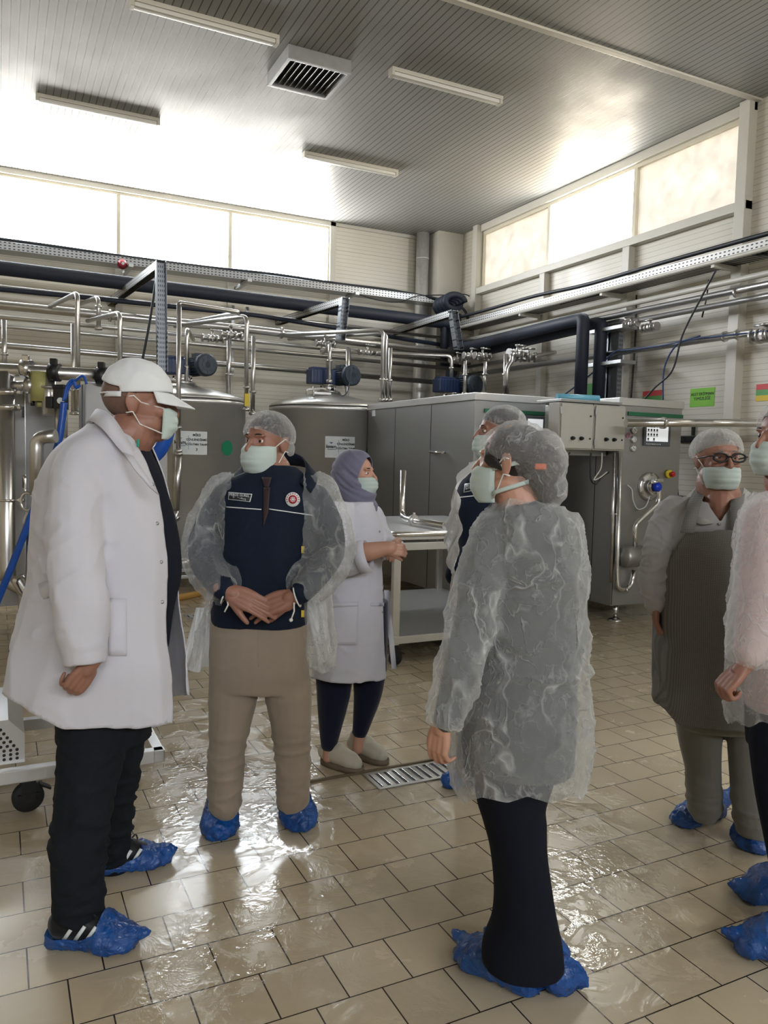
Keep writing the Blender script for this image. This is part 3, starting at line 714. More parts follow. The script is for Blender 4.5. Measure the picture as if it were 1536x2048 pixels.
for (x, y) in ((879, 905), (748, 822)):
    p = onx(x, y, X0); bm = NB(); 
    if y > 850: cyl(bm, p+Vector((-.04, .12, 0)), p+Vector((-.04, -.12, 0)), .012); cyl(bm, p+Vector((-.04, .11, 0)), p+Vector((0, .11, 0)), .01); cyl(bm, p+Vector((-.04, -.11, 0)), p+Vector((0, -.11, 0)), .01); meshobj('handle', bm, M['chrome'], t)
    else: box(bm, X0-.006, X0, p.y-.04, p.y+.04, p.z-.06, p.z+.05); meshobj('hinge_plate', bm, M['white'], t)
for (x, y) in ((X0+.06, Y0+.06), (X1-.06, Y0+.06), (X0+.06, Y1-.06), (X1-.06, Y1-.06)):
    bm = NB(); cyl(bm, (x, y, 0.02), (x, y, .16), .025); lathe(bm, (x, y, 0), [(.06, 0), (.06, .015), (.025, .03)], 18); meshobj('foot', bm, M['pipe'], t)

t = thing('work_table', (3.2, 5.5, 0), 'wheeled steel work table with a lower shelf, right of the woman in the headscarf', 'table')
TX0, TX1, TY0, TY1 = 2.5, 3.93, 4.85, 6.6
bm = NB(); box(bm, TX0, TX1, TY0, TY1, .915, .935, .003)
meshobj('top', bm, M['steel_h'], t)
bm = NB(); pipe(bm, [(TX0, TY1, .955), (TX0, TY0, .955), (TX1, TY0, .955)], .02, .04); meshobj('rim', bm, M['chrome'], t)
bm = NB(); box(bm, TX0+.01, TX1, TY0+.005, TY0+.04, .84, .895, .004); box(bm, TX0+.01, TX0+.045, TY0+.04, TY1, .84, .895, .004); meshobj('apron', bm, M['steel_h'], t)
bm = NB(); box(bm, TX0+.02, TX1, TY0+.02, TY1, .2, .215); box(bm, TX0+.0, TX1, TY0, TY0+.03, .17, .225, .004); meshobj('shelf', bm, M['steel_h'], t)
for (x, y) in ((TX0+.03, TY0+.03), (TX1-.06, TY0+.03), (TX0+.03, TY1-.05), (TX1-.06, TY1-.05)):
    bm = NB(); box(bm, x-.028, x+.028, y-.02, y+.02, .16, .9, .004); lg = meshobj('leg', bm, M['steel_h'], t)
def caster(parent, x, y, r, top, ang=0.3):
    d = Vector((cos(ang), sin(ang), 0)); s = d.cross(EZ); c = Vector((x, y, r))
    bm = NB(); lathe(bm, (0, 0, 0), [(r*.3, -.02), (r*.92, -.02), (r, -.012), (r, .012), (r*.92, .02), (r*.3, .02)], 28, 'y')
    bmesh.ops.transform(bm, matrix=Matrix(((d.x, s.x, 0, c.x), (d.y, s.y, 0, c.y), (0, 0, 1, c.z), (0, 0, 0, 1))), verts=bm.verts)
    w = meshobj('caster', bm, M['rubber'], parent)
    bm = NB()
    for k in (-1, 1): obox(bm, c+s*.028*k+EZ*r*.45, d, s, EZ, r*.9, .004, r*1.5, .002)
    obox(bm, Vector((x, y, r*1.25+.0)), d, s, EZ, r*1.3, .062, .008); cyl(bm, (x, y, r*1.25), (x, y, top), .02)
    obox(bm, c+d*r*1.05+EZ*r*.55, (d-EZ*.6).normalized(), s, s.cross((d-EZ*.6).normalized()), r*.8, .04, .008); cyl(bm, c-s*.035, c+s*.035, .008)
    f = meshobj('caster_fork', bm, M['black'], w)
caster(t, 2.56, 4.92, .055, .17); caster(t, 3.8, 4.92, .055, .17, 1.2); caster(t, 2.56, 6.5, .055, .17, 2.)
# loose drain pipe lying on the table against the cabinet
t = thing('loose_pipe', (3.1, 5.7, .95), 'bent steel pipe with a clamp lying on the work table, one end pointing up', 'pipe')
a = Vector((3.13, 5.95, .965)); bm = NB(); pipe(bm, [a+EZ*.42, a+EZ*.03, a+Vector((-.03, -.12, .01)), a+Vector((-.02, -.75, .01))], .026, .07); meshobj('tube', bm, M['chrome'], t)
bm = NB(); d = Vector((.01, -1, 0)).normalized(); c = a+Vector((-.03, -.25, .01)); cyl(bm, c, c+d*.03, .045, n=20); cyl(bm, c+d*.008, c+d*.02, .05, n=20); obox(bm, c+d*.015+EZ*.05, EX, d, EZ, .02, .02, .03, .004); meshobj('clamp', bm, M['pipe'], t)

# ---- right machine: pasteuriser cabinet
t = thing('pasteuriser', (5.6, 6.3, 0), 'tall steel machine with touch screen and blue valve, behind the man in the apron', 'machine')
X0, X1, Y0, Y1, ZT = 5.11, 5.9, 5.5, 6.62, 2.09
bm = NB(); box(bm, X0, X1, Y0, Y1, .16, ZT-.07, .004); meshobj('body', bm, M['steel_dark'], t)
bm = NB(); box(bm, X0-.012, X1+.01, Y0-.012, Y1+.01, ZT-.07, ZT, .006); meshobj('top_cap', bm, M['steel_h'], t)
bm = NB(); box(bm, X0+.1, X1, Y0-.016, Y0, 1.93, 1.965); meshobj('stripe', bm, M['green_stripe'], t)
bm = NB(); box(bm, X0+.005, X0+.012, Y0-.003, Y0, .17, ZT-.08); box(bm, X0-.003, X0, Y0+.28, Y0+.286, .17, ZT-.08); meshobj('panel_seam', bm, M['black'], t)
def fr(px, py): p = ony(px, py, Y0); return p.x, p.z
hx0, hz0 = fr(1287, 838); hx1, hz1 = fr(1337, 893)
bm = NB(); box(bm, hx0, hx1, Y0-.02, Y0, hz1, hz0, .006); hm = meshobj('touch_panel', bm, M['screen_frame'], t)
sx0, sz0 = fr(1291, 846); sx1, sz1 = fr(1332, 884)
bm = NB(); box(bm, sx0, sx1, Y0-.023, Y0-.019, sz1, sz0); meshobj('screen', bm, M['screen'], hm)
bm = NB(); rnd = random.Random(5)
for r_, row in enumerate((5, 4, 4, 2)):
    for c_ in range(row):
        x = sx0+.02+c_*.036*(1 if r_ < 3 else 2); z = sz0-.02-r_*.042; box(bm, x-.009, x+.009, Y0-.0245, Y0-.0225, z-.011, z+.009); box(bm, x-.013, x+.013, Y0-.0245, Y0-.0225, z-.02, z-.015)
meshobj('screen_symbols', bm, M['ink'], hm)
bm = NB()
for k in range(10): x = sx0+.005+k*.019; box(bm, x-.004, x+.004, Y0-.0225, Y0-.02, hz1+.012, hz1+.022)
meshobj('function_keys', bm, M['white'], hm)
for k, (px, py) in enumerate(((1267, 861), (1266, 879), (1265, 897))):
    x, z = fr(px, py); bm = NB(); lathe(bm, (x, Y0, z), [(.032, -.0), (.032, -.022), (.028, -.024), (.0, -.024)], 24, 'y'); g_ = meshobj('gauge', bm, M['chrome'], t)
    bm = NB(); lathe(bm, (x, Y0-.0245, z), [(.026, 0), (.026, -.001), (0, -.001)], 24, 'y'); meshobj('gauge_dial', bm, M['white'], g_)
    bm = NB(); A = (2.4, 1.6, 2.8)[k]; d = Vector((cos(A), 0, sin(A))); obox(bm, Vector((x, Y0-.0262, z))+d*.006, d, EY, d.cross(EY), .034, .001, .004)
    for q_ in range(9):
        B_ = -.6+q_*.55; e_ = Vector((cos(B_), 0, sin(B_))); obox(bm, Vector((x, Y0-.0262, z))+e_*.021, e_, EY, e_.cross(EY), .006, .001, .002)
    meshobj('gauge_needle', bm, M['ink'], g_)
x, z = fr(1335, 948)
bm = NB(); lathe(bm, (x, Y0, z), [(.04, 0), (.04, -.03), (.03, -.034), (.0, -.034)], 24, 'y'); es = meshobj('emergency_stop', bm, M['yellow'], t)
bm = NB(); lathe(bm, (x, Y0-.034, z), [(.015, 0), (.015, -.02), (.026, -.022), (.026, -.04), (.018, -.048), (0, -.05)], 24, 'y'); meshobj('stop_button', bm, simple('stop_red', srgb(190, 30, 30), .3), es)
x, z = fr(1266, 829)
bm = NB()
for k in range(6): A = k*pi/3; cyl(bm, (x+.02*cos(A), Y0-.003, z+.012*sin(A)), (x+.02*cos(A), Y0, z+.012*sin(A)), .008, n=10)
meshobj('flower_emblem', bm, M['white'], t)
# flange and blue actuator
x, z = fr(1297, 973)
bm = NB(); lathe(bm, (x, Y0, z), [(.135, 0), (.135, -.02), (.11, -.03), (.0, -.03)], 36, 'y')
for k in range(6): A = k*pi/3+.5; cyl(bm, (x+.115*cos(A), Y0-.05, z+.115*sin(A)), (x+.115*cos(A), Y0-.02, z+.115*sin(A)), .014, n=8)
fl = meshobj('round_flange', bm, M['pipe'], t)
bm = NB(); cyl(bm, (x, Y0-.03, z), (x, Y0-.09, z), .055, n=20); cyl(bm, (x, Y0-.06, z), (x, Y0-.075, z), .075, n=20); obox(bm, Vector((x+.06, Y0-.07, z+.06)), EX, EY, EZ, .08, .04, .03, .008); meshobj('valve_body', bm, M['chrome'], fl)
bm = NB(); lathe(bm, (x-.005, Y0-.09, z), [(.04, 0), (.045, -.015), (.043, -.04), (.03, -.055), (0, -.06)], 24, 'y'); meshobj('blue_knob', bm, simple('blue_knob', srgb(20, 60, 200), .3), fl)
bm = NB(); pts = [ony(a, b, Y0-.1) for a, b in ((1305, 962), (1318, 968), (1318, 1005), (1300, 1022), (1272, 1048), (1270, 1060), (1270, 1100))]; pipe(bm, pts, .022, .05); meshobj('curved_pipe', bm, M['chrome'], t)
bm = NB(); a = ony(1262, 1113, Y0-.08); lathe(bm, a, [(0, -.12), (.085, -.11), (.1, -.08), (.1, .12), (.0, .12)], 28, 'x'); meshobj('pump_housing', bm, M['steel_dark'], t)
bm = NB(); x0_, _z = fr(1236, 905); pts = [ony(a_, b_, Y0-.05) for a_, b_ in ((1240, 905), (1234, 1150), (1236, 1178), (1252, 1180), (1264, 1168), (1268, 1140))]; pipe(bm, pts, .022, .05); p = pts[0]; meshobj('u_bend_pipe', bm, M['chrome'], t)
bm = NB(); pts = [ony(a_, b_, Y0-.04) for a_, b_ in ((1229, 905), (1222, 1165))]; pipe(bm, pts, .013, .05)
p = ony(1231, 1028, Y0-.04); obox(bm, p, EX, EY, EZ, .1, .02, .012, .003)
p = ony(1252, 1180, Y0-.05); cyl(bm, p-EX*.02, p+EX*.0, .034, n=18); meshobj('side_pipe', bm, M['chrome'], t)
bm = NB(); sweep(bm, [Vector(v) for v in catmull([tuple(ony(a_, b_, Y0-.03)) for a_, b_ in ((1255, 970), (1264, 980), (1266, 1000), (1275, 1018), (1290, 1014), (1297, 1000), (1300, 992))], 6)], .005, 8); meshobj('thin_tube', bm, M['white'], t)
for (x, y) in ((X0+.12, Y0+.06), (X1-.08, Y0+.06), (X0+.12, Y1-.08), (X1-.08, Y1-.08)):
    bm = NB(); cyl(bm, (x, y, .02), (x, y, .17), .022); lathe(bm, (x, y, 0), [(.07, 0), (.07, .012), (.03, .03)], 24); meshobj('foot', bm, M['chrome'], t)
# pink round sticker
bm = NB(); p = ony(1256, 871, Y0-.004); 
for k in range(14):
    A = 2*pi*k/14; cyl(bm, p+Vector((.022*cos(A), 0, .022*sin(A))), p+Vector((.022*cos(A+.45), 0, .022*sin(A+.45))), .003, n=6)
text_mesh('pink_sticker', 'S', .03, p, EX, EZ, simple('pink_ink', srgb(214, 90, 150), .5), None)
o = bpy.data.objects['pink_sticker']; tag(o, 'small pink round sticker mark left of the upper gauges', 'sticker')
me = bpy.data.meshes.new('x'); bm.to_mesh(me); b2 = bmesh.new(); b2.from_mesh(o.data); b2.from_mesh(me); b2.to_mesh(o.data); b2.free(); bm.free()

# two grey control boxes before the machine
def cbox(x0, x1, label):
    t = thing('control_box', ((x0+x1)/2, 5.45, 1.6), label, 'control box', 'grey wall boxes on the machine')
    bm = NB(); box(bm, x0, x1, 5.47, 5.62, 1.6, 2.01, .006); meshobj('enclosure', bm, M['grey_box'], t)
    bm = NB(); box(bm, x0+.012, x1-.008, 5.452, 5.47, 1.612, 1.998, .005); dr = meshobj('door', bm, M['grey_box'], t)
    for z in (1.67, 1.94):
        bm = NB(); box(bm, x0+.0, x0+.02, 5.446, 5.456, z-.03, z+.03, .002); meshobj('hinge', bm, M['galv'], dr)
    for k in (.36, .62):
        x = x0+(x1-x0)*k; bm = NB(); cyl(bm, (x, 5.452, 1.70), (x, 5.435, 1.70), .017, n=16); cyl(bm, (x, 5.435, 1.70), (x, 5.418, 1.70), .012, n=16); meshobj('push_button', bm, M['black'], dr)
    for z in (1.70, 1.9):
        bm = NB(); cyl(bm, (x1-.04, 5.453, z), (x1-.04, 5.446, z), .008, n=12); meshobj('lock', bm, M['black'], dr)
cbox(4.40, 4.775, 'left grey control box with two black buttons')
cbox(4.785, 5.15, 'right grey control box with two black buttons, beside the tall machine')
bm = NB(); box(bm, 4.50, 5.095, 5.63, 5.8, 1.55, 2.0, .005); box(bm, 4.4, 5.095, 5.45, 5.8, 2.015, 2.04, .004)
tag(meshobj('box_support', bm, M['steel_dark'], None), 'dull steel support behind the two grey control boxes', 'support')
cable([ony(a, b, 5.5) for a, b in ((1182, 906), (1181, 935), (1182, 960), (1192, 968), (1203, 955), (1218, 945))], .007, 'black cable looping under the right control box', 'black')
cable([ony(a, b, 5.5) for a, b in ((1204, 906), (1202, 935), (1192, 952), (1188, 960), (1200, 955), (1214, 944))], .006, 'pale cable curling under the right control box', 'white_paint')
cable([ony(a, b, 5.5) for a, b in ((1140, 905), (1130, 920), (1122, 932))], .006, 'short black cable under the left control box', 'black')
# blue film roll on top of the support
bm = NB(); a, b = Vector((4.55, 5.7, 2.075)), Vector((4.95, 5.6, 2.075)); cyl(bm, a, b, .03, n=20)
tag(meshobj('film_roll', bm, simple('pale_blue_film', srgb(120, 190, 215), .25), None), 'pale blue roll lying on top of the control boxes', 'roll')

# handrail pipe in the foreground right
ppipe([tuple(ony(1252, 846, 5.2)), tuple(ony(1420, 846, 5.05)), tuple(ony(1620, 846, 4.6))], .036, 'shiny horizontal steel pipe running right from the control boxes', 'chrome', clamps=((tuple(ony(1326, 846, 5.13)), (1, -.1, 0)),), group=None)

# ---- signs on the right wall
def wall_sign(x0, y0, x1, y1, mat, name, label, txt=None, bands=None):
    a, b = onx(x0, y0, WX1-.004), onx(x1, y1, WX1-.004)
    t = thing(name, (WX1, (a.y+b.y)/2, (a.z+b.z)/2), label, 'sign')
    bm = NB(); box(bm, WX1-.004, WX1-.001, b.y, a.y, b.z, a.z)
    sheet = meshobj('sheet', bm, M[mat], t)
    if bands:
        n = len(bands)
        for k, m in enumerate(bands):
            z1 = a.z-(a.z-b.z)*k/n; z0 = a.z-(a.z-b.z)*(k+1)/n
            bm = NB(); box(bm, WX1-.006, WX1-.004, b.y, a.y, z0, z1); meshobj('colour_band', bm, M[m], t)
    if txt:
        text_mesh('lettering', txt, .043, (WX1-.006, (a.y+b.y)/2, (a.z+b.z)/2+.01), -EY, EZ, M['ink'], t, spacing=1.1)
wall_sign(1381, 778, 1428, 812, 'sign_green', 'wall_sign', 'bright green paper sign with two lines of text on the right wall', 'ALET EKİPMAN\nTEMİZLİĞİ')
wall_sign(1513, 769, 1556, 800, 'yellow', 'striped_sign', 'red, green and yellow striped sign at the right edge', None, ('red', 'print_green', 'yellow'))
wall_sign(1286, 783, 1323, 812, 'yellow', 'striped_sign', 'red and green sign half hidden behind the top of the tall machine', None, ('red', 'print_green', 'yellow'))
wall_sign(1150, 770, 1192, 797, 'print_green', 'faded_sign', 'faded yellow green paper behind the pipe hanger on the right wall')
t = thing('wall_socket', (WX1, 5.9, 1.8), 'black junction socket on the right wall above the old man\'s hairnet', 'socket')
bm = NB(); p = onx(1384, 878, WX1); box(bm, WX1-.05, WX1, p.y-.1, p.y+.16, p.z-.035, p.z+.035, .008); meshobj('socket_box', bm, M['black'], t)
bm = NB(); box(bm, WX1-.06, WX1-.05, p.y+.05, p.y+.1, p.z-.02, p.z+.02, .004); box(bm, WX1-.04, WX1, p.y-.04, p.y-.02, p.z, p.z+.2, .004); meshobj('plug', bm, M['rubber'], t)
cable([onx(a, b, WX1-.02) for a, b in ((1273, 590), (1270, 690), (1262, 800))], .01, 'black cable running down the right wall beside the wall post', 'black')
cable([ony(a, b, 5.8) for a, b in ((1352, 945), (1356, 990), (1358, 1010))], .008, 'black cable at the right side of the tall machine', 'black')
cable([onx(a, b, 6.4) for a, b in ((1418, 560), (1412, 600), (1404, 635))], .008, 'short black cable tie hanging from the right wall tray', 'black')

# ---- floor drains
def drain(P, n, label, mx=.02):
    (x0, y0), (x1, y1) = P
    t = thing('floor_drain', ((x0+x1)/2, (y0+y1)/2, 0), label, 'floor drain')
    bm = NB()
    box(bm, x0, x1, y0, y0+mx, 0, .006, .001); box(bm, x0, x1, y1-mx, y1, 0, .006, .001); box(bm, x0, x0+mx, y0+mx, y1-mx, 0, .006, .001); box(bm, x1-mx, x1, y0+mx, y1-mx, 0, .006, .001)
    meshobj('frame', bm, M['pipe'], t)
    bm = NB(); box(bm, x0+mx, x1-mx, y0+mx, y1-mx, .0, .0015); meshobj('channel', bm, M['black'], t)
    for k in range(n):
        x = x0+mx+(x1-x0-2*mx)*(k+.5)/n; w = (x1-x0-2*mx)/n*.3
        bm = NB(); box(bm, x-w, x+w, y0+mx, y1-mx, .0015, .006, .001); meshobj('bar', bm, M['chrome'], t)
drain(((1.53, 3.06), (2.6, 3.25)), 24, 'steel grated floor drain beside the beige work shoes')
drain(((1.52, 7.0), (2.6, 7.15)), 16, 'distant grated floor drain behind the man in navy')
bm = NB(); box(bm, 1.25, 2.9, 3.255, 3.268, 0, .012, .002); tag(meshobj('tile_edge_strip', bm, simple('grout_strip', srgb(104, 88, 64), .6), None), 'raised brownish strip along the far edge of the floor drain', 'strip')

# ---- filling machine at the far left, behind the capped man
t = thing('filling_machine', (.3, 6.6, 0), 'tall pale grey machine cabinet at the left edge behind the pipes', 'machine')
bm = NB(); box(bm, -.6, .40, 6.5, 7.3, .3, 1.93, .008); meshobj('body', bm, M['cab'], t)
bm = NB()
for z in (1.78, 1.25): p = ony(46, 800, 6.49); box(bm, p.x-.008, p.x+.008, 6.485, 6.5, z-.05, z+.03)
meshobj('slot_hinge', bm, M['black'], t)
bm = NB(); p = ony(50, 800, 6.49); box(bm, p.x-.003+.0, p.x+.003, 6.49, 6.5, .32, 1.92); meshobj('door_edge', bm, M['chrome'], t)
for x, y in ((-.5, 6.6), (.3, 6.6), (-.5, 7.2), (.3, 7.2)):
    bm = NB(); cyl(bm, (x, y, 0), (x, y, .31), .03); meshobj('foot', bm, M['pipe'], t)
t = thing('control_cabinet', (.75, 6.1, 0), 'grey sheet metal cabinet behind the head of the man in the white cap', 'cabinet')
bm = NB(); box(bm, .57, 1.15, 6.0, 6.5, .25, 1.98, .01); meshobj('body', bm, M['cab'], t)
bm = NB(); p = ony(165, 800, 5.995); box(bm, p.x-.006, p.x+.003, 5.99, 6.0, .3, 1.96); meshobj('door_gasket', bm, M['black'], t)
for x, y in ((.65, 6.08), (1.08, 6.08), (.65, 6.42), (1.08, 6.42)):
    bm = NB(); cyl(bm, (x, y, 0), (x, y, .26), .03); meshobj('foot', bm, M['pipe'], t)
# manifold
def P6(x, y, d=5.6): return at(x, y, d)
t = thing('pipe_manifold', tuple(P6(60, 745)), 'horizontal steel manifold with clamps left of the white cap', 'pipe manifold')
bm = NB(); pipe(bm, [P6(-160, 735), P6(0, 740), P6(215, 752)], .048, .05); meshobj('header', bm, M['pipe'], t)
for x, y in ((54, 738), (110, 745), (205, 752)):
    bm = NB(); p = P6(x, y, 5.58); d = (P6(215, 752)-P6(0, 740)).normalized(); cyl(bm, p-d*.035, p+d*.035, .064, n=20); obox(bm, p+EZ*.06-AZ*.02, d, AZ, EZ, .05, .03, .07, .008); meshobj('clamp', bm, M['chrome'] if x < 100 else M['black'], t)
bm = NB(); pipe(bm, [P6(12, 745), P6(14, 1120), P6(16, 1160)], .058, .1)
meshobj('down_pipe', bm, M['pipe'], t)
for y in (785, 815):
    p = P6(14, y); bm = NB(); cyl(bm, p-EZ*.022, p+EZ*.022, .085, n=24); obox(bm, p+AX*.08, AX, AZ, EZ, .05, .04, .03, .008); meshobj('union', bm, M['chrome'], t)
p = P6(16, 1000); bm = NB(); cyl(bm, p-EZ*.008, p+EZ*.008, .066, n=20)
for k in (-1, 1): cyl(bm, p+AX*.1*k-AZ*.02, p+AX*.1*k+AZ*.02, .018, n=10); obox(bm, p+AX*.07*k, AX, AZ, EZ, .05, .02, .012)
meshobj('pipe_clamp', bm, M['chrome'], t)
bm = NB(); pipe(bm, [P6(15, 1160), P6(30, 1168), P6(52, 1180), P6(54, 1270)], .055, .12); meshobj('s_bend', bm, M['pipe'], t)
bm = NB(); pipe(bm, [P6(34, 1155, 5.5), P6(45, 1172, 5.5), P6(60, 1190, 5.5), P6(62, 1290, 5.5)], .05, .1); meshobj('drain_bend', bm, M['chrome'], t)
bm = NB(); pipe(bm, [P6(97, 750), P6(99, 830)], .05); p = P6(98, 775); cyl(bm, p-EZ*.006, p+EZ*.006, .07, n=20); meshobj('branch_pipe', bm, M['pipe'], t)
bm = NB(); pipe(bm, [P6(20, 772), P6(64, 772)], .035); p = P6(62, 772); cyl(bm, p-AX*.03, p+AX*.03, .06, n=16); cyl(bm, p-EZ*.12, p+EZ*.1, .02, n=10); meshobj('side_branch', bm, M['pipe'], t)
t = thing('valve_actuator', tuple(P6(80, 770)), 'yellowish round valve actuator under the steel manifold', 'actuator')
p = P6(82, 775); bm = NB(); cyl(bm, p+EZ*.11, p-EZ*.1, .07, n=28); cyl(bm, p-EZ*.1, p-EZ*.14, .03, n=14); meshobj('casing', bm, M['actuator'], t)
bm = NB()
for k in (-1, 1): cyl(bm, p+AX*.06*k-EZ*.13, p+AX*.06*k-EZ*.09, .014, n=8)
meshobj('bolt', bm, M['black'], t)
t = thing('pneumatic_valve', tuple(P6(120, 800)), 'black pneumatic valve with a round grey port, blue hoses plugged in', 'valve')
p = P6(122, 795, 5.45); bm = NB(); obox(bm, p, AX, AZ, EZ, .08, .08, .17, .012); obox(bm, p+EZ*.07, AX, AZ, EZ, .09, .09, .03, .01); obox(bm, p-AX*.075-EZ*.035, AX, AZ, EZ, .05, .05, .08, .008); meshobj('valve_head', bm, M['black'], t)
bm = NB(); cyl(bm, p+AX*.018-EZ*.03-AZ*.04, p+AX*.018-EZ*.03-AZ*.06, .022, n=18); meshobj('port', bm, M['white'], t)
bm = NB(); cyl(bm, p-EZ*.08, p-EZ*.28, .042, n=22); meshobj('stem', bm, M['pipe'], t)
def hose(P, r, label, mat='blue_hose', name='blue_hose'):
    bm = NB(); sweep(bm, [Vector(v) for v in catmull([tuple(p) for p in P], 8)], r, 12); return tag(meshobj(name, bm, M[mat], None), label, 'hose', None)
hose([P6(x, y, 5.35) for x, y in ((128, 805), (124, 840), (118, 880), (105, 925), (80, 985), (40, 1090), (0, 1190), (-30, 1260))], .024, 'long blue hose slanting down to the left edge behind the capped man')
hose([P6(x, y, 5.35) for x, y in ((130, 800), (138, 775), (150, 762), (166, 752), (173, 768))], .009, 'thin blue hose arching over the grey cabinet')
hose([P6(x, y, 5.35) for x, y in ((127, 802), (135, 772), (146, 760), (152, 775), (160, 770))], .011, 'short blue hose looping beside the black pneumatic valve')
hose([at(x, y, 3.6) for x, y in ((338, 850), (330, 880), (318, 902), (296, 925), (280, 950))], .033, 'short thick blue hose showing between the chin and collar of the capped man')
# grey pipe elbow left of the coat
ppipe([tuple(P6(73, 990, 5.2)), tuple(P6(73, 875, 5.2)), tuple(P6(112, 872, 5.2))], .045, 'grey steel elbow pipe just left of the white coat shoulder', 'pipe', bend=.14, group=None)
t = thing('hose_fitting', tuple(P6(55, 1000, 5.4)), 'cluster of small shiny fittings left of the white coat back', 'fitting')
bm = NB(); sweep(bm, roundpath([P6(48, 950, 5.4), P6(52, 965, 5.4), P6(50, 985, 5.4), P6(65, 985, 5.4)], .03), .012, 8); meshobj('lever', bm, M['chrome'], t)
bm = NB(); c = P6(55, 1003, 5.4); sweep(bm, [c+AX*(.045*cos(a))+EZ*(.06*sin(a)) for a in [i*2*pi/20 for i in range(21)]], .011, 8); meshobj('ring', bm, M['chrome'], t)
bm = NB(); sweep(bm, roundpath([P6(66, 1015, 5.4), P6(50, 1035, 5.4), P6(48, 1050, 5.4)], .03), .012, 8); cyl(bm, P6(60, 1050, 5.4), P6(60, 1180, 5.4), .03, n=12); meshobj('tube', bm, M['pipe'], t)

# ---- wheeled pump trolley at bottom left
t = thing('pump_trolley', (0., 3.55, 0), 'wheeled steel trolley with a perforated motor cover behind the capped man\'s legs', 'trolley')
bm = NB(); y = 3.5
a = onz(0, 1545, .16); b = onz(135, 1520, .16)
for (p, q) in (((-1.0, 3.42), (.62, 3.42)), ((-1.0, 4.05), (.62, 4.05)), ((.62, 3.42), (.62, 4.05)), ((-.2, 3.42), (-.2, 4.05))):
    d = Vector((q[0]-p[0], q[1]-p[1], 0)); L = d.length; d.normalize(); obox(bm, Vector(((p[0]+q[0])/2, (p[1]+q[1])/2, .175)), d, d.cross(EZ), EZ, L+.05, .045, .055, .004)
meshobj('base_frame', bm, M['steel_h'], t)
bm = NB(); box(bm, .24, .30, 3.62, 3.68, .2, .62, .004); box(bm, .24, .3, 4.0, 4.05, .2, .62, .004); meshobj('upright', bm, M['steel_h'], t)
# cover: chamfered prism extruded along Y
def prism(bm, prof, y0, y1):
    A = [bm.verts.new((x, y0, z)) for x, z in prof]; B = [bm.verts.new((x, y1, z)) for x, z in prof]
    n = len(prof)
    for i in range(n): j = (i+1) % n; bm.faces.new((A[i], A[j], B[j], B[i]))
    bm.faces.new(A[::-1]); bm.faces.new(B)
prof = [(-.36, .21), (.09, .21), (.09, .33), (.03, .395), (-.3, .395), (-.36, .33)]
bm = NB(); prism(bm, prof, 3.46, 3.95); bmesh.ops.recalc_face_normals(bm, faces=bm.faces); mc = meshobj('motor_cover', bm, M['steel_h'], t)
bm = NB()
for r_ in range(9):
    for c_ in range(max(2, 2+r_) if r_ < 6 else 8):
        x = -.035-.012*(r_ if r_ < 6 else 6)+c_*.024*1.0; z = .375-r_*.018
        if x < .08: cyl(bm, (x, 3.4585, z), (x, 3.4605, z), .0065, n=10)
meshobj('vent_hole', bm, M['black'], mc)['kind'] = 'stuff'
caster(t, .1, 3.46, .062, .145, 0.1); caster(t, -.8, 3.46, .062, .145, .5)

# ================================================================ people: builders
def cloth(name, col, rough=.8, var=.06, weave=0.0, bump=.15, bscale=26., sheen=.2):
    t = NT(name); b = t.b; n = t.n('TexNoise', Scale=5.0, Detail=4.0); t.l(t.obj(), n.inputs['Vector'])
    c2 = tuple(c*(1-var) for c in col[:3])+(1,); t.l(t.mix(n.outputs[0], c2, col), b.inputs['Base Color'])
    b.inputs['Roughness'].default_value = rough; b.inputs['Sheen Weight'].default_value = sheen; b.inputs['Specular IOR Level'].default_value = .25
    z = t.n('TexNoise', Scale=bscale, Detail=4.0, Distortion=.4); t.l(t.obj(), z.inputs['Vector'])
    if weave:
        wv = t.n('TexWave', Scale=weave, Distortion=0.5); wv.wave_type = 'BANDS'; t.l(t.obj(), wv.inputs['Vector'])
        t.bump(t.math('ADD', z.outputs[0], t.math('MULTIPLY', wv.outputs[0], .5)), bump, .006)
    else: t.bump(z.outputs[0], bump, .01)
    return t.m
def skin_mat(name, col):
    t = NT(name); b = t.b; n = t.n('TexNoise', Scale=14.0, Detail=5.0); t.l(t.obj(), n.inputs['Vector'])
    c2 = (col[0]*.86, col[1]*.78, col[2]*.76, 1); t.l(t.mix(n.outputs[0], c2, col), b.inputs['Base Color'])
    b.inputs['Roughness'].default_value = .5; b.inputs['Subsurface Weight'].default_value = .08; b.inputs['Subsurface Radius'].default_value = (.01, .004, .002)
    z = t.n('TexNoise', Scale=150.0, Detail=3.0); t.l(t.obj(), z.inputs['Vector']); t.bump(z.outputs[0], .12, .002); return t.m
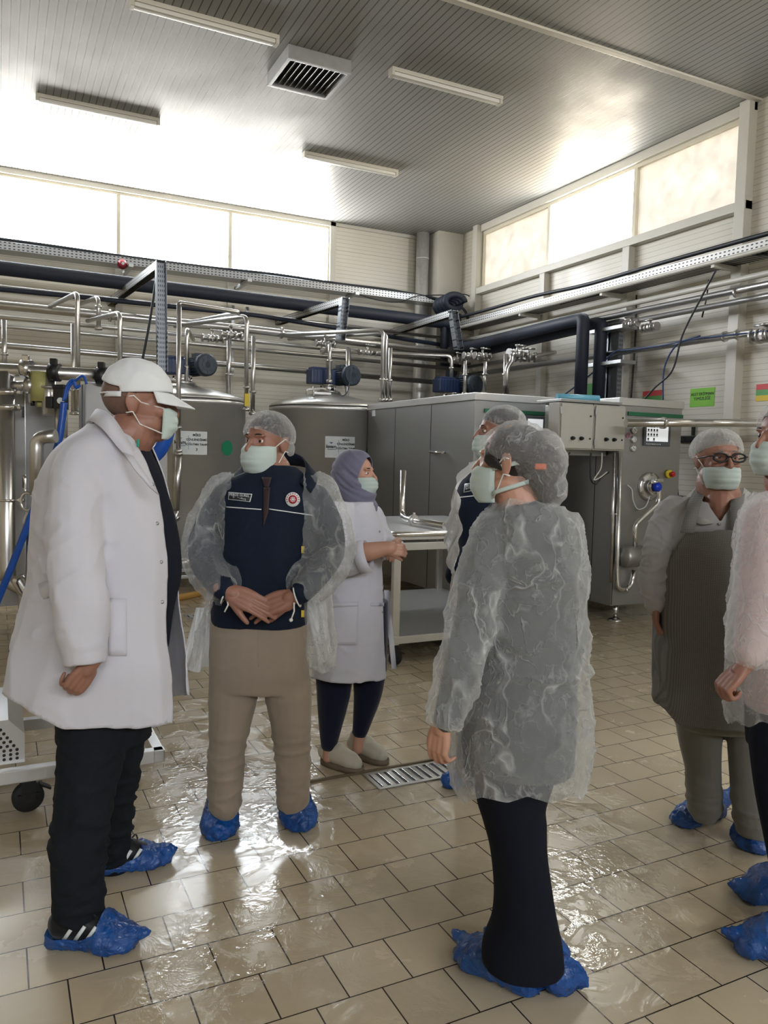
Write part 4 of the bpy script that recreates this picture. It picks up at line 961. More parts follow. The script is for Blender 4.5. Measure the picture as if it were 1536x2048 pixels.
def sheer(name, opac=.45, col=(.86, .87, .86, 1), crease=.5, scale=7., tint_trans=None):
    """thin non-woven gown cloth: lets the clothes beneath show through, denser along creases"""
    t = NT(name); P = t.obj(); t.t.nodes.remove(t.b)
    w = t.n('TexNoise', Scale=scale*.6, Detail=3.0); t.l(P, w.inputs['Vector'])
    ws = t.n('VectorMath', operation='MULTIPLY_ADD'); t.l(w.outputs['Color'], ws.inputs[0]); ws.inputs[1].default_value = (.16, .16, .16); t.l(P, ws.inputs[2])
    def lines(sc, wd, st):
        mp = t.n('Mapping'); mp.inputs['Scale'].default_value = st; t.l(ws.outputs[0], mp.inputs[0])
        v = t.n('TexNoise', Scale=sc, Detail=2.0, Roughness=.5, Distortion=.35); t.l(mp.outputs[0], v.inputs['Vector'])
        return t.ramp(t.math('ABSOLUTE', t.math('SUBTRACT', v.outputs[0], .5)), [(0.0, g1(1)), (wd*.35, g1(.45)), (wd, g1(0))])
    l1 = lines(scale*.8, .03, (1, 1, .45)); l2 = lines(scale*2.4, .035, (1, 1, .8))
    n = t.n('TexNoise', Scale=3.0, Detail=6.0, Roughness=.65); t.l(P, n.inputs['Vector'])
    msk = t.ramp(n.outputs[0], [(.42, g1(0)), (.62, g1(1))])
    ln = t.math('MULTIPLY', t.math('MAXIMUM', l1, t.math('MULTIPLY', l2, .6)), msk)
    fn = t.n('TexNoise', Scale=90.0, Detail=2.0); t.l(P, fn.inputs['Vector'])
    lw = t.n('LayerWeight'); lw.inputs['Blend'].default_value = .35
    a = t.math('ADD', t.math('MULTIPLY', ln, crease), t.math('ADD', opac-.14, t.math('MULTIPLY', n.outputs[0], .22)))
    a = t.math('ADD', a, t.math('MULTIPLY', fn.outputs[0], .08)); a = t.math('ADD', a, t.math('MULTIPLY', lw.outputs['Facing'], .30))
    a = t.math('MINIMUM', a, .96)
    d = t.n('BsdfDiffuse'); d.inputs[0].default_value = col; tl = t.n('BsdfTranslucent'); tl.inputs[0].default_value = col
    m1 = t.n('MixShader'); m1.inputs[0].default_value = .45; t.l(d.outputs[0], m1.inputs[1]); t.l(tl.outputs[0], m1.inputs[2])
    bp = t.n('Bump'); bp.inputs['Strength'].default_value = .7; bp.inputs['Distance'].default_value = .012
    t.l(t.math('ADD', ln, t.math('MULTIPLY', n.outputs[0], 1.2)), bp.inputs['Height'])
    t.l(bp.outputs[0], d.inputs['Normal']); t.l(bp.outputs[0], tl.inputs['Normal'])
    tr = t.n('BsdfTransparent'); m2 = t.n('MixShader'); t.l(a, m2.inputs[0]); t.l(tr.outputs[0], m2.inputs[1]); t.l(m1.outputs[0], m2.inputs[2])
    t.l(m2.outputs[0], t.o.inputs[0]); return t.m
def plastic_bag():
    t = NT('blue_plastic_film'); b = t.b; P = t.obj()
    n = t.n('TexNoise', Scale=9.0, Detail=3.0); t.l(P, n.inputs['Vector'])
    t.l(t.mix(n.outputs[0], srgb(4, 38, 104), srgb(22, 104, 190)), b.inputs['Base Color'])
    b.inputs['Roughness'].default_value = .16; b.inputs['Specular IOR Level'].default_value = .7
    ws = t.n('TexNoise', Scale=18.0, Detail=5.0, Roughness=.6, Distortion=1.2); t.l(P, ws.inputs['Vector'])
    v = t.n('TexVoronoi', feature='DISTANCE_TO_EDGE', Scale=30.0); t.l(P, v.inputs['Vector'])
    t.bump(t.math('ADD', ws.outputs[0], t.math('MULTIPLY', v.outputs['Distance'], .5)), 1.0, .014)
    tr = t.n('BsdfTransparent'); tr.inputs[0].default_value = (.25, .55, .95, 1); mx = t.n('MixShader'); mx.inputs[0].default_value = .88
    t.l(tr.outputs[0], mx.inputs[1]); t.l(b.outputs[0], mx.inputs[2]); t.l(mx.outputs[0], t.o.inputs[0]); return t.m
M['skin_a'] = skin_mat('tanned_skin', srgb(156, 113, 95)); M['skin_b'] = skin_mat('fair_skin', srgb(196, 151, 129))
M['coat'] = cloth('white_lab_coat', srgb(203, 201, 209), .75, .03, bump=.12, bscale=14.)
M['cap'] = cloth('white_cap_cloth', srgb(226, 228, 230), .7, .04)
M['navy'] = cloth('navy_fleece', srgb(18, 28, 46), .85, .15, bump=.2, sheen=.03)
M['navy_pants'] = cloth('dark_navy_trousers', srgb(13, 17, 30), .9, .2, sheen=.0)
M['jeans'] = cloth('black_jeans', srgb(22, 27, 34), .85, .35, bump=.25, sheen=.0)
M['beige'] = cloth('beige_trousers', srgb(150, 136, 120), .8, .1, bump=.15)
M['leggings'] = cloth('navy_leggings', srgb(16, 20, 44), .85, .1)
M['scarf'] = cloth('grey_lilac_headscarf', srgb(126, 124, 146), .8, .35, bump=.2, bscale=30.)
M['shirt_grey'] = cloth('light_grey_shirt', srgb(170, 168, 168), .85, .06, bump=.12)
M['trouser_grey'] = cloth('grey_trousers', srgb(118, 116, 108), .85, .1)
M['collar_grey'] = cloth('pale_collar', srgb(160, 158, 150), .8, .06)
M['pink_cloth'] = cloth('pale_pink_shirt', srgb(206, 182, 180), .85, .08)
M['grey_cloth'] = cloth('grey_jumper', srgb(70, 72, 72), .85, .1)
M['sweater'] = cloth('dark_sweater', srgb(22, 25, 38), .9, .1, sheen=0.)
M['hair'] = cloth('dark_hair', srgb(38, 30, 28), .6, .3, bump=.4, bscale=60.)
M['hair_grey'] = cloth('grey_hair', srgb(128, 120, 112), .6, .3, bump=.3, bscale=60.)
M['hair_short'] = cloth('cropped_hair', srgb(120, 92, 80), .6, .2, bump=.3, bscale=90.)
M['tie'] = cloth('brown_tie', srgb(58, 40, 40), .6, .3)
M['eye_white'] = simple('eye_white', srgb(225, 220, 215), .2, noise_amt=.02)
M['iris'] = simple('dark_iris', srgb(34, 22, 18), .15)
M['mask'] = cloth('mint_surgical_mask', srgb(190, 204, 198), .75, .03, bump=.08)
M['elastic'] = simple('white_elastic', srgb(228, 228, 222), .6, noise_amt=.02)
M['gown'] = sheer('sheer_gown', .20, crease=.65); M['gown_dense'] = sheer('sheer_gown_dense', .22, scale=9., crease=.65); M['gown_flare'] = sheer('gown_flare', .84, col=(.9, .9, .89, 1))
M['net'] = sheer('hair_net', .20, (.88, .88, .87, 1), .7, 14.)
M['bag'] = plastic_bag()
M['shoe_white'] = cloth('beige_work_shoe', srgb(196, 188, 170), .55, .12, bump=.1)
M['sole'] = simple('dirty_sole', srgb(112, 98, 80), .7, noise_amt=.3, nscale=30.)
M['shoe_black'] = cloth('black_shoe', srgb(20, 20, 24), .5, .1)
def apron_mat():
    t = NT('fine_checked_apron'); b = t.b; P = t.pos(); sp = t.n('SeparateXYZ'); t.l(P, sp.inputs[0])
    u = t.math('ADD', t.math('MULTIPLY', sp.outputs['X'], .9), t.math('MULTIPLY', sp.outputs['Y'], -.44))
    a = t.math('LESS_THAN', t.math('FRACT', t.math('DIVIDE', u, .006)), .5); c = t.math('LESS_THAN', t.math('FRACT', t.math('DIVIDE', sp.outputs['Z'], .006)), .5)
    k = t.math('MULTIPLY', t.math('ADD', a, c), .5)
    t.l(t.mix(k, srgb(92, 91, 88), srgb(126, 124, 119)), b.inputs['Base Color']); b.inputs['Roughness'].default_value = .85
    n = t.n('TexNoise', Scale=12.0, Detail=3.0); t.l(P, n.inputs['Vector']); t.bump(n.outputs[0], .15, .01); return t.m
M['apron'] = apron_mat()

# ---- solid primitives gathered in a bmesh, then fused by voxel remeshing
def ell(bm, c, ax, ay, az, rx, ry, rz, seg=20):
    Mx = Matrix(((ax.x*rx, ay.x*ry, az.x*rz, c.x), (ax.y*rx, ay.y*ry, az.y*rz, c.y), (ax.z*rx, ay.z*ry, az.z*rz, c.z), (0, 0, 0, 1)))
    bmesh.ops.create_uvsphere(bm, u_segments=seg, v_segments=seg//2+2, radius=1, matrix=Mx)
def limb(bm, pts, sub=5, n=16, squash=1.0, cap=True):
    """pts: (Vector, radius); smooth tapered tube with round ends"""
    P = catmull([(p.x, p.y, p.z, r) for p, r in pts], sub)
    V = [Vector(q[:3]) for q in P]; Rr = [max(.002, q[3]) for q in P]
    if True:
        for end in ((0, -1) if cap else (0,)):
            d = (V[0]-V[1]).normalized() if end == 0 else (V[-1]-V[-2]).normalized(); p, r = V[end], Rr[end]
            ex = [(p+d*r*sin(a), max(.001, r*cos(a))) for a in (.5, 1.0, 1.35)]
            if end == 0: V = [e_[0] for e_ in ex[::-1]]+V; Rr = [e_[1] for e_ in ex[::-1]]+Rr
            else: V += [e_[0] for e_ in ex]; Rr += [e_[1] for e_ in ex]
    sweep(bm, V, Rr, n)
def rings(bm, rows, n=36, p=2.3, close=True, ax=None, ay=None, sub=5):
    """rows: (centre Vector, half along ax, half along ay); stacked horizontal cross-sections"""
    ax = ax or Vector((AX.x, AX.y, 0)).normalized(); ay = ay or Vector((AZ.x, AZ.y, 0)).normalized()
    P = catmull([(c.x, c.y, c.z, a, b) for c, a, b in rows], sub); out = []
    for q in P:
        c = Vector(q[:3]); ring = []
        for k in range(n):
            A = 2*pi*k/n; ca, sa = cos(A), sin(A)
            ring.append(bm.verts.new(c+ax*(abs(ca)**(2/p)*(1 if ca > 0 else -1)*q[3])+ay*(abs(sa)**(2/p)*(1 if sa > 0 else -1)*q[4])))
        out.append(ring)
    for i in range(len(out)-1):
        for k in range(n):
            j = (k+1) % n; bm.faces.new((out[i][k], out[i][j], out[i+1][j], out[i+1][k]))
    if close: bm.faces.new(out[0][::-1]); bm.faces.new(out[-1])
    return out
def fuse(bm, vox, smooth=3):
    """closed parts -> one continuous skin, returned as a bmesh"""
    bmesh.ops.recalc_face_normals(bm, faces=bm.faces)
    me = bpy.data.meshes.new('tmp'); bm.to_mesh(me); bm.free()
    o = bpy.data.objects.new('tmp', me); C.objects.link(o)
    m = o.modifiers.new('r', 'REMESH'); m.mode = 'VOXEL'; m.voxel_size = vox
    if smooth: s = o.modifiers.new('s', 'SMOOTH'); s.factor = .5; s.iterations = smooth
    dg = bpy.context.evaluated_depsgraph_get(); dg.update()
    m2 = bpy.data.meshes.new_from_object(o.evaluated_get(dg)); bpy.data.objects.remove(o)
    b2 = bmesh.new(); b2.from_mesh(m2); bpy.data.meshes.remove(m2); b2.normal_update(); return b2
def displace(bm, fn):
    bm.normal_update(); D = [(v, v.normal.copy()*fn(v.co, v.normal)) for v in bm.verts]
    for v, d in D: v.co += d
    bm.normal_update()
def cut(bm, pred):
    f = [f for f in bm.faces if pred(f.calc_center_median(), f.normal)]
    bmesh.ops.delete(bm, geom=f, context='FACES')
    for _ in range(6):
        mv = []
        for v in bm.verts:
            if v.is_boundary:
                nb = [e_.other_vert(v) for e_ in v.link_edges if e_.is_boundary]
                if len(nb) == 2: mv.append((v, (nb[0].co+nb[1].co)*.25+v.co*.5))
        for v, c in mv: v.co = c
    bm.normal_update()
def nz(p, sx, sy, sz, seed=0.): return noise.noise(Vector((p.x*sx+seed, p.y*sy+seed*1.7, p.z*sz-seed)))
def ridge(x): return 1-abs(x)*2.2
def folds(amp=.006, vert=9., horiz=2., seed=0., fine=.0):
    """long hanging folds (mostly vertical) with a few slanted ones"""
    def f(p, n):
        w = nz(p, 2.2, 2.2, 1.4, seed+5)*.25
        q = Vector((p.x+w, p.y-w, p.z))
        r = amp*(nz(q, vert, vert, horiz, seed)*1.3+.5*nz(q, vert*1.9, vert*1.9, horiz*2.1, seed+3))
        if fine: r += fine*max(0, ridge(nz(q, 16, 16, 13, seed+9)))**3
        return r
    return f
def creases(amp=.006, seed=0., s=11.):
    """short sharp creases in every direction"""
    def f(p, n):
        q = p+Vector((nz(p, 4, 4, 4, seed), nz(p, 4, 4, 4, seed+2), nz(p, 4, 4, 4, seed+4)))*.12
        a = max(0, ridge(nz(q, s, s, s*.55, seed+6)))**4; b = max(0, ridge(nz(q, s*1.8, s*1.8, s*1.6, seed+8)))**4
        return amp*(a*.9+b*.5-.3)+amp*.8*nz(p, 5, 5, 3, seed)
    return f
def solid(o, th, off=0):
    m = o.modifiers.new('thickness', 'SOLIDIFY'); m.thickness = th; m.offset = off; return o

class Person:
    def __init__(s, label, D, root_px, fwd, up=None):
        s.D = D; g = onz(root_px[0], root_px[1], 0) if root_px[1] > 1100 else at(root_px[0], root_px[1], D)
        s.root = thing('person', (g.x, g.y, 0), label, 'person'); s.k = FOC/D
        s.body = NB()
    def P(s, x, y, dd=0.): return at(x, y, s.D+dd)
    def r(s, px, dd=0.): return px*(s.D+dd)/FOC
    def L(s, bm, pts, bare=False, **kw):
        f = .66 if (bm is s.body and not bare) else 1.
        limb(bm, [(s.P(q[0], q[1], q[2]), s.r(q[3])*f) for q in pts], **kw)
    def T(s, bm, rows, **kw):
        """torso rows: (y, xl, xr, half depth m, dd)"""
        R_ = []
        for y, xl, xr, hd, dd in rows:
            f = .7 if bm is s.body else 1.
            c = s.P((xl+xr)/2, y, dd); R_.append((c, s.r((xr-xl)/2, dd)*f, hd*f))
        return rings(bm, R_, **kw)
    def part(s, name, bm, mat, smooth=True, parent=None, label=None):
        o = meshobj(name, bm, mat if not isinstance(mat, str) else M[mat], parent or s.root, smooth)
        if label: o['label'] = label
        return o
    def head(s, c, hh, F, U=EZ, neck=None, ears=True, nose=1.0, jaw=1.0, skin='skin_a', iris=True, brow=True):
        """c: centre between the ears; hh: head height; F: facing direction"""
        F = (F-U*F.dot(U)*0).normalized(); R_ = F.cross(U).normalized(); U2 = R_.cross(F).normalized()
        s.hc, s.hh, s.F, s.R_, s.U = c, hh, F, R_, U2
        s.H = lambda x, y, z: c+R_*(x*hh)+F*(y*hh)+U2*(z*hh)      # x: person's right, y: forward, z: up, in head heights
        b = s.body; H_ = s.H
        ell(b, H_(0, -.05, .14), R_, F, U2, .335*hh, .405*hh, .35*hh, 28)
        ell(b, H_(0, .10, -.02), R_, F, U2, .285*hh, .30*hh, .38*hh, 28)
        ell(b, H_(0, .13, -.24), R_, F, U2, .23*hh*jaw, .235*hh, .21*hh, 24)
        ell(b, H_(0, .27, -.38), R_, F, U2, .12*hh, .10*hh, .09*hh, 18)
        for k in (-1, 1):
            ell(b, H_(.165*k, .26, -.08), R_, F, U2, .10*hh, .10*hh, .09*hh, 16)        # cheekbone
            ell(b, H_(.12*k, .325, .135), (R_+F*-.25*k).normalized(), F, U2, .12*hh, .055*hh, .04*hh, 16)   # brow ridge
            ell(b, H_(.2*k, .02, -.27), R_, F, U2, .10*hh, .2*hh, .14*hh, 16)
            if ears:
                a = (F*.9-R_*k*.25).normalized(); ell(b, H_(.335*k, -.05, -.02), (R_*k+F*.0).normalized(), a, U2, .035*hh, .075*hh, .135*hh, 16)
                ell(b, H_(.36*k, -.09, .02), (R_*k-F*.5).normalized(), a, U2, .025*hh, .05*hh, .11*hh, 14)
        limb(b, [(H_(0, .36, .10), .028*hh), (H_(0, .43, -.0), .036*hh), (H_(0, .475*nose, -.09), .05*hh), (H_(0, .40, -.13), .045*hh)], n=12)
        for k in (-1, 1): ell(b, H_(.05*k, .41, -.115), R_, F, U2, .035*hh, .04*hh, .03*hh, 12)
        ell(b, H_(0, .375, -.235), R_, F, U2, .085*hh, .035*hh, .02*hh, 14); ell(b, H_(0, .365, -.275), R_, F, U2, .075*hh, .035*hh, .022*hh, 14)
        if neck is not None:
            p, r = neck; limb(b, [(H_(0, -.06, -.12), .24*hh*.9), (H_(0, -.07, -.35), r*1.0), (p, r*1.08)], n=20)
    def sockets(s, bm):
        e_ = [s.H(.135*k, .33, .05) for k in (-1, 1)]
        for v in bm.verts:
            for c in e_:
                d = (v.co-c).length/s.hh
                if d < .10: v.co -= s.F*(s.hh*.035*(1-(d/.10)**2))
    def eyes(s, look=(0, 0), brow='hair', lid='skin_a', size=.052, openness=.55):
        L_ = (s.F+s.R_*look[0]+s.U*look[1]).normalized()
        for k in (-1, 1):
            c = s.H(.135*k, .290, .05); r = size*s.hh
            bm = NB(); bmesh.ops.create_uvsphere(bm, u_segments=20, v_segments=14, radius=r, matrix=Matrix.Translation(c)); e_ = s.part('eye', bm, 'eye_white')
            bm = NB(); a, b, d = frame_of(L_); cyl(bm, c+d*r*.9, c+d*r*1.02, r*.52, r*.4, 18); s.part('iris', bm, 'iris', parent=e_)
            # lids: two bands of a slightly larger sphere
            bm = NB(); rr = r*1.16
            for lo, hi in ((openness*.55, 1.45), (-1.3, -openness*.75)):
                g = []
                for i in range(7):
                    t_ = lo+(hi-lo)*i/6; row = []
                    for j in range(15):
                        A = -1.45+2.9*j/14; row.append(bm.verts.new(c+(s.F*cos(t_)*cos(A)+s.R_*cos(t_)*sin(A)+s.U*sin(t_))*rr))
                    g.append(row)
                for i in range(6):
                    for j in range(14): bm.faces.new((g[i][j], g[i][j+1], g[i+1][j+1], g[i+1][j]))
            s.part('eyelid', bm, lid)
            if brow:
                bm = NB(); P_ = []
                for i in range(7):
                    t_ = i/6; P_.append(s.H(k*(.065+.165*t_), .375-.075*t_**2, .145+.025*sin(t_*pi)-.02*t_))
                sweep(bm, P_, [r*.12, r*.26, r*.3, r*.3, r*.26, r*.18, r*.08], 8); s.part('eyebrow', bm, brow)
    def mask(s, loops=True, top=-.03, bot=-.50, puff=1.0, ties=False, wx=.305, ey=.10):
        """pleated surgical mask over nose, mouth and chin"""
        bm = NB(); nu, nv = 22, 26; g = []
        for i in range(nv+1):
            t_ = i/nv; z = top+(bot-top)*t_; row = []
            # forward profile of the mid line
            fy = .47+.045*sin(min(1, t_*1.6)*pi*.5)*puff-.17*max(0, t_-.55)**1.4*2.2
            if t_ < .12: fy -= .05*(1-t_/.12)
            for j in range(nu+1):
                u = -1+2*j/nu; wv = wx-.06*max(0, t_-.4)
                x = wv*sin(u*1.35)/sin(1.35); y = fy-(fy-.06-.05*t_)*(1-cos(u*1.5))/(1-cos(1.5))*.98
                y = fy-(fy-ey)*abs(u)**2.3
                pl = .012*abs(sin(t_*pi*4.0))*(1-abs(u)**3)
                zz = z+.03*abs(u)*(1 if t_ > .5 else -1)*abs(t_-.5)*1.2+.012*nz(Vector((u, t_, 0)), 3, 3, 1, s.hh*50)
                row.append(bm.verts.new(s.H(x, y+pl, zz)))
            g.append(row)
        for i in range(nv):
            for j in range(nu): bm.faces.new((g[i][j], g[i][j+1], g[i+1][j+1], g[i+1][j]))
        mk = solid(s.part('face_mask', bm, 'mask'), .0015)
        for k in (-1, 1):
            for z0, z1 in ((top-.02, .08), (bot+.08, -.12)):
                bm = NB(); sweep(bm, [s.H((wx-.01)*k, ey+.01, z0), s.H((wx*.4+.2)*k, .05, (z0*.6+z1*.4)), s.H(.375*k, -.04, z1), s.H(.37*k, -.12, (z1-.02))], .0022 if not ties else .004, 8)
                s.part('ear_loop', bm, 'elastic', parent=mk)
        return mk
    def hairnet(s, fx=1.0, back=0.0, low=-.02, seed=1., mat='net', r=(.40, .475, .42), cz=.14, hair='hair', hairr=(.352, .42, .365), front=.10, dense=0.):
        """gathered non-woven cap over the hair"""
        H_ = s.H; bm = NB(); ell(bm, H_(0, -.055, .15), s.R_, s.F, s.U, hairr[0]*s.hh, hairr[1]*s.hh, hairr[2]*s.hh, 32)
        cut(bm, lambda c, n: (c-s.hc).dot(s.U)/s.hh < low+.05+max(0, (c-s.hc).dot(s.F)/s.hh+.12)*.62*fx)
        s.part('hair', bm, hair)
        bm = NB(); ell(bm, H_(0, -.07+back, cz), s.R_, s.F, s.U, r[0]*s.hh, r[1]*s.hh, r[2]*s.hh, 64)
        bmesh.ops.subdivide_edges(bm, edges=bm.edges[:], cuts=1, use_grid_fill=True)
        def fn(p, n):
            q = p-s.hc; x, y, z = q.dot(s.R_), q.dot(s.F), q.dot(s.U); A = math.atan2(x, y)
            edge = max(0, min(1, (.32-z/s.hh)/.4))
            return s.hh*(.022*noise.noise(Vector((A*5, z*18, seed)))+.018*edge*sin(A*26+4*noise.noise(Vector((A*2, z*9, seed+3))))+.03*noise.noise(Vector((x*9, y*9, z*9+seed))))
        displace(bm, fn)
        def lim(c, n):
            q = c-s.hc; y, z = q.dot(s.F)/s.hh, q.dot(s.U)/s.hh
            return z < low+max(0, y+.12)*.62*fx+.0
        cut(bm, lim); net = s.part('hair_net', bm, mat)
        # elastic hem, a little gathered roll
        bd = [v.co.copy() for v in net.data.vertices]
        return net
    def hand(s, b, w, d, pn, L, curl=(.5, .5, .5, .5), thumb=(.6, .3), side=1, spread=.07, rw=None):
        """w wrist point, d hand direction, pn palm normal (out of the palm), L hand length; side: +1 thumb lies along d x pn"""
        d = d.normalized(); pn = (pn-d*pn.dot(d)).normalized(); t_ = d.cross(pn).normalized()*side; k = L/.19
        rw = rw or .027*k
        pal = .095*k
        limb(b, [(w-d*.03*k, rw), (w, rw*.98), (w+d*.02*k, rw*.95)], n=14)
        for o_, r_ in ((-.027, .0135), (-.009, .0145), (.009, .0145), (.026, .0145)):
            limb(b, [(w+t_*o_*.55*k+d*.005*k, .015*k), (w+t_*o_*k+d*pal*.55, r_*k*1.05), (w+t_*o_*1.05*k+d*pal*.97, r_*k*.85)], n=12)
        ell(b, w+d*.035*k+t_*.026*k+pn*.008*k, t_, d, pn, .018*k, .03*k, .015*k, 14)
        segs = (.043, .027, .021)
        for i, (o_, ln, off) in enumerate(((.028, .93, .0), (.0095, 1.03, .004), (-.0095, .96, .001), (-.028, .78, -.006))):
            p = w+t_*o_*1.05*k+d*(pal+off*k); a = 0.; dirs = d; pts = [(p-dirs*.012*k, .0098*k)]
            pts.append((p, .0096*k)); c = curl[i]
            for m_, sl in enumerate(segs):
                a += c*(1.0, 1.15, .75)[m_]
                v = (d*cos(a)+pn*sin(a)+t_*spread*(1.5-i)*.6).normalized(); p = p+v*sl*ln*k
                pts.append((p, (.0088, .0080, .0068)[m_]*k))
            limb(b, pts, sub=3, n=10)
        p = w+d*.02*k+t_*.02*k; v1 = (d*cos(thumb[0])+t_*sin(thumb[0])+pn*.25).normalized(); v2 = (v1+pn*thumb[1]+d*.15).normalized(); v3 = (v2+pn*thumb[1]*.8+d*.25).normalized()
        pts = [(p, .016*k), (p+v1*.04*k, .0135*k), (p+v1*.04*k+v2*.034*k, .0108*k), (p+v1*.04*k+v2*.034*k+v3*.028*k, .0085*k)]
        limb(b, pts, sub=3, n=12)
    def finish(s, vox=.0034, skin='skin_a', sm=3, sock=True):
        b = fuse(s.body, vox, sm)
        if sock and hasattr(s, 'hc'): s.sockets(b)
        return s.part('body', b, skin)
    def cover(s, heel, toe, wdt=.058, h=.105, ankle=None, low=False, tip=.02, seed=0., mat='bag'):
        """elasticated plastic shoe cover around a shoe; heel/toe are floor points"""
        heel = Vector((heel.x, heel.y, 0)); toe = Vector((toe.x, toe.y, 0)); d = (toe-heel).normalized(); sd = d.cross(EZ); L_ = (toe-heel).length
        bm = NB(); rr = []
        for t_, w_, hh in ((-.04, .55, .62), (.0, .9, .95), (.12, 1.05, 1.12), (.3, 1.05, 1.15), (.45, 1.1, 1.0), (.62, 1.22, .82), (.8, 1.15, .62), (.95, .8, .48), (1.02, .45, .36)):
            rr.append((heel.x+d.x*L_*t_, heel.y+d.y*L_*t_, 0., w_*wdt, hh*h))
        P_ = catmull(rr, 5); n = 30; ring = []
        for q in P_:
            c = Vector(q[:3]); row = []
            for k in range(n):
                A = 2*pi*k/n; x = cos(A); z = sin(A)
                row.append(bm.verts.new(c+sd*(abs(x)**.8*(1 if x > 0 else -1)*q[3])+EZ*(max(.004, q[4]*.42+q[4]*.58*z if z > -.0 else q[4]*.42*(1-abs(z)**.5)+.003))))
            ring.append(row)
        for i in range(len(ring)-1):
            for k in range(n):
                j = (k+1) % n; bm.faces.new((ring[i][k], ring[i][j], ring[i+1][j], ring[i+1][k]))
        bm.faces.new(ring[0][::-1]); bm.faces.new(ring[-1])
        # loose pointed end of the bag
        a = toe+d*tip*1.2+EZ*.035
        limb(bm, [(toe-d*.05+EZ*.04, .035), (toe+EZ*.04, .026), (a+EZ*.012, .008)], n=14)
        b = fuse(bm, .006, 2)
        for v in b.verts:
            if v.co.z < .02: v.co.z = max(.002, v.co.z)
        displace(b, lambda p, n_: 0 if p.z < .006 else .005*nz(p, 16, 16, 14, seed)+.0055*max(0, ridge(noise.noise(Vector(((p-heel).dot(d)*26, (p-heel).dot(sd)*14+p.z*16, seed+4)))))**3)
        for v in b.verts: v.co.z = max(.0015, v.co.z)
        if low:   # pulled down at the heel: the shoe shows
            cut(b, lambda c, n_: (c-heel).dot(d)/L_ < .6 and c.z > .052+.10*max(0, (c-heel).dot(d)/L_-.42)+.05*max(0, .1-(c-heel).dot(d)/L_))
        # opening on top around the ankle
        if ankle:
            A = Vector(ankle); cut(b, lambda c, n_: n_.z > .2 and (Vector((c.x-A.x, c.y-A.y, 0))).length < .045 and c.z > h*.8)
        o = s.part('shoe_cover', b, mat)
        bm = NB(); limb(bm, [(heel+d*.03+EZ*.048, .036), (heel+d*L_*.35+EZ*.052, .04), (heel+d*L_*.65+EZ*.036, .034), (toe-d*.05+EZ*.03, .027)], n=16)
        sh = s.part('shoe', bm, 'shoe_black')
        if low:
            bm = NB(); limb(bm, [(heel+d*.03+EZ*.065, .046), (heel+d*L_*.3+EZ*.068, .05), (heel+d*L_*.55+EZ*.05, .044), (heel+d*L_*.75+EZ*.036, .034)], n=18); limb(bm, [(heel+d*.05+EZ*.08, .044), (heel+d*.06+EZ*.13, .042)], n=16)
            s.part('sneaker', fuse(bm, .006, 2), 'shoe_black', parent=sh); q = sd if sd.dot(AZ) < 0 else -sd
            for k in range(3):
                a = heel+d*(L_*.26+.034*k)+q*.0525+EZ*.05; u = (d*.55+EZ*.83).normalized(); bm = NB(); obox(bm, a+EZ*.012-q*.003, u, q, u.cross(q), .06, .004, .011); s.part('shoe_stripe', bm, 'white', parent=sh)
            bm = NB(); c = heel+d*L_*.5+EZ*.1; sweep(bm, [c+Vector((.014*cos(a), .022*sin(a), .012*sin(2*a))) for a in [i*pi/6 for i in range(13)]], .003, 8); s.part('shoe_lace', bm, 'shoe_black', parent=sh)
        return o
SR = Vector((AX.x, AX.y, 0)).normalized(); SD = Vector((AZ.x, AZ.y, 0)).normalized()
def face(a, up=0.): return (SR*sin(radians(a))-SD*cos(radians(a))+EZ*up).normalized()   # 0 = towards the camera, +90 = picture right
def legs(s, bm, near, far=None):
    for L_ in (near, far):
        if L_: s.L(bm, L_)

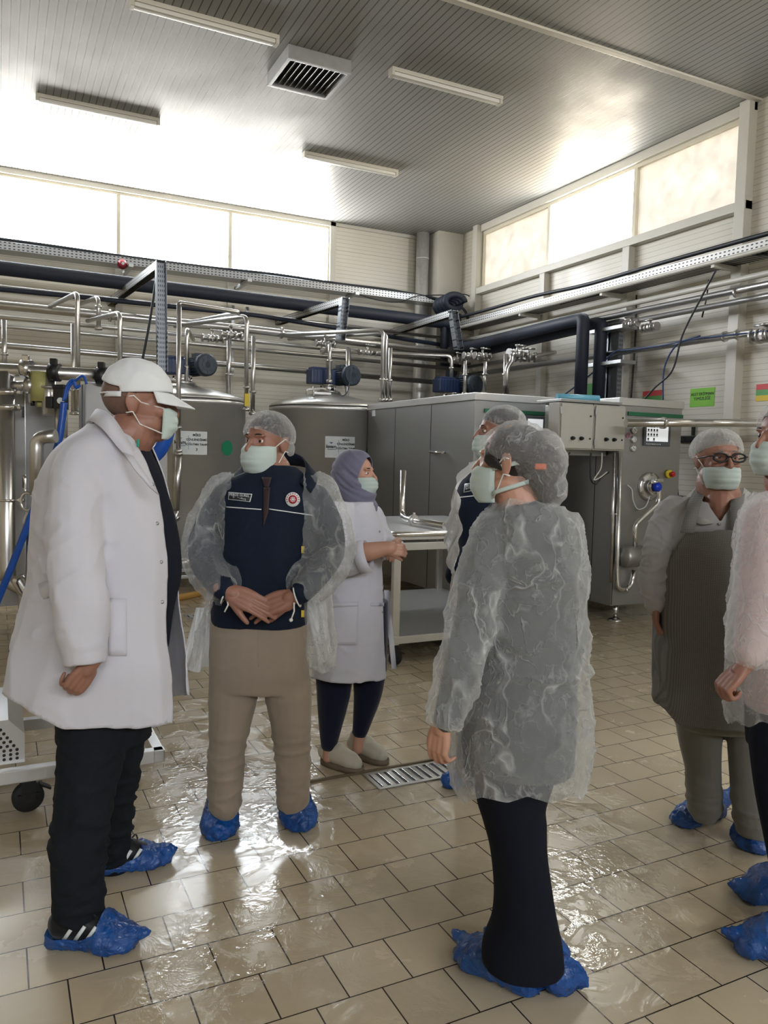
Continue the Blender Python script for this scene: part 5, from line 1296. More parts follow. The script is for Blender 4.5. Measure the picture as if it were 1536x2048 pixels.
# ---------------------------------------------------------------- man in white coat and cap (left)
def man_cap():
    s = Person('man seen from the side in a long white lab coat, white cap and dark jeans', 2.58, (215, 1830), None)
    F = face(104, -.06)
    s.head(s.P(277, 808), .255, F, (EZ+F*.02).normalized(), (s.P(228, 885), .088), jaw=1.25)
    b = s.body
    s.T(b, [(905, 160, 290, .12, 0), (960, 120, 300, .17, 0), (1100, 110, 325, .18, 0), (1250, 110, 320, .18, 0), (1400, 120, 300, .17, 0)], close=True)
    s.L(b, [(165, 1400, -.1, 50), (160, 1600, -.14, 34), (155, 1800, -.18, 24)]); s.L(b, [(250, 1400, .1, 48), (238, 1580, .15, 32), (228, 1700, .2, 22)])
    s.L(b, [(150, 920, -.16, 34), (150, 1110, -.26, 28), (172, 1330, -.32, 22)])
    # right hand, fingers curled back under the cuff
    s.hand(b, s.P(180, 1330, -.32), -EZ*.75-SR*.5-SD*.05, SD*.7-SR*.4+EZ*.3, .165, (.8, .9, 1.0, 1.0), (.35, .25), 1)
    s.finish()
    s.eyes(look=(0, -.05), brow='hair_grey')
    # cropped hair at the back of the head
    bm = NB(); ell(bm, s.H(0, -.055, .12), s.R_, s.F, s.U, .343*s.hh, .413*s.hh, .36*s.hh, 32)
    cut(bm, lambda c, n: (c-s.hc).dot(s.F)/s.hh > .02-.5*max(0, -(c-s.hc).dot(s.U)/s.hh-.02) or (c-s.hc).dot(s.U)/s.hh < -.3); s.part('hair', bm, 'hair_short')
    # mask hanging loosely over nose and chin
    s.mask(top=-.02, bot=-.44, puff=.7, wx=.235, ey=.32)
    # cap: crown, peak, back opening and strap
    bm = NB(); ell(bm, s.H(0, -.04, .17), s.R_, (s.F+s.U*.12).normalized(), (s.U-s.F*.12).normalized(), .375*s.hh, .45*s.hh, .405*s.hh, 56)
    bmesh.ops.subdivide_edges(bm, edges=bm.edges[:], cuts=1, use_grid_fill=True)
    def capcut(c, n):
        q = c-s.hc; x, y, z = q.dot(s.R_)/s.hh, q.dot(s.F)/s.hh, q.dot(s.U)/s.hh
        return z < .13+.12*y or (y < -.22 and z < .30-.35*abs(x) and z > .10)
    cut(bm, capcut)
    displace(bm, lambda p, n: .004*nz(p, 14, 14, 14, 1)+.003*nz(p, 34, 34, 30, 2))
    cp = solid(s.part('cap', bm, 'cap'), .003)
    bm = NB(); g = []
    for i in range(9):
        t_ = i/8; row = []
        for j in range(17):
            A = -1.15+2.3*j/16; rad = .40+.33*t_*cos(A*.95)
            row.append(bm.verts.new(s.H(sin(A)*(.365+.02*t_), .06+cos(A)*rad*.92-.02, .18-.16*t_*cos(A*.8)+.045*(1-cos(A))*.0-.05*abs(sin(A))**2*t_-.02)))
        g.append(row)
    for i in range(8):
        for j in range(16): bm.faces.new((g[i][j], g[i][j+1], g[i+1][j+1], g[i+1][j]))
    solid(s.part('cap_peak', bm, 'cap', parent=cp), .004)
    bm = NB(); P_ = [s.H(.365*sin(a), -.05-.395*cos(a), .095-.02*cos(a)) for a in [-1.2+2.4*i/14 for i in range(15)]]
    for i in range(14):
        u, v = P_[i], P_[i+1]; w = s.U*.03*s.hh*1.1; bm.faces.new([bm.verts.new(q) for q in (u-w, v-w, v+w, u+w)])
    bmesh.ops.remove_doubles(bm, verts=bm.verts, dist=1e-5); solid(s.part('cap_strap', bm, 'cap', parent=cp), .003)
    # dark jumper bulging out of the open coat
    bm = NB(); s.T(bm, [(868, 205, 285, .075, .02), (905, 170, 302, .10, .01), (960, 150, 324, .12, .02), (1050, 150, 350, .125, .03), (1125, 150, 359, .125, .035), (1170, 150, 356, .125, .035), (1215, 150, 345, .12, .035), (1300, 160, 335, .12, .03)])
    bm = fuse(bm, .009, 3); displace(bm, folds(.004, 6, 2, 4)); s.part('jumper', bm, 'sweater')
    bm = NB(); q = s.P(276, 886, -.085); obox(bm, q, SR, SD, EZ, .008, .006, .025, .002); s.part('jumper_zip', bm, simple('green_zip', srgb(40, 150, 130), .4))
    # jeans
    bm = NB(); s.T(bm, [(1330, 110, 300, .16, 0), (1420, 118, 298, .165, 0), (1475, 122, 296, .15, 0)])
    s.L(bm, [(190, 1400, -.08, 72), (186, 1470, -.1, 66), (170, 1600, -.14, 54), (160, 1700, -.17, 50), (156, 1770, -.18, 46), (158, 1815, -.19, 45)])
    s.L(bm, [(245, 1420, .1, 56), (240, 1500, .1, 48), (232, 1600, .15, 42), (228, 1680, .19, 36), (226, 1722, .22, 36)])
    bm = fuse(bm, .008, 2); displace(bm, lambda p, n: folds(.009, 5, 3, 2)(p, n)+(.011 if p.z < .4 else .005)*max(0, ridge(nz(p, 7, 7, 20, 3)))**2)
    s.part('jeans', bm, 'jeans')
    # coat
    bm = NB()
    s.T(bm, [(838, 196, 256, .085, .01), (858, 178, 268, .13, .005), (880, 148, 288, .185, 0), (910, 118, 304, .2, 0), (955, 90, 322, .205, 0), (1010, 78, 334, .205, 0), (1100, 72, 342, .205, 0), (1165, 68, 348, .205, 0), (1250, 48, 352, .215, 0), (1330, 30, 357, .23, 0), (1400, 18, 361, .24, 0), (1450, 12, 363, .245, 0), (1475, 10, 364, .245, 0)], p=2.2)
    s.L(bm, [(172, 915, -.12, 44), (156, 945, -.16, 48), (150, 1020, -.21, 50), (152, 1110, -.25, 49), (160, 1200, -.285, 45), (166, 1280, -.31, 38), (170, 1332, -.32, 34)], cap=False)
    s.L(bm, [(195, 915, .14, 44), (200, 1020, .2, 46), (210, 1150, .22, 42), (215, 1280, .2, 36)])
    bm = fuse(bm, .0085, 3)
    def hem(c, n):
        x, y, d = topx(c)
        if c.z < 0: return True
        hy = 1395+(x-15)/115*65 if x < 130 else (1460 if x < 270 else 1460-(x-270)*.2)
        if (c-s.P(170, 1336, -.32)).length < .075 and n.z < -.6: return True
        if y > hy-3 and d > s.D-.30: return True
        if d > s.D+.05 and x > 335 and y > 1392: return True
        # open front
        fx = 256+(y-850)*.55 if y < 925 else (297+(y-925)*.37 if y < 990 else (321+(y-990)*.07 if y < 1150 else (332+(y-1150)*.042)))
        if y < 846-(.0 if x > 205 else 0) : return True
        return x > fx-3 and d < s.D+.06
    cut(bm, hem)
    ff = folds(.015, 4.2, .7, 1.)
    def coatw(p, n):
        x, y, d = topx(p); a = ff(p, n)*min(1, max(.25, (y-860)/300))
        if 960 < y < 1300 and x < 230 and d < s.D-.1: a += .006*max(0, ridge(nz(p, 9, 9, 12, 6)))**3
        a += .004*max(0, ridge(nz(p, 5, 5, 3, 11)))**4+.012*max(0, ridge(nz(p, 3.4, 3.4, .55, 17)))**3*min(1, max(0, (y-900)/250))
        return a
    displace(bm, coatw)
    ct = solid(s.part('lab_coat', bm, 'coat'), .003)
    # collar, lapel, belt, pocket, snaps
    bm = NB(); A = [(195, 838, .12), (188, 828, .02), (196, 818, -.06), (222, 830, -.115), (245, 862, -.13), (270, 900, -.15)]; B = [(178, 848, .14), (172, 846, .02), (182, 842, -.10), (205, 858, -.165), (236, 895, -.185), (262, 922, -.20)]
    A2 = catmull([tuple(s.P(*q)) for q in A], 4); B2 = catmull([tuple(s.P(*q)) for q in B], 4)
    for i in range(len(A2)-1): bm.faces.new([bm.verts.new(q) for q in (A2[i], A2[i+1], B2[i+1], B2[i])])
    bmesh.ops.remove_doubles(bm, verts=bm.verts, dist=1e-5); solid(s.part('collar', bm, 'coat', parent=ct), .004)
    bm = NB(); bm.faces.new([bm.verts.new(s.P(*q)) for q in ((246, 905, -.205), (266, 912, -.205), (296, 955, -.20), (318, 990, -.185), (300, 975, -.215), (270, 940, -.22))]); solid(s.part('lapel', bm, 'coat', parent=ct), .004)
    bm = NB(); A = [(52, 1172, .0), (58, 1176, -.08), (80, 1166, -.17), (106, 1158, -.225)]; B = [(54, 1205, .0), (62, 1210, -.08), (84, 1202, -.17), (108, 1186, -.225)]
    A2 = catmull([tuple(s.P(*q)) for q in A], 4); B2 = catmull([tuple(s.P(*q)) for q in B], 4)
    for i in range(len(A2)-1): bm.faces.new([bm.verts.new(q) for q in (A2[i], A2[i+1], B2[i+1], B2[i])])
    bmesh.ops.remove_doubles(bm, verts=bm.verts, dist=1e-5); solid(s.part('half_belt', bm, 'coat', parent=ct), .006)
    me_co = None
    def onsurf(x, y):
        from mathutils.bvhtree import BVHTree
        nonlocal me_co
        if me_co is None:
            tb = bmesh.new(); tb.from_mesh(ct.data); me_co = BVHTree.FromBMesh(tb); tb.free()
        hit = me_co.ray_cast(EYE, ray(x, y).normalized()); return hit[0] or s.P(x, y, -.25)
    bm = NB(); g = []
    for i in range(9):
        row = []
        for j in range(7):
            x = 219+36*j/6; y = 1196+115*i/8; row.append(bm.verts.new(onsurf(x, y)-AZ*.006))
        g.append(row)
    for i in range(8):
        for j in range(6): bm.faces.new((g[i][j], g[i][j+1], g[i+1][j+1], g[i+1][j]))
    solid(s.part('pocket', bm, 'coat', parent=ct), .002)
    for x, y in ((305, 969), (314, 1047), (322, 1124), (324, 1204)):
        q = onsurf(x, y); bm = NB(); cyl(bm, q, q-AZ*.006, .0065, .005, 14); s.part('snap_button', bm, 'galv', parent=ct)
    # shoes with white stripes in covers
    s.cover(onz(108, 1885, 0), onz(272, 1893, 0), .06, .115, None, tip=.03, seed=1, low=True)
    s.cover(onz(192, 1745, 0), onz(340, 1722, 0), .056, .105, None, tip=.02, seed=2, low=True)
man_cap()

# ---------------------------------------------------------------- man in navy vest, open sheer gown
def sheet(rows):
    bm = NB(); g = [[bm.verts.new(v) for v in row] for row in rows]
    for i in range(len(g)-1):
        for j in range(len(g[0])-1): bm.faces.new((g[i][j], g[i][j+1], g[i+1][j+1], g[i+1][j]))
    return bm
def caster_on(o):
    from mathutils.bvhtree import BVHTree
    tb = bmesh.new(); tb.from_mesh(o.data); tr = BVHTree.FromBMesh(tb); tb.free()
    def f(x, y, lift=.004, fb=None):
        h_ = tr.ray_cast(EYE, ray(x, y).normalized())[0]
        return (h_ if h_ is not None else (fb or Vector((0, 0, 0))))-AZ*lift
    return f
def patch(s, f, quad, nx, ny, mat, name, parent, lift=.004, th=.0015):
    (ax, ay), (bx, by), (cx, cy), (dx, dy) = quad; rows = []
    for i in range(ny+1):
        v = i/ny; row = []
        for j in range(nx+1):
            u = j/nx; x = (ax*(1-u)+bx*u)*(1-v)+(dx*(1-u)+cx*u)*v; y = (ay*(1-u)+by*u)*(1-v)+(dy*(1-u)+cy*u)*v
            row.append(f(x, y, lift, s.P(x, y, -.15)))
        rows.append(row)
    return solid(s.part(name, sheet(rows), mat, parent=parent), th)

def man_navy():
    s = Person('man in navy vest, open sheer gown and beige trousers, hands clasped in front', 3.08, (520, 1655), None)
    F = face(-34, -.02)
    s.head(s.P(534, 888), .232, F, EZ, (s.P(548, 962), .075), jaw=1.12)
    b = s.body
    s.T(b, [(965, 440, 640, .1, 0), (1030, 425, 630, .13, 0), (1150, 430, 615, .14, 0), (1260, 435, 605, .13, 0)])
    s.L(b, [(455, 1250, 0, 45), (450, 1420, 0, 32), (447, 1600, 0, 22)]); s.L(b, [(585, 1250, 0, 45), (592, 1420, 0, 32), (592, 1590, 0, 22)])
    s.L(b, [(462, 1010, 0, 30), (420, 1108, -.03, 24), (452, 1178, -.215, 14)]); s.L(b, [(622, 1010, 0, 30), (650, 1105, -.03, 28), (600, 1188, -.2, 19)])
    # clasped hands: his right (picture left) lies over his left
    s.hand(b, s.P(456, 1183, -.23), SR*.93-EZ*.36-SD*.14, (SD*.8-EZ*.5), .198, (.22, .2, .2, .25), (.55, .1), -1, .03)
    s.hand(b, s.P(588, 1192, -.22), -SR*.93-EZ*.36-SD*.05, (SD*.8-EZ*.4), .195, (.3, .28, .3, .35), (.3, .3), 1, .03)
    s.finish()
    s.eyes(look=(-.35, .0), brow='hair', size=.05)
    s.mask(); s.hairnet(seed=2.2, r=(.42, .47, .40), cz=.17, low=.0, fx=.8, hairr=(.35, .415, .36))
    # gathered bunch of the net behind the ear
    bm = NB(); ell(bm, s.H(-.34, -.22, -.08), s.R_, s.F, s.U, .07*s.hh, .09*s.hh, .13*s.hh, 24); displace(bm, creases(.004, 3, 40)); s.part('net_bunch', bm, 'net')
    # trousers
    bm = NB(); s.T(bm, [(1205, 424, 610, .125, 0), (1260, 422, 614, .13, 0), (1330, 420, 618, .135, 0), (1375, 420, 618, .12, 0)])
    s.L(bm, [(470, 1345, 0, 50), (466, 1400, -.01, 49), (456, 1480, -.02, 39), (451, 1560, -.01, 36), (450, 1606, 0, 35)]); s.L(bm, [(570, 1345, 0, 49), (578, 1400, -.01, 47), (584, 1480, -.02, 37), (586, 1560, -.01, 34), (584, 1593, 0, 33)])
    bm = fuse(bm, .008, 2); displace(bm, lambda p, n: folds(.010, 5, 1.6, 7)(p, n)+(.007*max(0, ridge(nz(p, 6, 6, 20, 3)))**2 if p.z < .42 else .003*max(0, ridge(nz(p, 6, 6, 12, 4)))**3))
    tr_ = s.part('trousers', bm, 'beige')
    bm = NB(); ft = caster_on(tr_); sweep(bm, [ft(517, y_, -.001, s.P(517, y_, -.13)) for y_ in range(1250, 1345, 12)], .002, 8); s.part('fly_seam', bm, 'beige', parent=tr_)
    # jacket body (vest) with collar
    bm = NB(); s.T(bm, [(930, 512, 592, .07, .01), (948, 486, 612, .09, 0), (970, 446, 632, .11, 0), (1000, 436, 634, .13, 0), (1060, 436, 626, .15, 0), (1130, 434, 622, .16, 0), (1190, 430, 616, .155, 0), (1225, 424, 614, .145, 0), (1246, 424, 614, .14, 0)])
    s.L(bm, [(452, 995, 0, 28), (424, 1050, .0, 32), (410, 1110, -.03, 32), (430, 1158, -.16, 25), (448, 1180, -.22, 20)]); s.L(bm, [(632, 995, 0, 28), (652, 1050, .0, 33), (658, 1105, -.03, 32), (628, 1156, -.15, 25), (600, 1186, -.21, 20)])
    bm = fuse(bm, .008, 3); displace(bm, lambda p, n: folds(.005, 5, 3, 12)(p, n)+.003*max(0, ridge(nz(p, 6, 6, 9, 2)))**3)
    vs = s.part('navy_jacket', bm, 'navy'); f = caster_on(vs)
    bm = NB(); A = [(500, 945, -.02), (492, 925, .06), (520, 905, .12), (570, 902, .12), (604, 915, .06), (612, 940, -.03), (600, 965, -.09)]; B = [(478, 965, -.06), (470, 948, .06), (510, 935, .14), (575, 930, .14), (622, 938, .06), (634, 962, -.05), (622, 985, -.12)]
    A2 = catmull([tuple(s.P(*q)) for q in A], 4); B2 = catmull([tuple(s.P(*q)) for q in B], 4)
    solid(s.part('collar', sheet([[Vector(q) for q in A2], [Vector(q) for q in B2]]), 'navy', parent=vs), .006)
    patch(s, f, [(524, 955), (544, 955), (538, 975), (530, 975)], 3, 3, 'tie', 'tie_knot', vs, .012)
    patch(s, f, [(528, 975), (541, 975), (537, 1025), (527, 1055)], 3, 8, 'tie', 'tie', vs, .008)
    # name badge, piping line and round emblem
    patch(s, f, [(458, 984), (505, 988), (501, 1004), (457, 999)], 6, 3, 'white', 'badge_border', vs, .006)
    bd = patch(s, f, [(459.5, 985.5), (503.5, 989.5), (499.5, 1002.5), (458.5, 997.8)], 6, 3, 'ink', 'name_badge', vs, .0085)
    c0, c1 = f(458, 992, .012, s.P(458, 992)), f(503, 996, .012, s.P(503, 996)); ex = (c1-c0).normalized(); ey = (EZ-ex*EZ.dot(ex)).normalized(); m_ = (c0+c1)/2
    for q in (m_,): pass
    text_mesh('lettering', 'FERDİ GÜREL\nİl Müdürü', .0135, m_-AZ*.004, ex, ey, M['white'], bd, spacing=.95)
    for (xa, ya, xb, yb) in ((453, 1013, 523, 1018), (538, 1017, 628, 1030)):
        patch(s, f, [(xa, ya), (xb, yb), (xb, yb+2), (xa, ya+2)], 10, 1, 'white', 'piping', vs, .003)
    c = f(586, 999, .008, s.P(586, 999)); n_ = (-AZ+SR*.15).normalized(); ex = n_.cross(EZ).normalized()*-1; ey = EZ
    bm = NB(); cyl(bm, c, c+n_*.002, .0275, n=32); em = s.part('round_emblem', bm, 'white', parent=vs)
    bm = NB()
    for k in range(16): A = 2*pi*k/16; q = c+(ex*cos(A)+ey*sin(A))*.0225+n_*.002; cyl(bm, q, q+n_*.001, .0022, n=8)
    cyl(bm, c+n_*.002, c+n_*.003, .0165, n=28); s.part('emblem_ring', bm, simple('emblem_red', srgb(176, 40, 52), .5), parent=em)
    bm = NB(); 
    for k in range(8): A = 2*pi*k/8; q = c+(ex*cos(A)+ey*sin(A))*.008+n_*.003; cyl(bm, q, q+n_*.001, .0026, n=8)
    cyl(bm, c+n_*.003, c+n_*.004, .0045, n=12); s.part('emblem_centre', bm, 'white', parent=em)
    for y in (1100, 1228): patch(s, f, [(603, y-8), (609, y-8), (609, y+6), (603, y+6)], 2, 3, 'yellow', 'yellow_patch', vs, .008)
    # gown: shoulders, sleeves and back, open in front
    bm = NB(); s.T(bm, [(945, 478, 620, .11, .02), (965, 432, 648, .14, .01), (1000, 412, 664, .17, .01), (1060, 416, 664, .19, .02), (1130, 420, 662, .2, .03), (1200, 412, 664, .21, .04), (1260, 395, 670, .22, .05), (1320, 378, 672, .23, .06), (1350, 368, 674, .23, .06)], p=2.1)
    s.L(bm, [(450, 990, 0, 43), (418, 1050, -.01, 44), (404, 1110, -.04, 42), (424, 1158, -.16, 34), (444, 1180, -.225, 29), (454, 1188, -.24, 26)], cap=False)
    s.L(bm, [(635, 990, 0, 44), (656, 1050, -.01, 46), (666, 1105, -.04, 44), (634, 1160, -.15, 35), (606, 1186, -.215, 29), (594, 1194, -.23, 26)], cap=False)
    bm = fuse(bm, .008, 3)
    def gc(c, n):
        x, y, d = topx(c); armL = y < 1215 and (x < 455) and y > 960; 
        if y > 1200 and d < s.D-.13: return x > 400 and x < 640
        if y > 1338+8*sin(x*.09): return True
        lx = 462 if y < 980 else (452-(y-980)*.06 if y < 1180 else 430-(y-1180)*.25); rx = 606 if y < 1150 else (606+(y-1150)*.05)
        if y < 965: lx -= 0
        onarm = (c-s.P(430, 1165, -.16)).length < .10 or (c-s.P(625, 1165, -.16)).length < .10
        if y < 930: return True
        if d < s.D+.06 and lx < x < rx:
            return not onarm or y > 1212
        if onarm and n.dot(SR)*(1 if x < 520 else -1) > .75 and (c-s.P(451, 1192, -.22)).length < .05: return True
        return False
    cut(bm, gc); displace(bm, creases(.011, 5, 9.)); gw = s.part('sheer_gown', bm, 'gown')
    # flared lower panels hanging at both sides
    for pts, sd, nm in ((((392, 1215), (422, 1215), (420, 1338), (362, 1342)), 3., 'gown_panel'), (((606, 1200), (648, 1180), (668, 1330), (640, 1325)), 8., 'gown_panel')):
        rows = []
        for i in range(25):
            v = i/24; row = []
            for j in range(19):
                u = j/18; x = (pts[0][0]*(1-u)+pts[1][0]*u)*(1-v)+(pts[3][0]*(1-u)+pts[2][0]*u)*v; y = (pts[0][1]*(1-u)+pts[1][1]*u)*(1-v)+(pts[3][1]*(1-u)+pts[2][1]*u)*v
                row.append(s.P(x+4*v*sin(u*14+sd+v*3), y+5*v*sin(u*9+sd), .07+.05*v*sin(u*11+v*2.5+sd)+.02*sin(u*23+sd)))
            rows.append(row)
        s.part(nm, sheet(rows), 'gown_flare', parent=gw)
    for (x, y, x2, y2) in ((456, 1197, 449, 1224), (588, 1205, 582, 1240)):
        bm = NB(); a, b_ = s.P(x, y, -.25), s.P(x2, y2, -.25); sweep(bm, [a, a.lerp(b_, .5)+SR*.006, b_], .003, 8)
        if x > 500: bmesh.ops.create_uvsphere(bm, u_segments=10, v_segments=8, radius=.007, matrix=Matrix.Translation(b_))
        s.part('cuff_tie', bm, 'elastic', parent=gw)
    for c_, ax_, r_ in ((s.P(451, 1188, -.215), SR*.9-EZ*.4, .037), (s.P(594, 1194, -.225), SR*.9+EZ*.35, .037)):
        bm = NB(); a, b_, _ = frame_of(ax_); sweep(bm, [c_+a*(r_*cos(t_))+b_*(r_*sin(t_)) for t_ in [i*2*pi/24 for i in range(25)]], .0028, 8); s.part('cuff', bm, 'elastic', parent=gw)
    s.cover(onz(446, 1628, 0), onz(436, 1684, 0), .062, .115, onz(448, 1622, 0), tip=.0, seed=3)
    s.cover(onz(584, 1616, 0), onz(604, 1666, 0), .062, .115, onz(584, 1612, 0), tip=.0, seed=4)
    bm = NB(); ell(bm, onz(447, 1632, 0)+EZ*.09, SR, SD, EZ, .055, .06, .06); ell(bm, onz(586, 1618, 0)+EZ*.09, SR, SD, EZ, .052, .06, .06); s.part('sock', bm, 'shoe_black')
man_navy()

# ---------------------------------------------------------------- woman in headscarf and white coat
def woman_scarf():
    s = Person('woman in a grey headscarf, white lab coat, navy leggings and beige work shoes', 3.78, (700, 1540), None)
    F = face(68, .02)
    s.head(s.P(714, 950), .205, F, EZ, (s.P(703, 1010), .055), ears=False, jaw=1.0)
    b = s.body
    s.T(b, [(1010, 660, 745, .1, 0), (1060, 655, 758, .13, 0), (1150, 655, 758, .13, 0), (1250, 650, 762, .14, 0), (1340, 650, 760, .13, 0)])
    s.L(b, [(668, 1330, 0, 34), (668, 1400, 0, 30), (662, 1460, 0, 22), (657, 1500, 0, 17), (656, 1515, 0, 17)]); s.L(b, [(738, 1330, .08, 32), (736, 1400, .08, 28), (728, 1440, .08, 22), (717, 1480, .08, 17), (716, 1498, .08, 17)])
    s.L(b, [(676, 1035, -.1, 18), (668, 1112, -.15, 17), (722, 1106, -.24, 19), (770, 1097, -.26, 14), (780, 1096, -.26, 13)], bare=True); s.L(b, [(730, 1035, .1, 24), (740, 1100, .1, 20), (790, 1092, -.15, 14)])
    s.hand(b, s.P(772, 1096, -.26), SR*.95-EZ*.1+SD*.1, SD*.85-EZ*.3, .15, (.95, .95, .95, .95), (.4, .5), -1, .0)
    s.hand(b, s.P(792, 1086, -.16), -SD*.9-SR*.25-EZ*.2, -SR*.2-EZ*.9, .15, (.7, .8, .8, .8), (.4, .5), 1, .0)
    s.finish(skin='skin_b'); s.eyes(look=(0, 0), lid='skin_b', brow='hair'); s.mask(bot=-.46, puff=.9, top=-.04)
    # scarf wrapped round head and neck
    bm = NB(); H_ = s.H; ell(bm, H_(0, -.08, .12), s.R_, s.F, s.U, .42*s.hh, .52*s.hh, .47*s.hh, 28); ell(bm, H_(0, -.12, -.12), s.R_, s.F, s.U, .43*s.hh, .45*s.hh, .44*s.hh, 28)
    limb(bm, [(H_(0, -.1, -.25), .39*s.hh), (H_(0, -.02, -.46), .36*s.hh), (H_(0, .08, -.62), .37*s.hh), (H_(0, .16, -.74), .30*s.hh)], n=24)
    bm = fuse(bm, .007, 3)
    def sc(c, n):
        q = c-s.hc; x, y, z = q.dot(s.R_)/s.hh, q.dot(s.F)/s.hh, q.dot(s.U)/s.hh
        return y > .10 and ((z-.02)/.40)**2+(x/.34)**2 < 1 and z > -.42
    cut(bm, sc)
    def sw(p, n):
        q = p-s.hc; y, z = q.dot(s.F)/s.hh, q.dot(s.U)/s.hh; w = z*1.0+y*.75
        return .013*max(0, ridge(noise.noise(Vector((w*4.5+nz(p, 5, 5, 5)*.6, q.dot(s.R_)*3, 2)))))**2*(1 if z < .1 else .35)+.003*nz(p, 12, 12, 12)
    displace(bm, sw); solid(s.part('headscarf', bm, 'scarf'), .003)
    # leggings
    bm = NB(); s.L(bm, [(668, 1300, 0, 40), (668, 1370, 0, 36), (665, 1410, 0, 31), (661, 1450, 0, 24), (658, 1488, 0, 17)], cap=True); s.L(bm, [(738, 1300, .08, 38), (738, 1350, .08, 34), (735, 1390, .08, 29), (727, 1430, .08, 22), (720, 1463, .08, 16)])
    s.T(bm, [(1200, 660, 776, .12, .02), (1260, 655, 776, .13, .02), (1330, 648, 774, .13, .02), (1340, 648, 774, .12, .02)])
    bm = fuse(bm, .008, 2); s.part('leggings', bm, 'leggings')
    # coat
    bm = NB(); s.T(bm, [(1000, 672, 748, .10, 0), (1018, 652, 752, .14, 0), (1045, 645, 764, .16, 0), (1090, 645, 772, .17, 0), (1140, 642, 768, .165, 0), (1200, 638, 772, .175, 0), (1270, 630, 776, .19, 0), (1340, 624, 778, .2, 0), (1372, 620, 778, .2, 0)])
    s.L(bm, [(680, 1022, -.1, 30), (672, 1060, -.14, 33), (668, 1105, -.17, 33), (690, 1122, -.21, 29), (720, 1115, -.24, 26), (734, 1112, -.25, 25)], cap=False)
    s.L(bm, [(745, 1030, .1, 24), (758, 1070, .1, 24), (778, 1095, -.02, 20), (796, 1098, -.08, 18)], cap=False)
    bm = fuse(bm, .008, 3)
    def cc(c, n):
        x, y, d = topx(c)
        if y > 1356+10*sin((x-620)/52.) : return True
        if (c-s.P(734, 1112, -.25)).length < .07 and n.dot(SR) > .7: return True
        if y < 1004: return True
        return y > 1120 and x > 764+(y-1120)*.028 and d < s.D+.12
    cut(bm, cc); displace(bm, lambda p, n: folds(.006, 4.5, 1.2, 21)(p, n)+.005*max(0, ridge(nz(p, 8, 8, 8, 5)))**4)
    ct = solid(s.part('lab_coat', bm, 'coat'), .003); f = caster_on(ct)
    patch(s, f, [(657, 1205), (717, 1203), (716, 1290), (656, 1290)], 8, 8, 'coat', 'pocket', ct, .006)
    patch(s, f, [(657, 1205), (717, 1203), (717, 1212), (657, 1214)], 8, 2, 'coat', 'pocket_hem', ct, .010)
    patch(s, f, [(741, 1205), (768, 1205), (768, 1212), (741, 1212)], 4, 1, 'coat', 'pocket_flap', ct, .006)
    # turned-up cuff
    bm = NB(); a0, a1 = s.P(716, 1116, -.245), s.P(737, 1110, -.255); a, b_, d = frame_of(a1-a0); n = 20
    for rr in (.074,):
        R1 = [bm.verts.new(a0+a*rr*cos(2*pi*i/n)+b_*rr*sin(2*pi*i/n)) for i in range(n)]; R2 = [bm.verts.new(a1+a*rr*.95*cos(2*pi*i/n)+b_*rr*.95*sin(2*pi*i/n)) for i in range(n)]
        for i in range(n): bm.faces.new((R1[i], R1[(i+1) % n], R2[(i+1) % n], R2[i]))
    solid(s.part('cuff', bm, 'coat', parent=ct), .005)
    for x, y in ((759, 1063), (762, 1116), (765, 1172), (764, 1224)):
        q = f(x, y, .0, s.P(x, y, -.15)); bm = NB(); cyl(bm, q, q-AZ*.005, .0055, n=12); s.part('snap_button', bm, 'galv', parent=ct)
    # far coat flap seen beyond the opening
    rows = [[s.P(768+(x*10)+i*.9, 1180+i*9.3, .1+.02*sin(x*3+i*.4)) for x in (0, .5, 1.)] for i in range(18)]
    s.part('coat_flap', sheet(rows), 'coat', parent=ct)
    # slip-on work shoes
    for heel, toe, seed in (((645, 1524), (722, 1546), 1), ((703, 1506), (772, 1530), 2)):
        h0, t0 = onz(*heel, 0), onz(*toe, 0); d = (t0-h0).normalized(); L_ = (t0-h0).length; sd = d.cross(EZ)
        bm = NB(); limb(bm, [(h0+d*.02+EZ*.06, .042), (h0+d*L_*.25+EZ*.058, .045), (h0+d*L_*.5+EZ*.055, .046), (h0+d*L_*.75+EZ*.045, .044), (t0-d*.035+EZ*.04, .036)], n=20); limb(bm, [(h0+d*.025+EZ*.06, .038), (h0+d*.03+EZ*.095, .036)], n=18); limb(bm, [(h0+d*.06+EZ*.075, .036), (h0+d*.10+EZ*.08, .038)], n=16)
        bm = fuse(bm, .005, 2)
        for v in bm.verts: v.co.z = max(.022, v.co.z)
        displace(bm, lambda p, n: .002*nz(p, 20, 20, 20, seed)); sh = s.part('work_shoe', bm, 'shoe_white')
        bm = NB(); n = 40; rr = []
        for z in (.0, .024):
            row = []
            for i in range(n):
                A = 2*pi*i/n; c_ = h0+d*L_*.5; w_ = .046+.008*cos(A); row.append(bm.verts.new(c_+d*(L_*.54*abs(cos(A))**.75*(1 if cos(A) > 0 else -1))+sd*w_*sin(A)*1.05+EZ*(z+.003*(z > 0)*sin(i*3))))
            rr.append(row)
        for i in range(n): bm.faces.new((rr[0][i], rr[0][(i+1) % n], rr[1][(i+1) % n], rr[1][i]))
        bm.faces.new(rr[0][::-1]); bm.faces.new(rr[1]); s.part('sole', bm, 'sole', parent=sh)
        bm = NB(); limb(bm, [(h0+d*.035+EZ*.1, .031), (h0+d*.04+EZ*.125, .028)], n=16); s.part('sock', bm, 'shoe_black')
        rows = [[h0+d*(L_*(.33+.24*v))+sd*(.03*u*(1-.2*v))+EZ*(.112-.03*v-.016*u*u) for u in (-1, -.5, 0, .5, 1)] for v in (0, .33, .66, 1)]
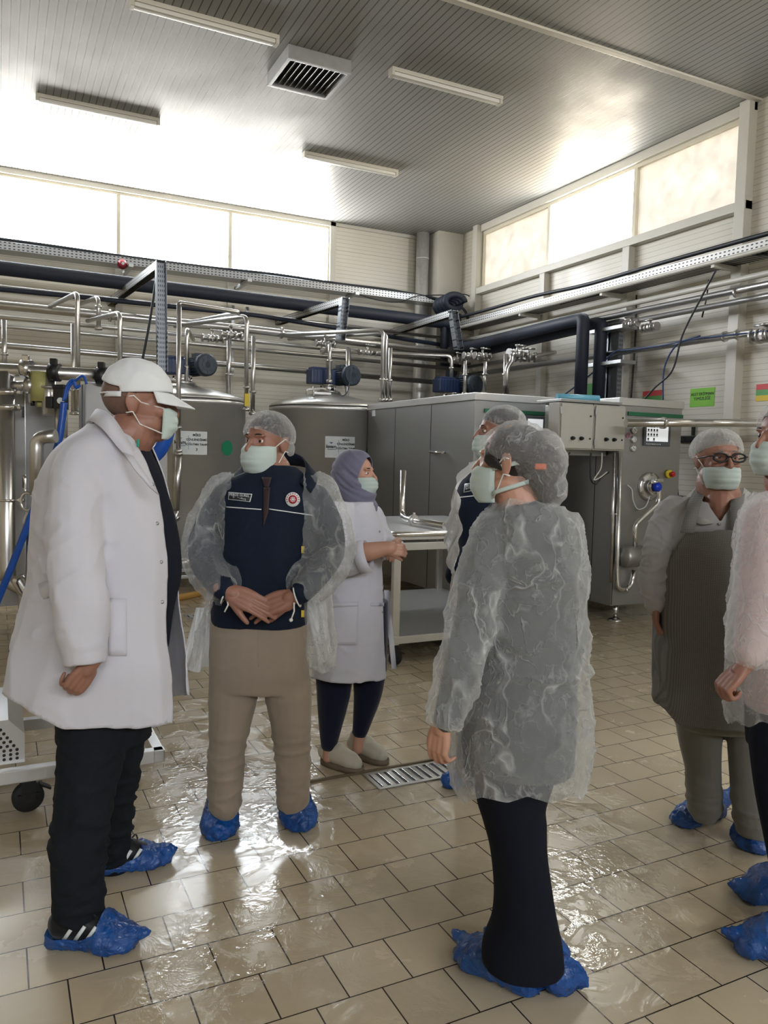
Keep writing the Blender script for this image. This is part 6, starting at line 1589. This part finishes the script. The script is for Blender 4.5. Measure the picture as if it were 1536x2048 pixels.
        solid(s.part('shoe_tongue', sheet(rows), 'shoe_white', parent=sh), .004)
woman_scarf()

# ---------------------------------------------------------------- man behind, profile to the left
def man_behind():
    s = Person('man in profile behind the gowned woman, navy jacket under an open white gown, hairnet', 3.62, (950, 1560), None)
    F = face(-86)
    s.head(s.P(997, 868), .232, F, EZ, (s.P(1006, 940), .07), jaw=1.1)
    b = s.body
    s.T(b, [(950, 940, 1060, .13, 0), (1030, 925, 1070, .16, 0), (1150, 925, 1065, .16, 0), (1260, 930, 1060, .15, 0)])
    s.L(b, [(960, 1250, -.05, 42), (950, 1400, -.05, 32), (945, 1540, -.05, 22)]); s.L(b, [(1030, 1250, .08, 42), (1020, 1400, .08, 32), (1015, 1520, .08, 22)])
    s.L(b, [(955, 980, .0, 28), (935, 1090, .02, 24), (910, 1160, -.02, 20)])
    s.hand(b, s.P(908, 1160, -.02), -EZ*.95-SR*.1, SR, .16, (.4, .4, .4, .4), (.3, .2), 1)
    s.finish(vox=.004); s.eyes(brow='hair'); s.mask(); s.hairnet(seed=7.1, r=(.41, .47, .40), cz=.17, low=.02, fx=.85, back=-.03)
    bm = NB(); s.T(bm, [(915, 985, 1040, .07, 0), (930, 955, 1060, .12, 0), (960, 922, 1070, .16, 0), (1000, 906, 1075, .18, 0), (1030, 905, 1075, .18, 0), (1100, 912, 1075, .18, 0), (1160, 908, 1072, .175, 0), (1200, 915, 1070, .17, 0), (1250, 925, 1066, .16, 0)])
    s.L(bm, [(950, 980, .0, 34), (934, 1090, .02, 30), (912, 1150, -.02, 24)])
    bm = fuse(bm, .009, 3); displace(bm, folds(.006, 5, 3, 3)); jk = s.part('navy_jacket', bm, 'navy'); f = caster_on(jk)
    bd = patch(s, f, [(929, 968), (960, 963), (958, 979), (927, 985)], 4, 3, 'white', 'badge_border', jk, .005)
    bd = patch(s, f, [(930.2, 969.3), (958.6, 964.7), (956.8, 978), (928.5, 983.3)], 4, 3, 'ink', 'name_badge', jk, .0075)
    c0, c1 = f(930, 975, .012, s.P(930, 975)), f(956, 971, .012, s.P(956, 971)); ex = (c1-c0).normalized(); ey = (EZ-ex*EZ.dot(ex)).normalized()
    text_mesh('lettering', 'ALİ PEKTAŞ\nŞube Müdürü', .0125, (c0+c1)/2-AZ*.004, ex, ey, M['white'], bd, spacing=.95)
    patch(s, f, [(908, 995), (962, 989), (962, 991), (908, 997)], 8, 1, 'white', 'piping', jk, .003)
    bm = NB(); s.L(bm, [(965, 1230, -.05, 50), (955, 1350, -.05, 44), (948, 1470, -.05, 36), (945, 1535, -.05, 34)]); s.L(bm, [(1030, 1230, .08, 50), (1024, 1400, .08, 38), (1018, 1520, .08, 34)])
    bm = fuse(bm, .009, 2); s.part('trousers', bm, 'navy_pants')
    # white gown hanging open at the picture left of the jacket
    L_ = [(938, 925), (915, 955), (905, 1000), (895, 1045), (890, 1070), (893, 1110), (900, 1150), (904, 1200), (900, 1260), (893, 1330)]; R2 = [(965, 915), (942, 945), (912, 965), (916, 1010), (918, 1060), (912, 1100), (908, 1150), (916, 1200), (935, 1260), (945, 1330)]
    A = catmull([tuple(s.P(x, y, -.06)) for x, y in L_], 5); B = catmull([tuple(s.P(x+4, y, -.2)) for x, y in R2], 5); rows = []
    for i, (a, b_) in enumerate(zip(A, B)):
        a, b_ = Vector(a), Vector(b_); rows.append([a.lerp(b_, u)+SD*(.02*sin(u*6+i*.5))+SR*(.008*sin(i*1.1+u*5)) for u in [j/8 for j in range(9)]])
    s.part('open_gown', sheet(rows), 'gown_flare')
    bm = NB(); s.T(bm, [(915, 975, 1050, .09, .02), (940, 940, 1080, .14, .02), (1000, 925, 1088, .19, .03), (1150, 925, 1090, .2, .03), (1330, 920, 1090, .21, .04)]); bm = fuse(bm, .01, 3)
    cut(bm, lambda c, n: topx(c)[2] < s.D+.03 and topx(c)[0] < 1040 or n.z < -.8); displace(bm, creases(.008, 8)); s.part('gown_back', bm, 'gown_dense')
    s.cover(onz(950, 1568, 0), onz(888, 1574, 0), .05, .09, None, tip=.01, seed=5); s.cover(onz(1040, 1540, 0), onz(985, 1545, 0), .05, .09, None, tip=.01, seed=6)
man_behind()

# ---------------------------------------------------------------- woman from behind in sheer gown
def woman_back():
    s = Person('woman seen from behind in a crumpled sheer gown, large hairnet and wide navy trousers', 2.16, (1035, 1975), None)
    F = face(-118, .0)
    s.head(s.P(1022, 928), .222, F, EZ, (s.P(1045, 1012), .06), jaw=1.0)
    b = s.body
    s.T(b, [(1040, 965, 1140, .1, 0), (1100, 955, 1150, .12, 0), (1250, 950, 1150, .12, 0), (1400, 940, 1155, .15, 0), (1560, 950, 1130, .14, 0)])
    s.L(b, [(1020, 1560, -.03, 50), (1034, 1750, -.03, 36), (1032, 1930, -.03, 28)]); s.L(b, [(1050, 1560, .05, 50), (1052, 1750, .05, 36), (1060, 1920, .05, 28)])
    s.L(b, [(985, 1080, -.06, 40), (945, 1260, -.12, 30), (893, 1440, -.16, 20)]); s.L(b, [(1130, 1080, .08, 38), (1140, 1260, .12, 30), (1120, 1400, .02, 20)])
    s.hand(b, s.P(884, 1446, -.16), -EZ*.92-SR*.12+SD*.1, SR*.6+SD*.7, .155, (.45, .5, .55, .6), (.45, .2), -1)
    s.finish(skin='skin_b'); s.mask(puff=.9)
    # ribbons of the mask round the neck
    for z0, z1 in ((-.06, .06), (-.36, -.2)):
        P_ = [s.H(.33*sin(a)*1.02, -.03+.36*cos(a), z0+(z1-z0)*i/10-.0) for i, a in enumerate([1.15+1.3*i/10 for i in range(11)])]
        P2 = [s.H(-.33*sin(a)*1.04, -.03+.36*cos(a), z0+(z1-z0)*i/10) for i, a in enumerate([1.15+1.3*i/10 for i in range(11)])]
        for Q in (P_, P2):
            rows = [[q-s.U*.006, q+s.U*.006] for q in Q]; solid(s.part('mask_tie', sheet(rows), 'mask'), .001)
    # hair fringe in front of the ear
    bm = NB()
    for k in range(7): sweep(bm, [s.H(-.28-.01*k, .22-.02*k, .16), s.H(-.33-.005*k, .2-.02*k, .04), s.H(-.33, .16-.03*k, -.03-.01*k)], [.006, .008, .002], 6)
    s.part('hair_strand', bm, 'hair')
    # hair and bun, then the big net bag
    bm = NB(); H_ = s.H; ell(bm, H_(0, -.06, .14), s.R_, s.F, s.U, .35*s.hh, .42*s.hh, .36*s.hh, 24); ell(bm, H_(0, -.42, -.05), s.R_, s.F, s.U, .27*s.hh, .25*s.hh, .3*s.hh, 24); ell(bm, H_(0, -.46, -.28), s.R_, s.F, s.U, .2*s.hh, .18*s.hh, .2*s.hh, 20)
    bm = fuse(bm, .007, 3); cut(bm, lambda c, n: (c-s.hc).dot(s.F)/s.hh > .12 and (c-s.hc).dot(s.U)/s.hh < .15); displace(bm, lambda p, n: .005*nz(p, 30, 30, 6)); s.part('hair', bm, 'hair')
    bm = NB(); ell(bm, H_(0, -.06, .18), s.R_, s.F, s.U, .41*s.hh, .46*s.hh, .36*s.hh, 28); ell(bm, H_(.0, -.38, .02), s.R_, s.F, s.U, .36*s.hh, .34*s.hh, .42*s.hh, 24); ell(bm, H_(0, -.5, -.28), s.R_, s.F, s.U, .24*s.hh, .23*s.hh, .27*s.hh, 20)
    bm = fuse(bm, .0065, 5)
    cut(bm, lambda c, n: (c-s.hc).dot(s.F)/s.hh > -.16 and (c-s.hc).dot(s.U)/s.hh < .06+((c-s.hc).dot(s.F)/s.hh)*.45)
    def nf(p, n):
        q = p-s.hc; x, y, z = q.dot(s.R_)/s.hh, q.dot(s.F)/s.hh, q.dot(s.U)/s.hh
        ang = math.atan2(z-.0, y+.05); return s.hh*(.016*noise.noise(Vector((ang*9, x*2.5, 3)))+.03*noise.noise(Vector((x*3, y*3, z*3)))+.012*noise.noise(Vector((x*9, y*9, z*9))))
    displace(bm, nf); s.part('hair_net', bm, 'net')
    bm = NB(); obox(bm, s.H(-.27, -.46, -.02), s.F, s.R_, s.U, .03, .01, .016, .004); s.part('hair_clip', bm, simple('orange_clip', srgb(226, 110, 70), .4))
    # clothes beneath: grey jumper and dark collar, wide trousers
    bm = NB(); s.T(bm, [(1005, 1010, 1090, .07, .0), (1025, 985, 1125, .1, 0), (1060, 960, 1148, .125, 0), (1120, 956, 1152, .135, 0), (1250, 955, 1148, .13, 0), (1400, 948, 1150, .15, 0), (1510, 950, 1145, .15, 0), (1530, 952, 1140, .15, 0)])
    s.L(bm, [(990, 1070, -.05, 42), (965, 1160, -.1, 40), (940, 1270, -.13, 36), (910, 1380, -.15, 30), (892, 1440, -.16, 25)]); s.L(bm, [(1130, 1080, .08, 40), (1142, 1260, .12, 34), (1120, 1400, .02, 24)])
    bm = fuse(bm, .009, 3); s.part('grey_jumper', bm, 'grey_cloth')
    bm = NB(); limb(bm, [(s.P(1045, 1030), .078), (s.P(1040, 1008), .07)], n=20, cap=False); s.part('collar', bm, 'navy')
    bm = NB(); s.T(bm, [(1490, 955, 1130, .15, .02), (1590, 955, 1088, .14, .02), (1640, 968, 1088, .12, .01), (1700, 983, 1090, .11, 0), (1780, 990, 1102, .105, 0), (1840, 985, 1112, .105, 0), (1885, 968, 1120, .105, 0), (1925, 966, 1124, .105, 0)], p=2.1)
    bm = fuse(bm, .009, 3); cut(bm, lambda c, n: n.z < -.75 and c.z < .2); displace(bm, lambda p, n: folds(.009, 5, 1.0, 3)(p, n))
    s.part('wide_trousers', bm, 'navy_pants')
    # gown
    bm = NB(); s.T(bm, [(1000, 1000, 1100, .085, 0), (1015, 985, 1125, .11, 0), (1040, 962, 1150, .14, 0), (1080, 950, 1160, .16, 0), (1140, 948, 1166, .17, 0), (1250, 948, 1168, .17, 0), (1330, 938, 1170, .18, 0), (1420, 918, 1172, .2, 0), (1500, 902, 1172, .22, .0), (1560, 905, 1158, .215, 0), (1600, 930, 1130, .18, 0), (1620, 950, 1110, .15, 0)], p=2.2)
    s.L(bm, [(992, 1072, -.05, 52), (968, 1150, -.1, 50), (942, 1260, -.14, 46), (912, 1370, -.16, 40), (892, 1430, -.17, 34), (887, 1452, -.17, 27)], cap=False)
    s.L(bm, [(1120, 1080, .08, 46), (1132, 1200, .12, 40), (1130, 1330, .1, 34)])
    bm = fuse(bm, .0075, 3)
    def gc(c, n):
        x, y, d = topx(c)
        if y > 1600+6*sin(x*.07): return True
        if y < 1006: return True
        if (c-s.P(887, 1450, -.17)).length < .06 and n.z < -.6: return True
        if d > s.D+.12 and x < 985+(y-1050)*.02 and y < 1590 and n.dot(F) > .4 and x > 925: return True
        return False
    cut(bm, gc)
    cr = creases(.013, 2, 8.5)
    displace(bm, lambda p, n: cr(p, n)+.008*max(0, ridge(nz(p, 3.2, 3.2, 1.6, 14)))**3+(.012*max(0, 1-abs(p.z-(s.P(1000, 1322).z))/.015) if topx(p)[0] > 1000 else 0))
    s.part('sheer_gown', bm, 'gown_dense')
    s.cover(onz(1075, 1985, 0), onz(925, 1905, 0), .075, .12, None, tip=.03, seed=7)
    s.cover(onz(1120, 1962, 0), onz(975, 1890, 0), .062, .10, None, tip=.01, seed=8)
    bm = NB(); c = onz(1118, 1975, 0); limb(bm, [(c+EZ*.04, .06), (c+SR*.05+EZ*.03, .035), (c+SR*.075+EZ*.02-SD*.02, .008)]); b2 = fuse(bm, .006, 2); displace(b2, creases(.006, 2, 26))
    for v in b2.verts: v.co.z = max(.002, v.co.z)
    s.part('cover_tail', b2, 'bag')
woman_back()

# ---------------------------------------------------------------- old man with glasses and apron
def man_apron():
    s = Person('older man with black glasses and hairnet in a long grey checked apron', 3.17, (1450, 1670), None)
    F = face(2, .03)
    s.head(s.P(1436, 922), .232, F, EZ, (s.P(1440, 998), .076), jaw=1.2)
    b = s.body
    s.T(b, [(1005, 1345, 1520, .11, 0), (1060, 1335, 1530, .15, 0), (1200, 1330, 1520, .19, 0), (1300, 1340, 1510, .17, 0), (1400, 1345, 1505, .15, 0)])
    s.L(b, [(1395, 1400, 0, 42), (1398, 1500, 0, 32), (1402, 1610, 0, 22)]); s.L(b, [(1490, 1400, -.04, 42), (1495, 1530, -.06, 32), (1502, 1650, -.1, 22)])
    s.L(b, [(1440, 1005, -.035, 30), (1440, 1030, -.07, 24), (1440, 1050, -.10, 14)], bare=True); s.L(b, [(1358, 1024, 0, 32), (1318, 1110, -.02, 27), (1308, 1195, -.03, 19)]); s.L(b, [(1520, 1024, 0, 32), (1550, 1110, 0, 27), (1550, 1200, -.02, 18)])
    s.hand(b, s.P(1310, 1196, -.03), -EZ*.97+SR*.05-SD*.1, SR*.75-SD*.2, .19, (.2, .25, .3, .35), (.25, .1), -1, .02)
    s.finish(); s.eyes(look=(-.05, -.12), brow='hair_grey', openness=.4)
    # mask a little low on the nose
    s.mask(top=-.11, bot=-.50)
    s.hairnet(seed=4.4, r=(.42, .46, .385), cz=.19, low=.05, fx=.66, hair='hair_grey')
    # glasses
    H_ = s.H; bm = NB()
    for k in (-1, 1):
        P_ = [H_(k*.155+.115*cos(a)*(1.05), .455-.03*abs(cos(a)), .045+.075*sin(a)*(1 if abs(sin(a)) < .8 else .95)) for a in [i*2*pi/28 for i in range(29)]]
        sweep(bm, P_, .0042, 8); sweep(bm, [H_(k*.275, .43, .07), H_(k*.34, .36, .065), H_(k*.36, .0, .04)], .003, 8)
    sweep(bm, [H_(-.04, .455, .06), H_(0, .475, .065), H_(.04, .455, .06)], .003, 8); gl = s.part('glasses', bm, 'black')
    # shirt with polo collar
    bm = NB(); s.T(bm, [(992, 1400, 1480, .09, .0), (1005, 1362, 1510, .125, 0), (1030, 1335, 1535, .15, 0), (1080, 1325, 1540, .17, 0), (1150, 1325, 1530, .195, -.01), (1230, 1330, 1520, .2, -.01), (1300, 1335, 1515, .18, 0), (1340, 1340, 1510, .17, 0)])
    s.L(bm, [(1358, 1022, 0, 38), (1334, 1058, -.01, 37), (1318, 1110, -.03, 33), (1311, 1150, -.03, 31), (1312, 1186, -.03, 27), (1313, 1200, -.03, 24)], cap=True)
    s.L(bm, [(1520, 1022, 0, 42), (1545, 1070, 0, 38), (1556, 1130, 0, 34), (1552, 1190, -.02, 28)])
    bm = fuse(bm, .0075, 2)
    def sw(p, n):
        x, y, d = topx(p); a = folds(.004, 5, 3, 5)(p, n)
        if x < 1345: a += (.012 if y > 1110 else .007)*(max(0, ridge(noise.noise(Vector((x*.03+nz(p, 6, 6, 6)*1.5, y*.055+nz(p, 9, 9, 9)*1.2, 2)))))**3-.15)
        return a
    cut(bm, lambda c, n: (n.z > .8 and topx(c)[1] < 1004) or (topx(c)[2] < s.D and topx(c)[1] < 1046 and abs(topx(c)[0]-1440) < (1046-topx(c)[1])*.62)); displace(bm, sw); sh = s.part('shirt', bm, 'shirt_grey'); f = caster_on(sh)
    for side in (-1, 1):
        c_ = 1440
        A = [(c_+side*48, 976, .07), (c_+side*44, 990, -.02), (c_+side*22, 1020, -.105), (c_+side*4, 1042, -.13)]; B = [(c_+side*66, 992, .07), (c_+side*66, 1012, -.06), (c_+side*46, 1046, -.145), (c_+side*16, 1048, -.155)]
        A2 = catmull([tuple(s.P(*q)) for q in A], 4); B2 = catmull([tuple(s.P(*q)) for q in B], 4); solid(s.part('shirt_collar', sheet([[Vector(q) for q in A2], [Vector(q) for q in B2]]), 'collar_grey', parent=sh), .004)
    # neckline: skin wedge
    for y in (1048, 1062): q = f(1438, y, .0, s.P(1438, y, -.15)); bm = NB(); cyl(bm, q, q-AZ*.005, .0055, n=12); s.part('shirt_button', bm, 'galv', parent=sh)
    # trousers
    bm = NB(); s.T(bm, [(1330, 1345, 1512, .16, 0), (1420, 1348, 1520, .16, 0), (1450, 1352, 1525, .14, 0)])
    s.L(bm, [(1398, 1420, 0, 48), (1400, 1480, 0, 42), (1406, 1540, 0, 35), (1408, 1590, 0, 34), (1410, 1612, 0, 34)]); s.L(bm, [(1500, 1420, -.04, 46), (1498, 1500, -.05, 40), (1502, 1580, -.08, 37), (1508, 1640, -.11, 38)])
    bm = fuse(bm, .0085, 2); displace(bm, lambda p, n: folds(.005, 5, 2, 9)(p, n)+(.007*max(0, ridge(nz(p, 6, 6, 24, 3)))**2 if p.z < .25 else 0)); s.part('trousers', bm, 'trouser_grey')
    # apron: front shell, bib straps
    bm = NB(); s.T(bm, [(1040, 1325, 1543, .175, -.01), (1080, 1317, 1548, .19, -.01), (1150, 1317, 1540, .222, -.015), (1200, 1316, 1530, .232, -.015), (1250, 1314, 1525, .238, -.015), (1330, 1312, 1515, .225, -.01), (1400, 1314, 1510, .22, -.005), (1450, 1325, 1505, .21, 0), (1480, 1330, 1500, .2, 0)], p=2.4)
    bm = fuse(bm, .008, 3)
    def ac(c, n):
        x, y, d = topx(c)
        if d > s.D+.05 or y < 1062+3*sin((x-1375)*.06): return True
        if y < 1165 and (x < 1374-(y-1062)*.55 or x > 1482+(y-1062)*.5): return True
        hy = 1405+(x-1312)*.9 if x < 1360 else 1450+(x-1360)*.11
        return y > hy or n.z > .8 and y < 1080
    cut(bm, ac); displace(bm, lambda p, n: folds(.009, 5, 1.3, 33)(p, n)+.006*max(0, ridge(nz(p, 5, 5, 5, 4)))**3)
    ap = solid(s.part('apron', bm, 'apron'), .003)
    for (xa, ya, da), (xb, yb, db), (xc, yc, dc) in (((1404, 978, .06), (1388, 1010, -.12), (1374, 1066, -.185)), ((1478, 978, .06), (1474, 1010, -.12), (1474, 1066, -.185))):
        cs = catmull([tuple(s.P(xa, ya, da)), tuple(s.P((xa+xb)/2, (ya+yb)/2-4, -.02)), tuple(s.P(xb, yb, db-.02)), tuple(s.P((xb+xc)/2, (yb+yc)/2, (db+dc)/2-.02)), tuple(s.P(xc, yc, dc))], 4)
        solid(s.part('apron_strap', sheet([[Vector(q)-SR*.026, Vector(q)-SD*.004, Vector(q)+SR*.026] for q in cs]), 'apron', parent=ap), .003)
    s.cover(onz(1430, 1630, 0), onz(1352, 1652, 0), .055, .09, None, tip=.0, seed=10)
    s.cover(onz(1510, 1668, 0), onz(1504, 1708, 0), .07, .115, None, tip=.0, seed=11)
    bm = NB(); limb(bm, [(onz(1425, 1632, 0)+EZ*.05, .045), (onz(1455, 1622, 0)+EZ*.07, .03), (onz(1462, 1618, 0)+EZ*.1, .012)]); b2 = fuse(bm, .006, 2); displace(b2, creases(.004, 2, 30))
    for v in b2.verts: v.co.z = max(.002, v.co.z)
    s.part('cover_tail', b2, 'bag')
man_apron()

# ---------------------------------------------------------------- person cut by the right edge
def person_edge():
    s = Person('person cut off by the right edge, hairnet and mask, sheer gown over a pink sleeve', 2.52, (1590, 1850), None)
    F = face(-72)
    s.head(s.P(1572, 880), .23, F, EZ, (s.P(1580, 970), .07), jaw=1.05)
    b = s.body
    s.T(b, [(990, 1500, 1680, .12, 0), (1050, 1492, 1695, .15, 0), (1200, 1495, 1690, .16, 0), (1400, 1495, 1680, .16, 0), (1500, 1505, 1665, .15, 0)])
    s.L(b, [(1562, 1480, -.07, 48), (1574, 1650, -.085, 38), (1600, 1850, -.12, 28)]); s.L(b, [(1610, 1480, .1, 48), (1610, 1620, .1, 36), (1612, 1740, .1, 26)])
    s.L(b, [(1540, 1045, -.16, 42), (1535, 1190, -.2, 34), (1490, 1330, -.24, 22)])
    s.hand(b, s.P(1487, 1334, -.24), -EZ*.72-SR*.68, SR*.75-EZ*.4+SD*.2, .17, (1.15, 1.2, 1.2, 1.2), (.25, .4), -1, .0)
    s.finish(skin='skin_a'); s.eyes(brow='hair'); s.mask(); s.hairnet(seed=9.3, r=(.43, .49, .42), cz=.17, low=.02, fx=.95)
    bm = NB(); s.T(bm, [(985, 1540, 1640, .1, 0), (1000, 1510, 1670, .13, 0), (1060, 1490, 1700, .17, 0), (1200, 1492, 1700, .17, 0), (1350, 1500, 1690, .17, 0), (1440, 1505, 1685, .17, 0)])
    s.L(bm, [(1545, 1050, -.15, 50), (1536, 1130, -.2, 48), (1528, 1200, -.22, 44), (1514, 1262, -.235, 38), (1502, 1300, -.24, 30)]); bm = fuse(bm, .009, 3); displace(bm, folds(.005, 5, 3, 3)); s.part('pink_shirt', bm, 'pink_cloth')
    bm = NB(); s.T(bm, [(1420, 1498, 1680, .16, 0), (1500, 1502, 1676, .16, 0)]); s.L(bm, [(1560, 1480, -.07, 58), (1566, 1600, -.08, 50), (1590, 1760, -.1, 46), (1600, 1850, -.12, 46)]); s.L(bm, [(1610, 1480, .1, 55), (1610, 1620, .1, 45), (1612, 1740, .1, 42)])
    bm = fuse(bm, .009, 3); displace(bm, folds(.006, 5, 1.4, 8)); s.part('trousers', bm, 'navy_pants')
    bm = NB(); s.T(bm, [(970, 1535, 1645, .11, 0), (990, 1510, 1680, .15, 0), (1040, 1486, 1710, .19, 0), (1120, 1476, 1715, .2, 0), (1250, 1472, 1715, .21, 0), (1400, 1470, 1712, .22, 0), (1470, 1472, 1710, .22, 0)])
    s.L(bm, [(1545, 1050, -.15, 58), (1533, 1130, -.2, 56), (1526, 1200, -.225, 55), (1508, 1275, -.24, 48), (1494, 1322, -.245, 38), (1490, 1334, -.245, 30)], cap=False)
    bm = fuse(bm, .008, 3)
    def gc(c, n):
        x, y, d = topx(c)
        if (c-s.P(1490, 1334, -.245)).length < .065 and n.z < -.45: return True
        return y > 1448+7*sin(x*.11) or y < 985
    cut(bm, gc); displace(bm, creases(.012, 9, 8.)); s.part('sheer_gown', bm, 'gown_dense')
    s.cover(onz(1560, 1800, 0), onz(1478, 1795, 0), .062, .11, None, tip=.03, seed=12)
    s.cover(onz(1555, 1915, 0), onz(1470, 1895, 0), .062, .11, None, tip=.03, seed=13)
person_edge()
bpy.context.view_layer.update()
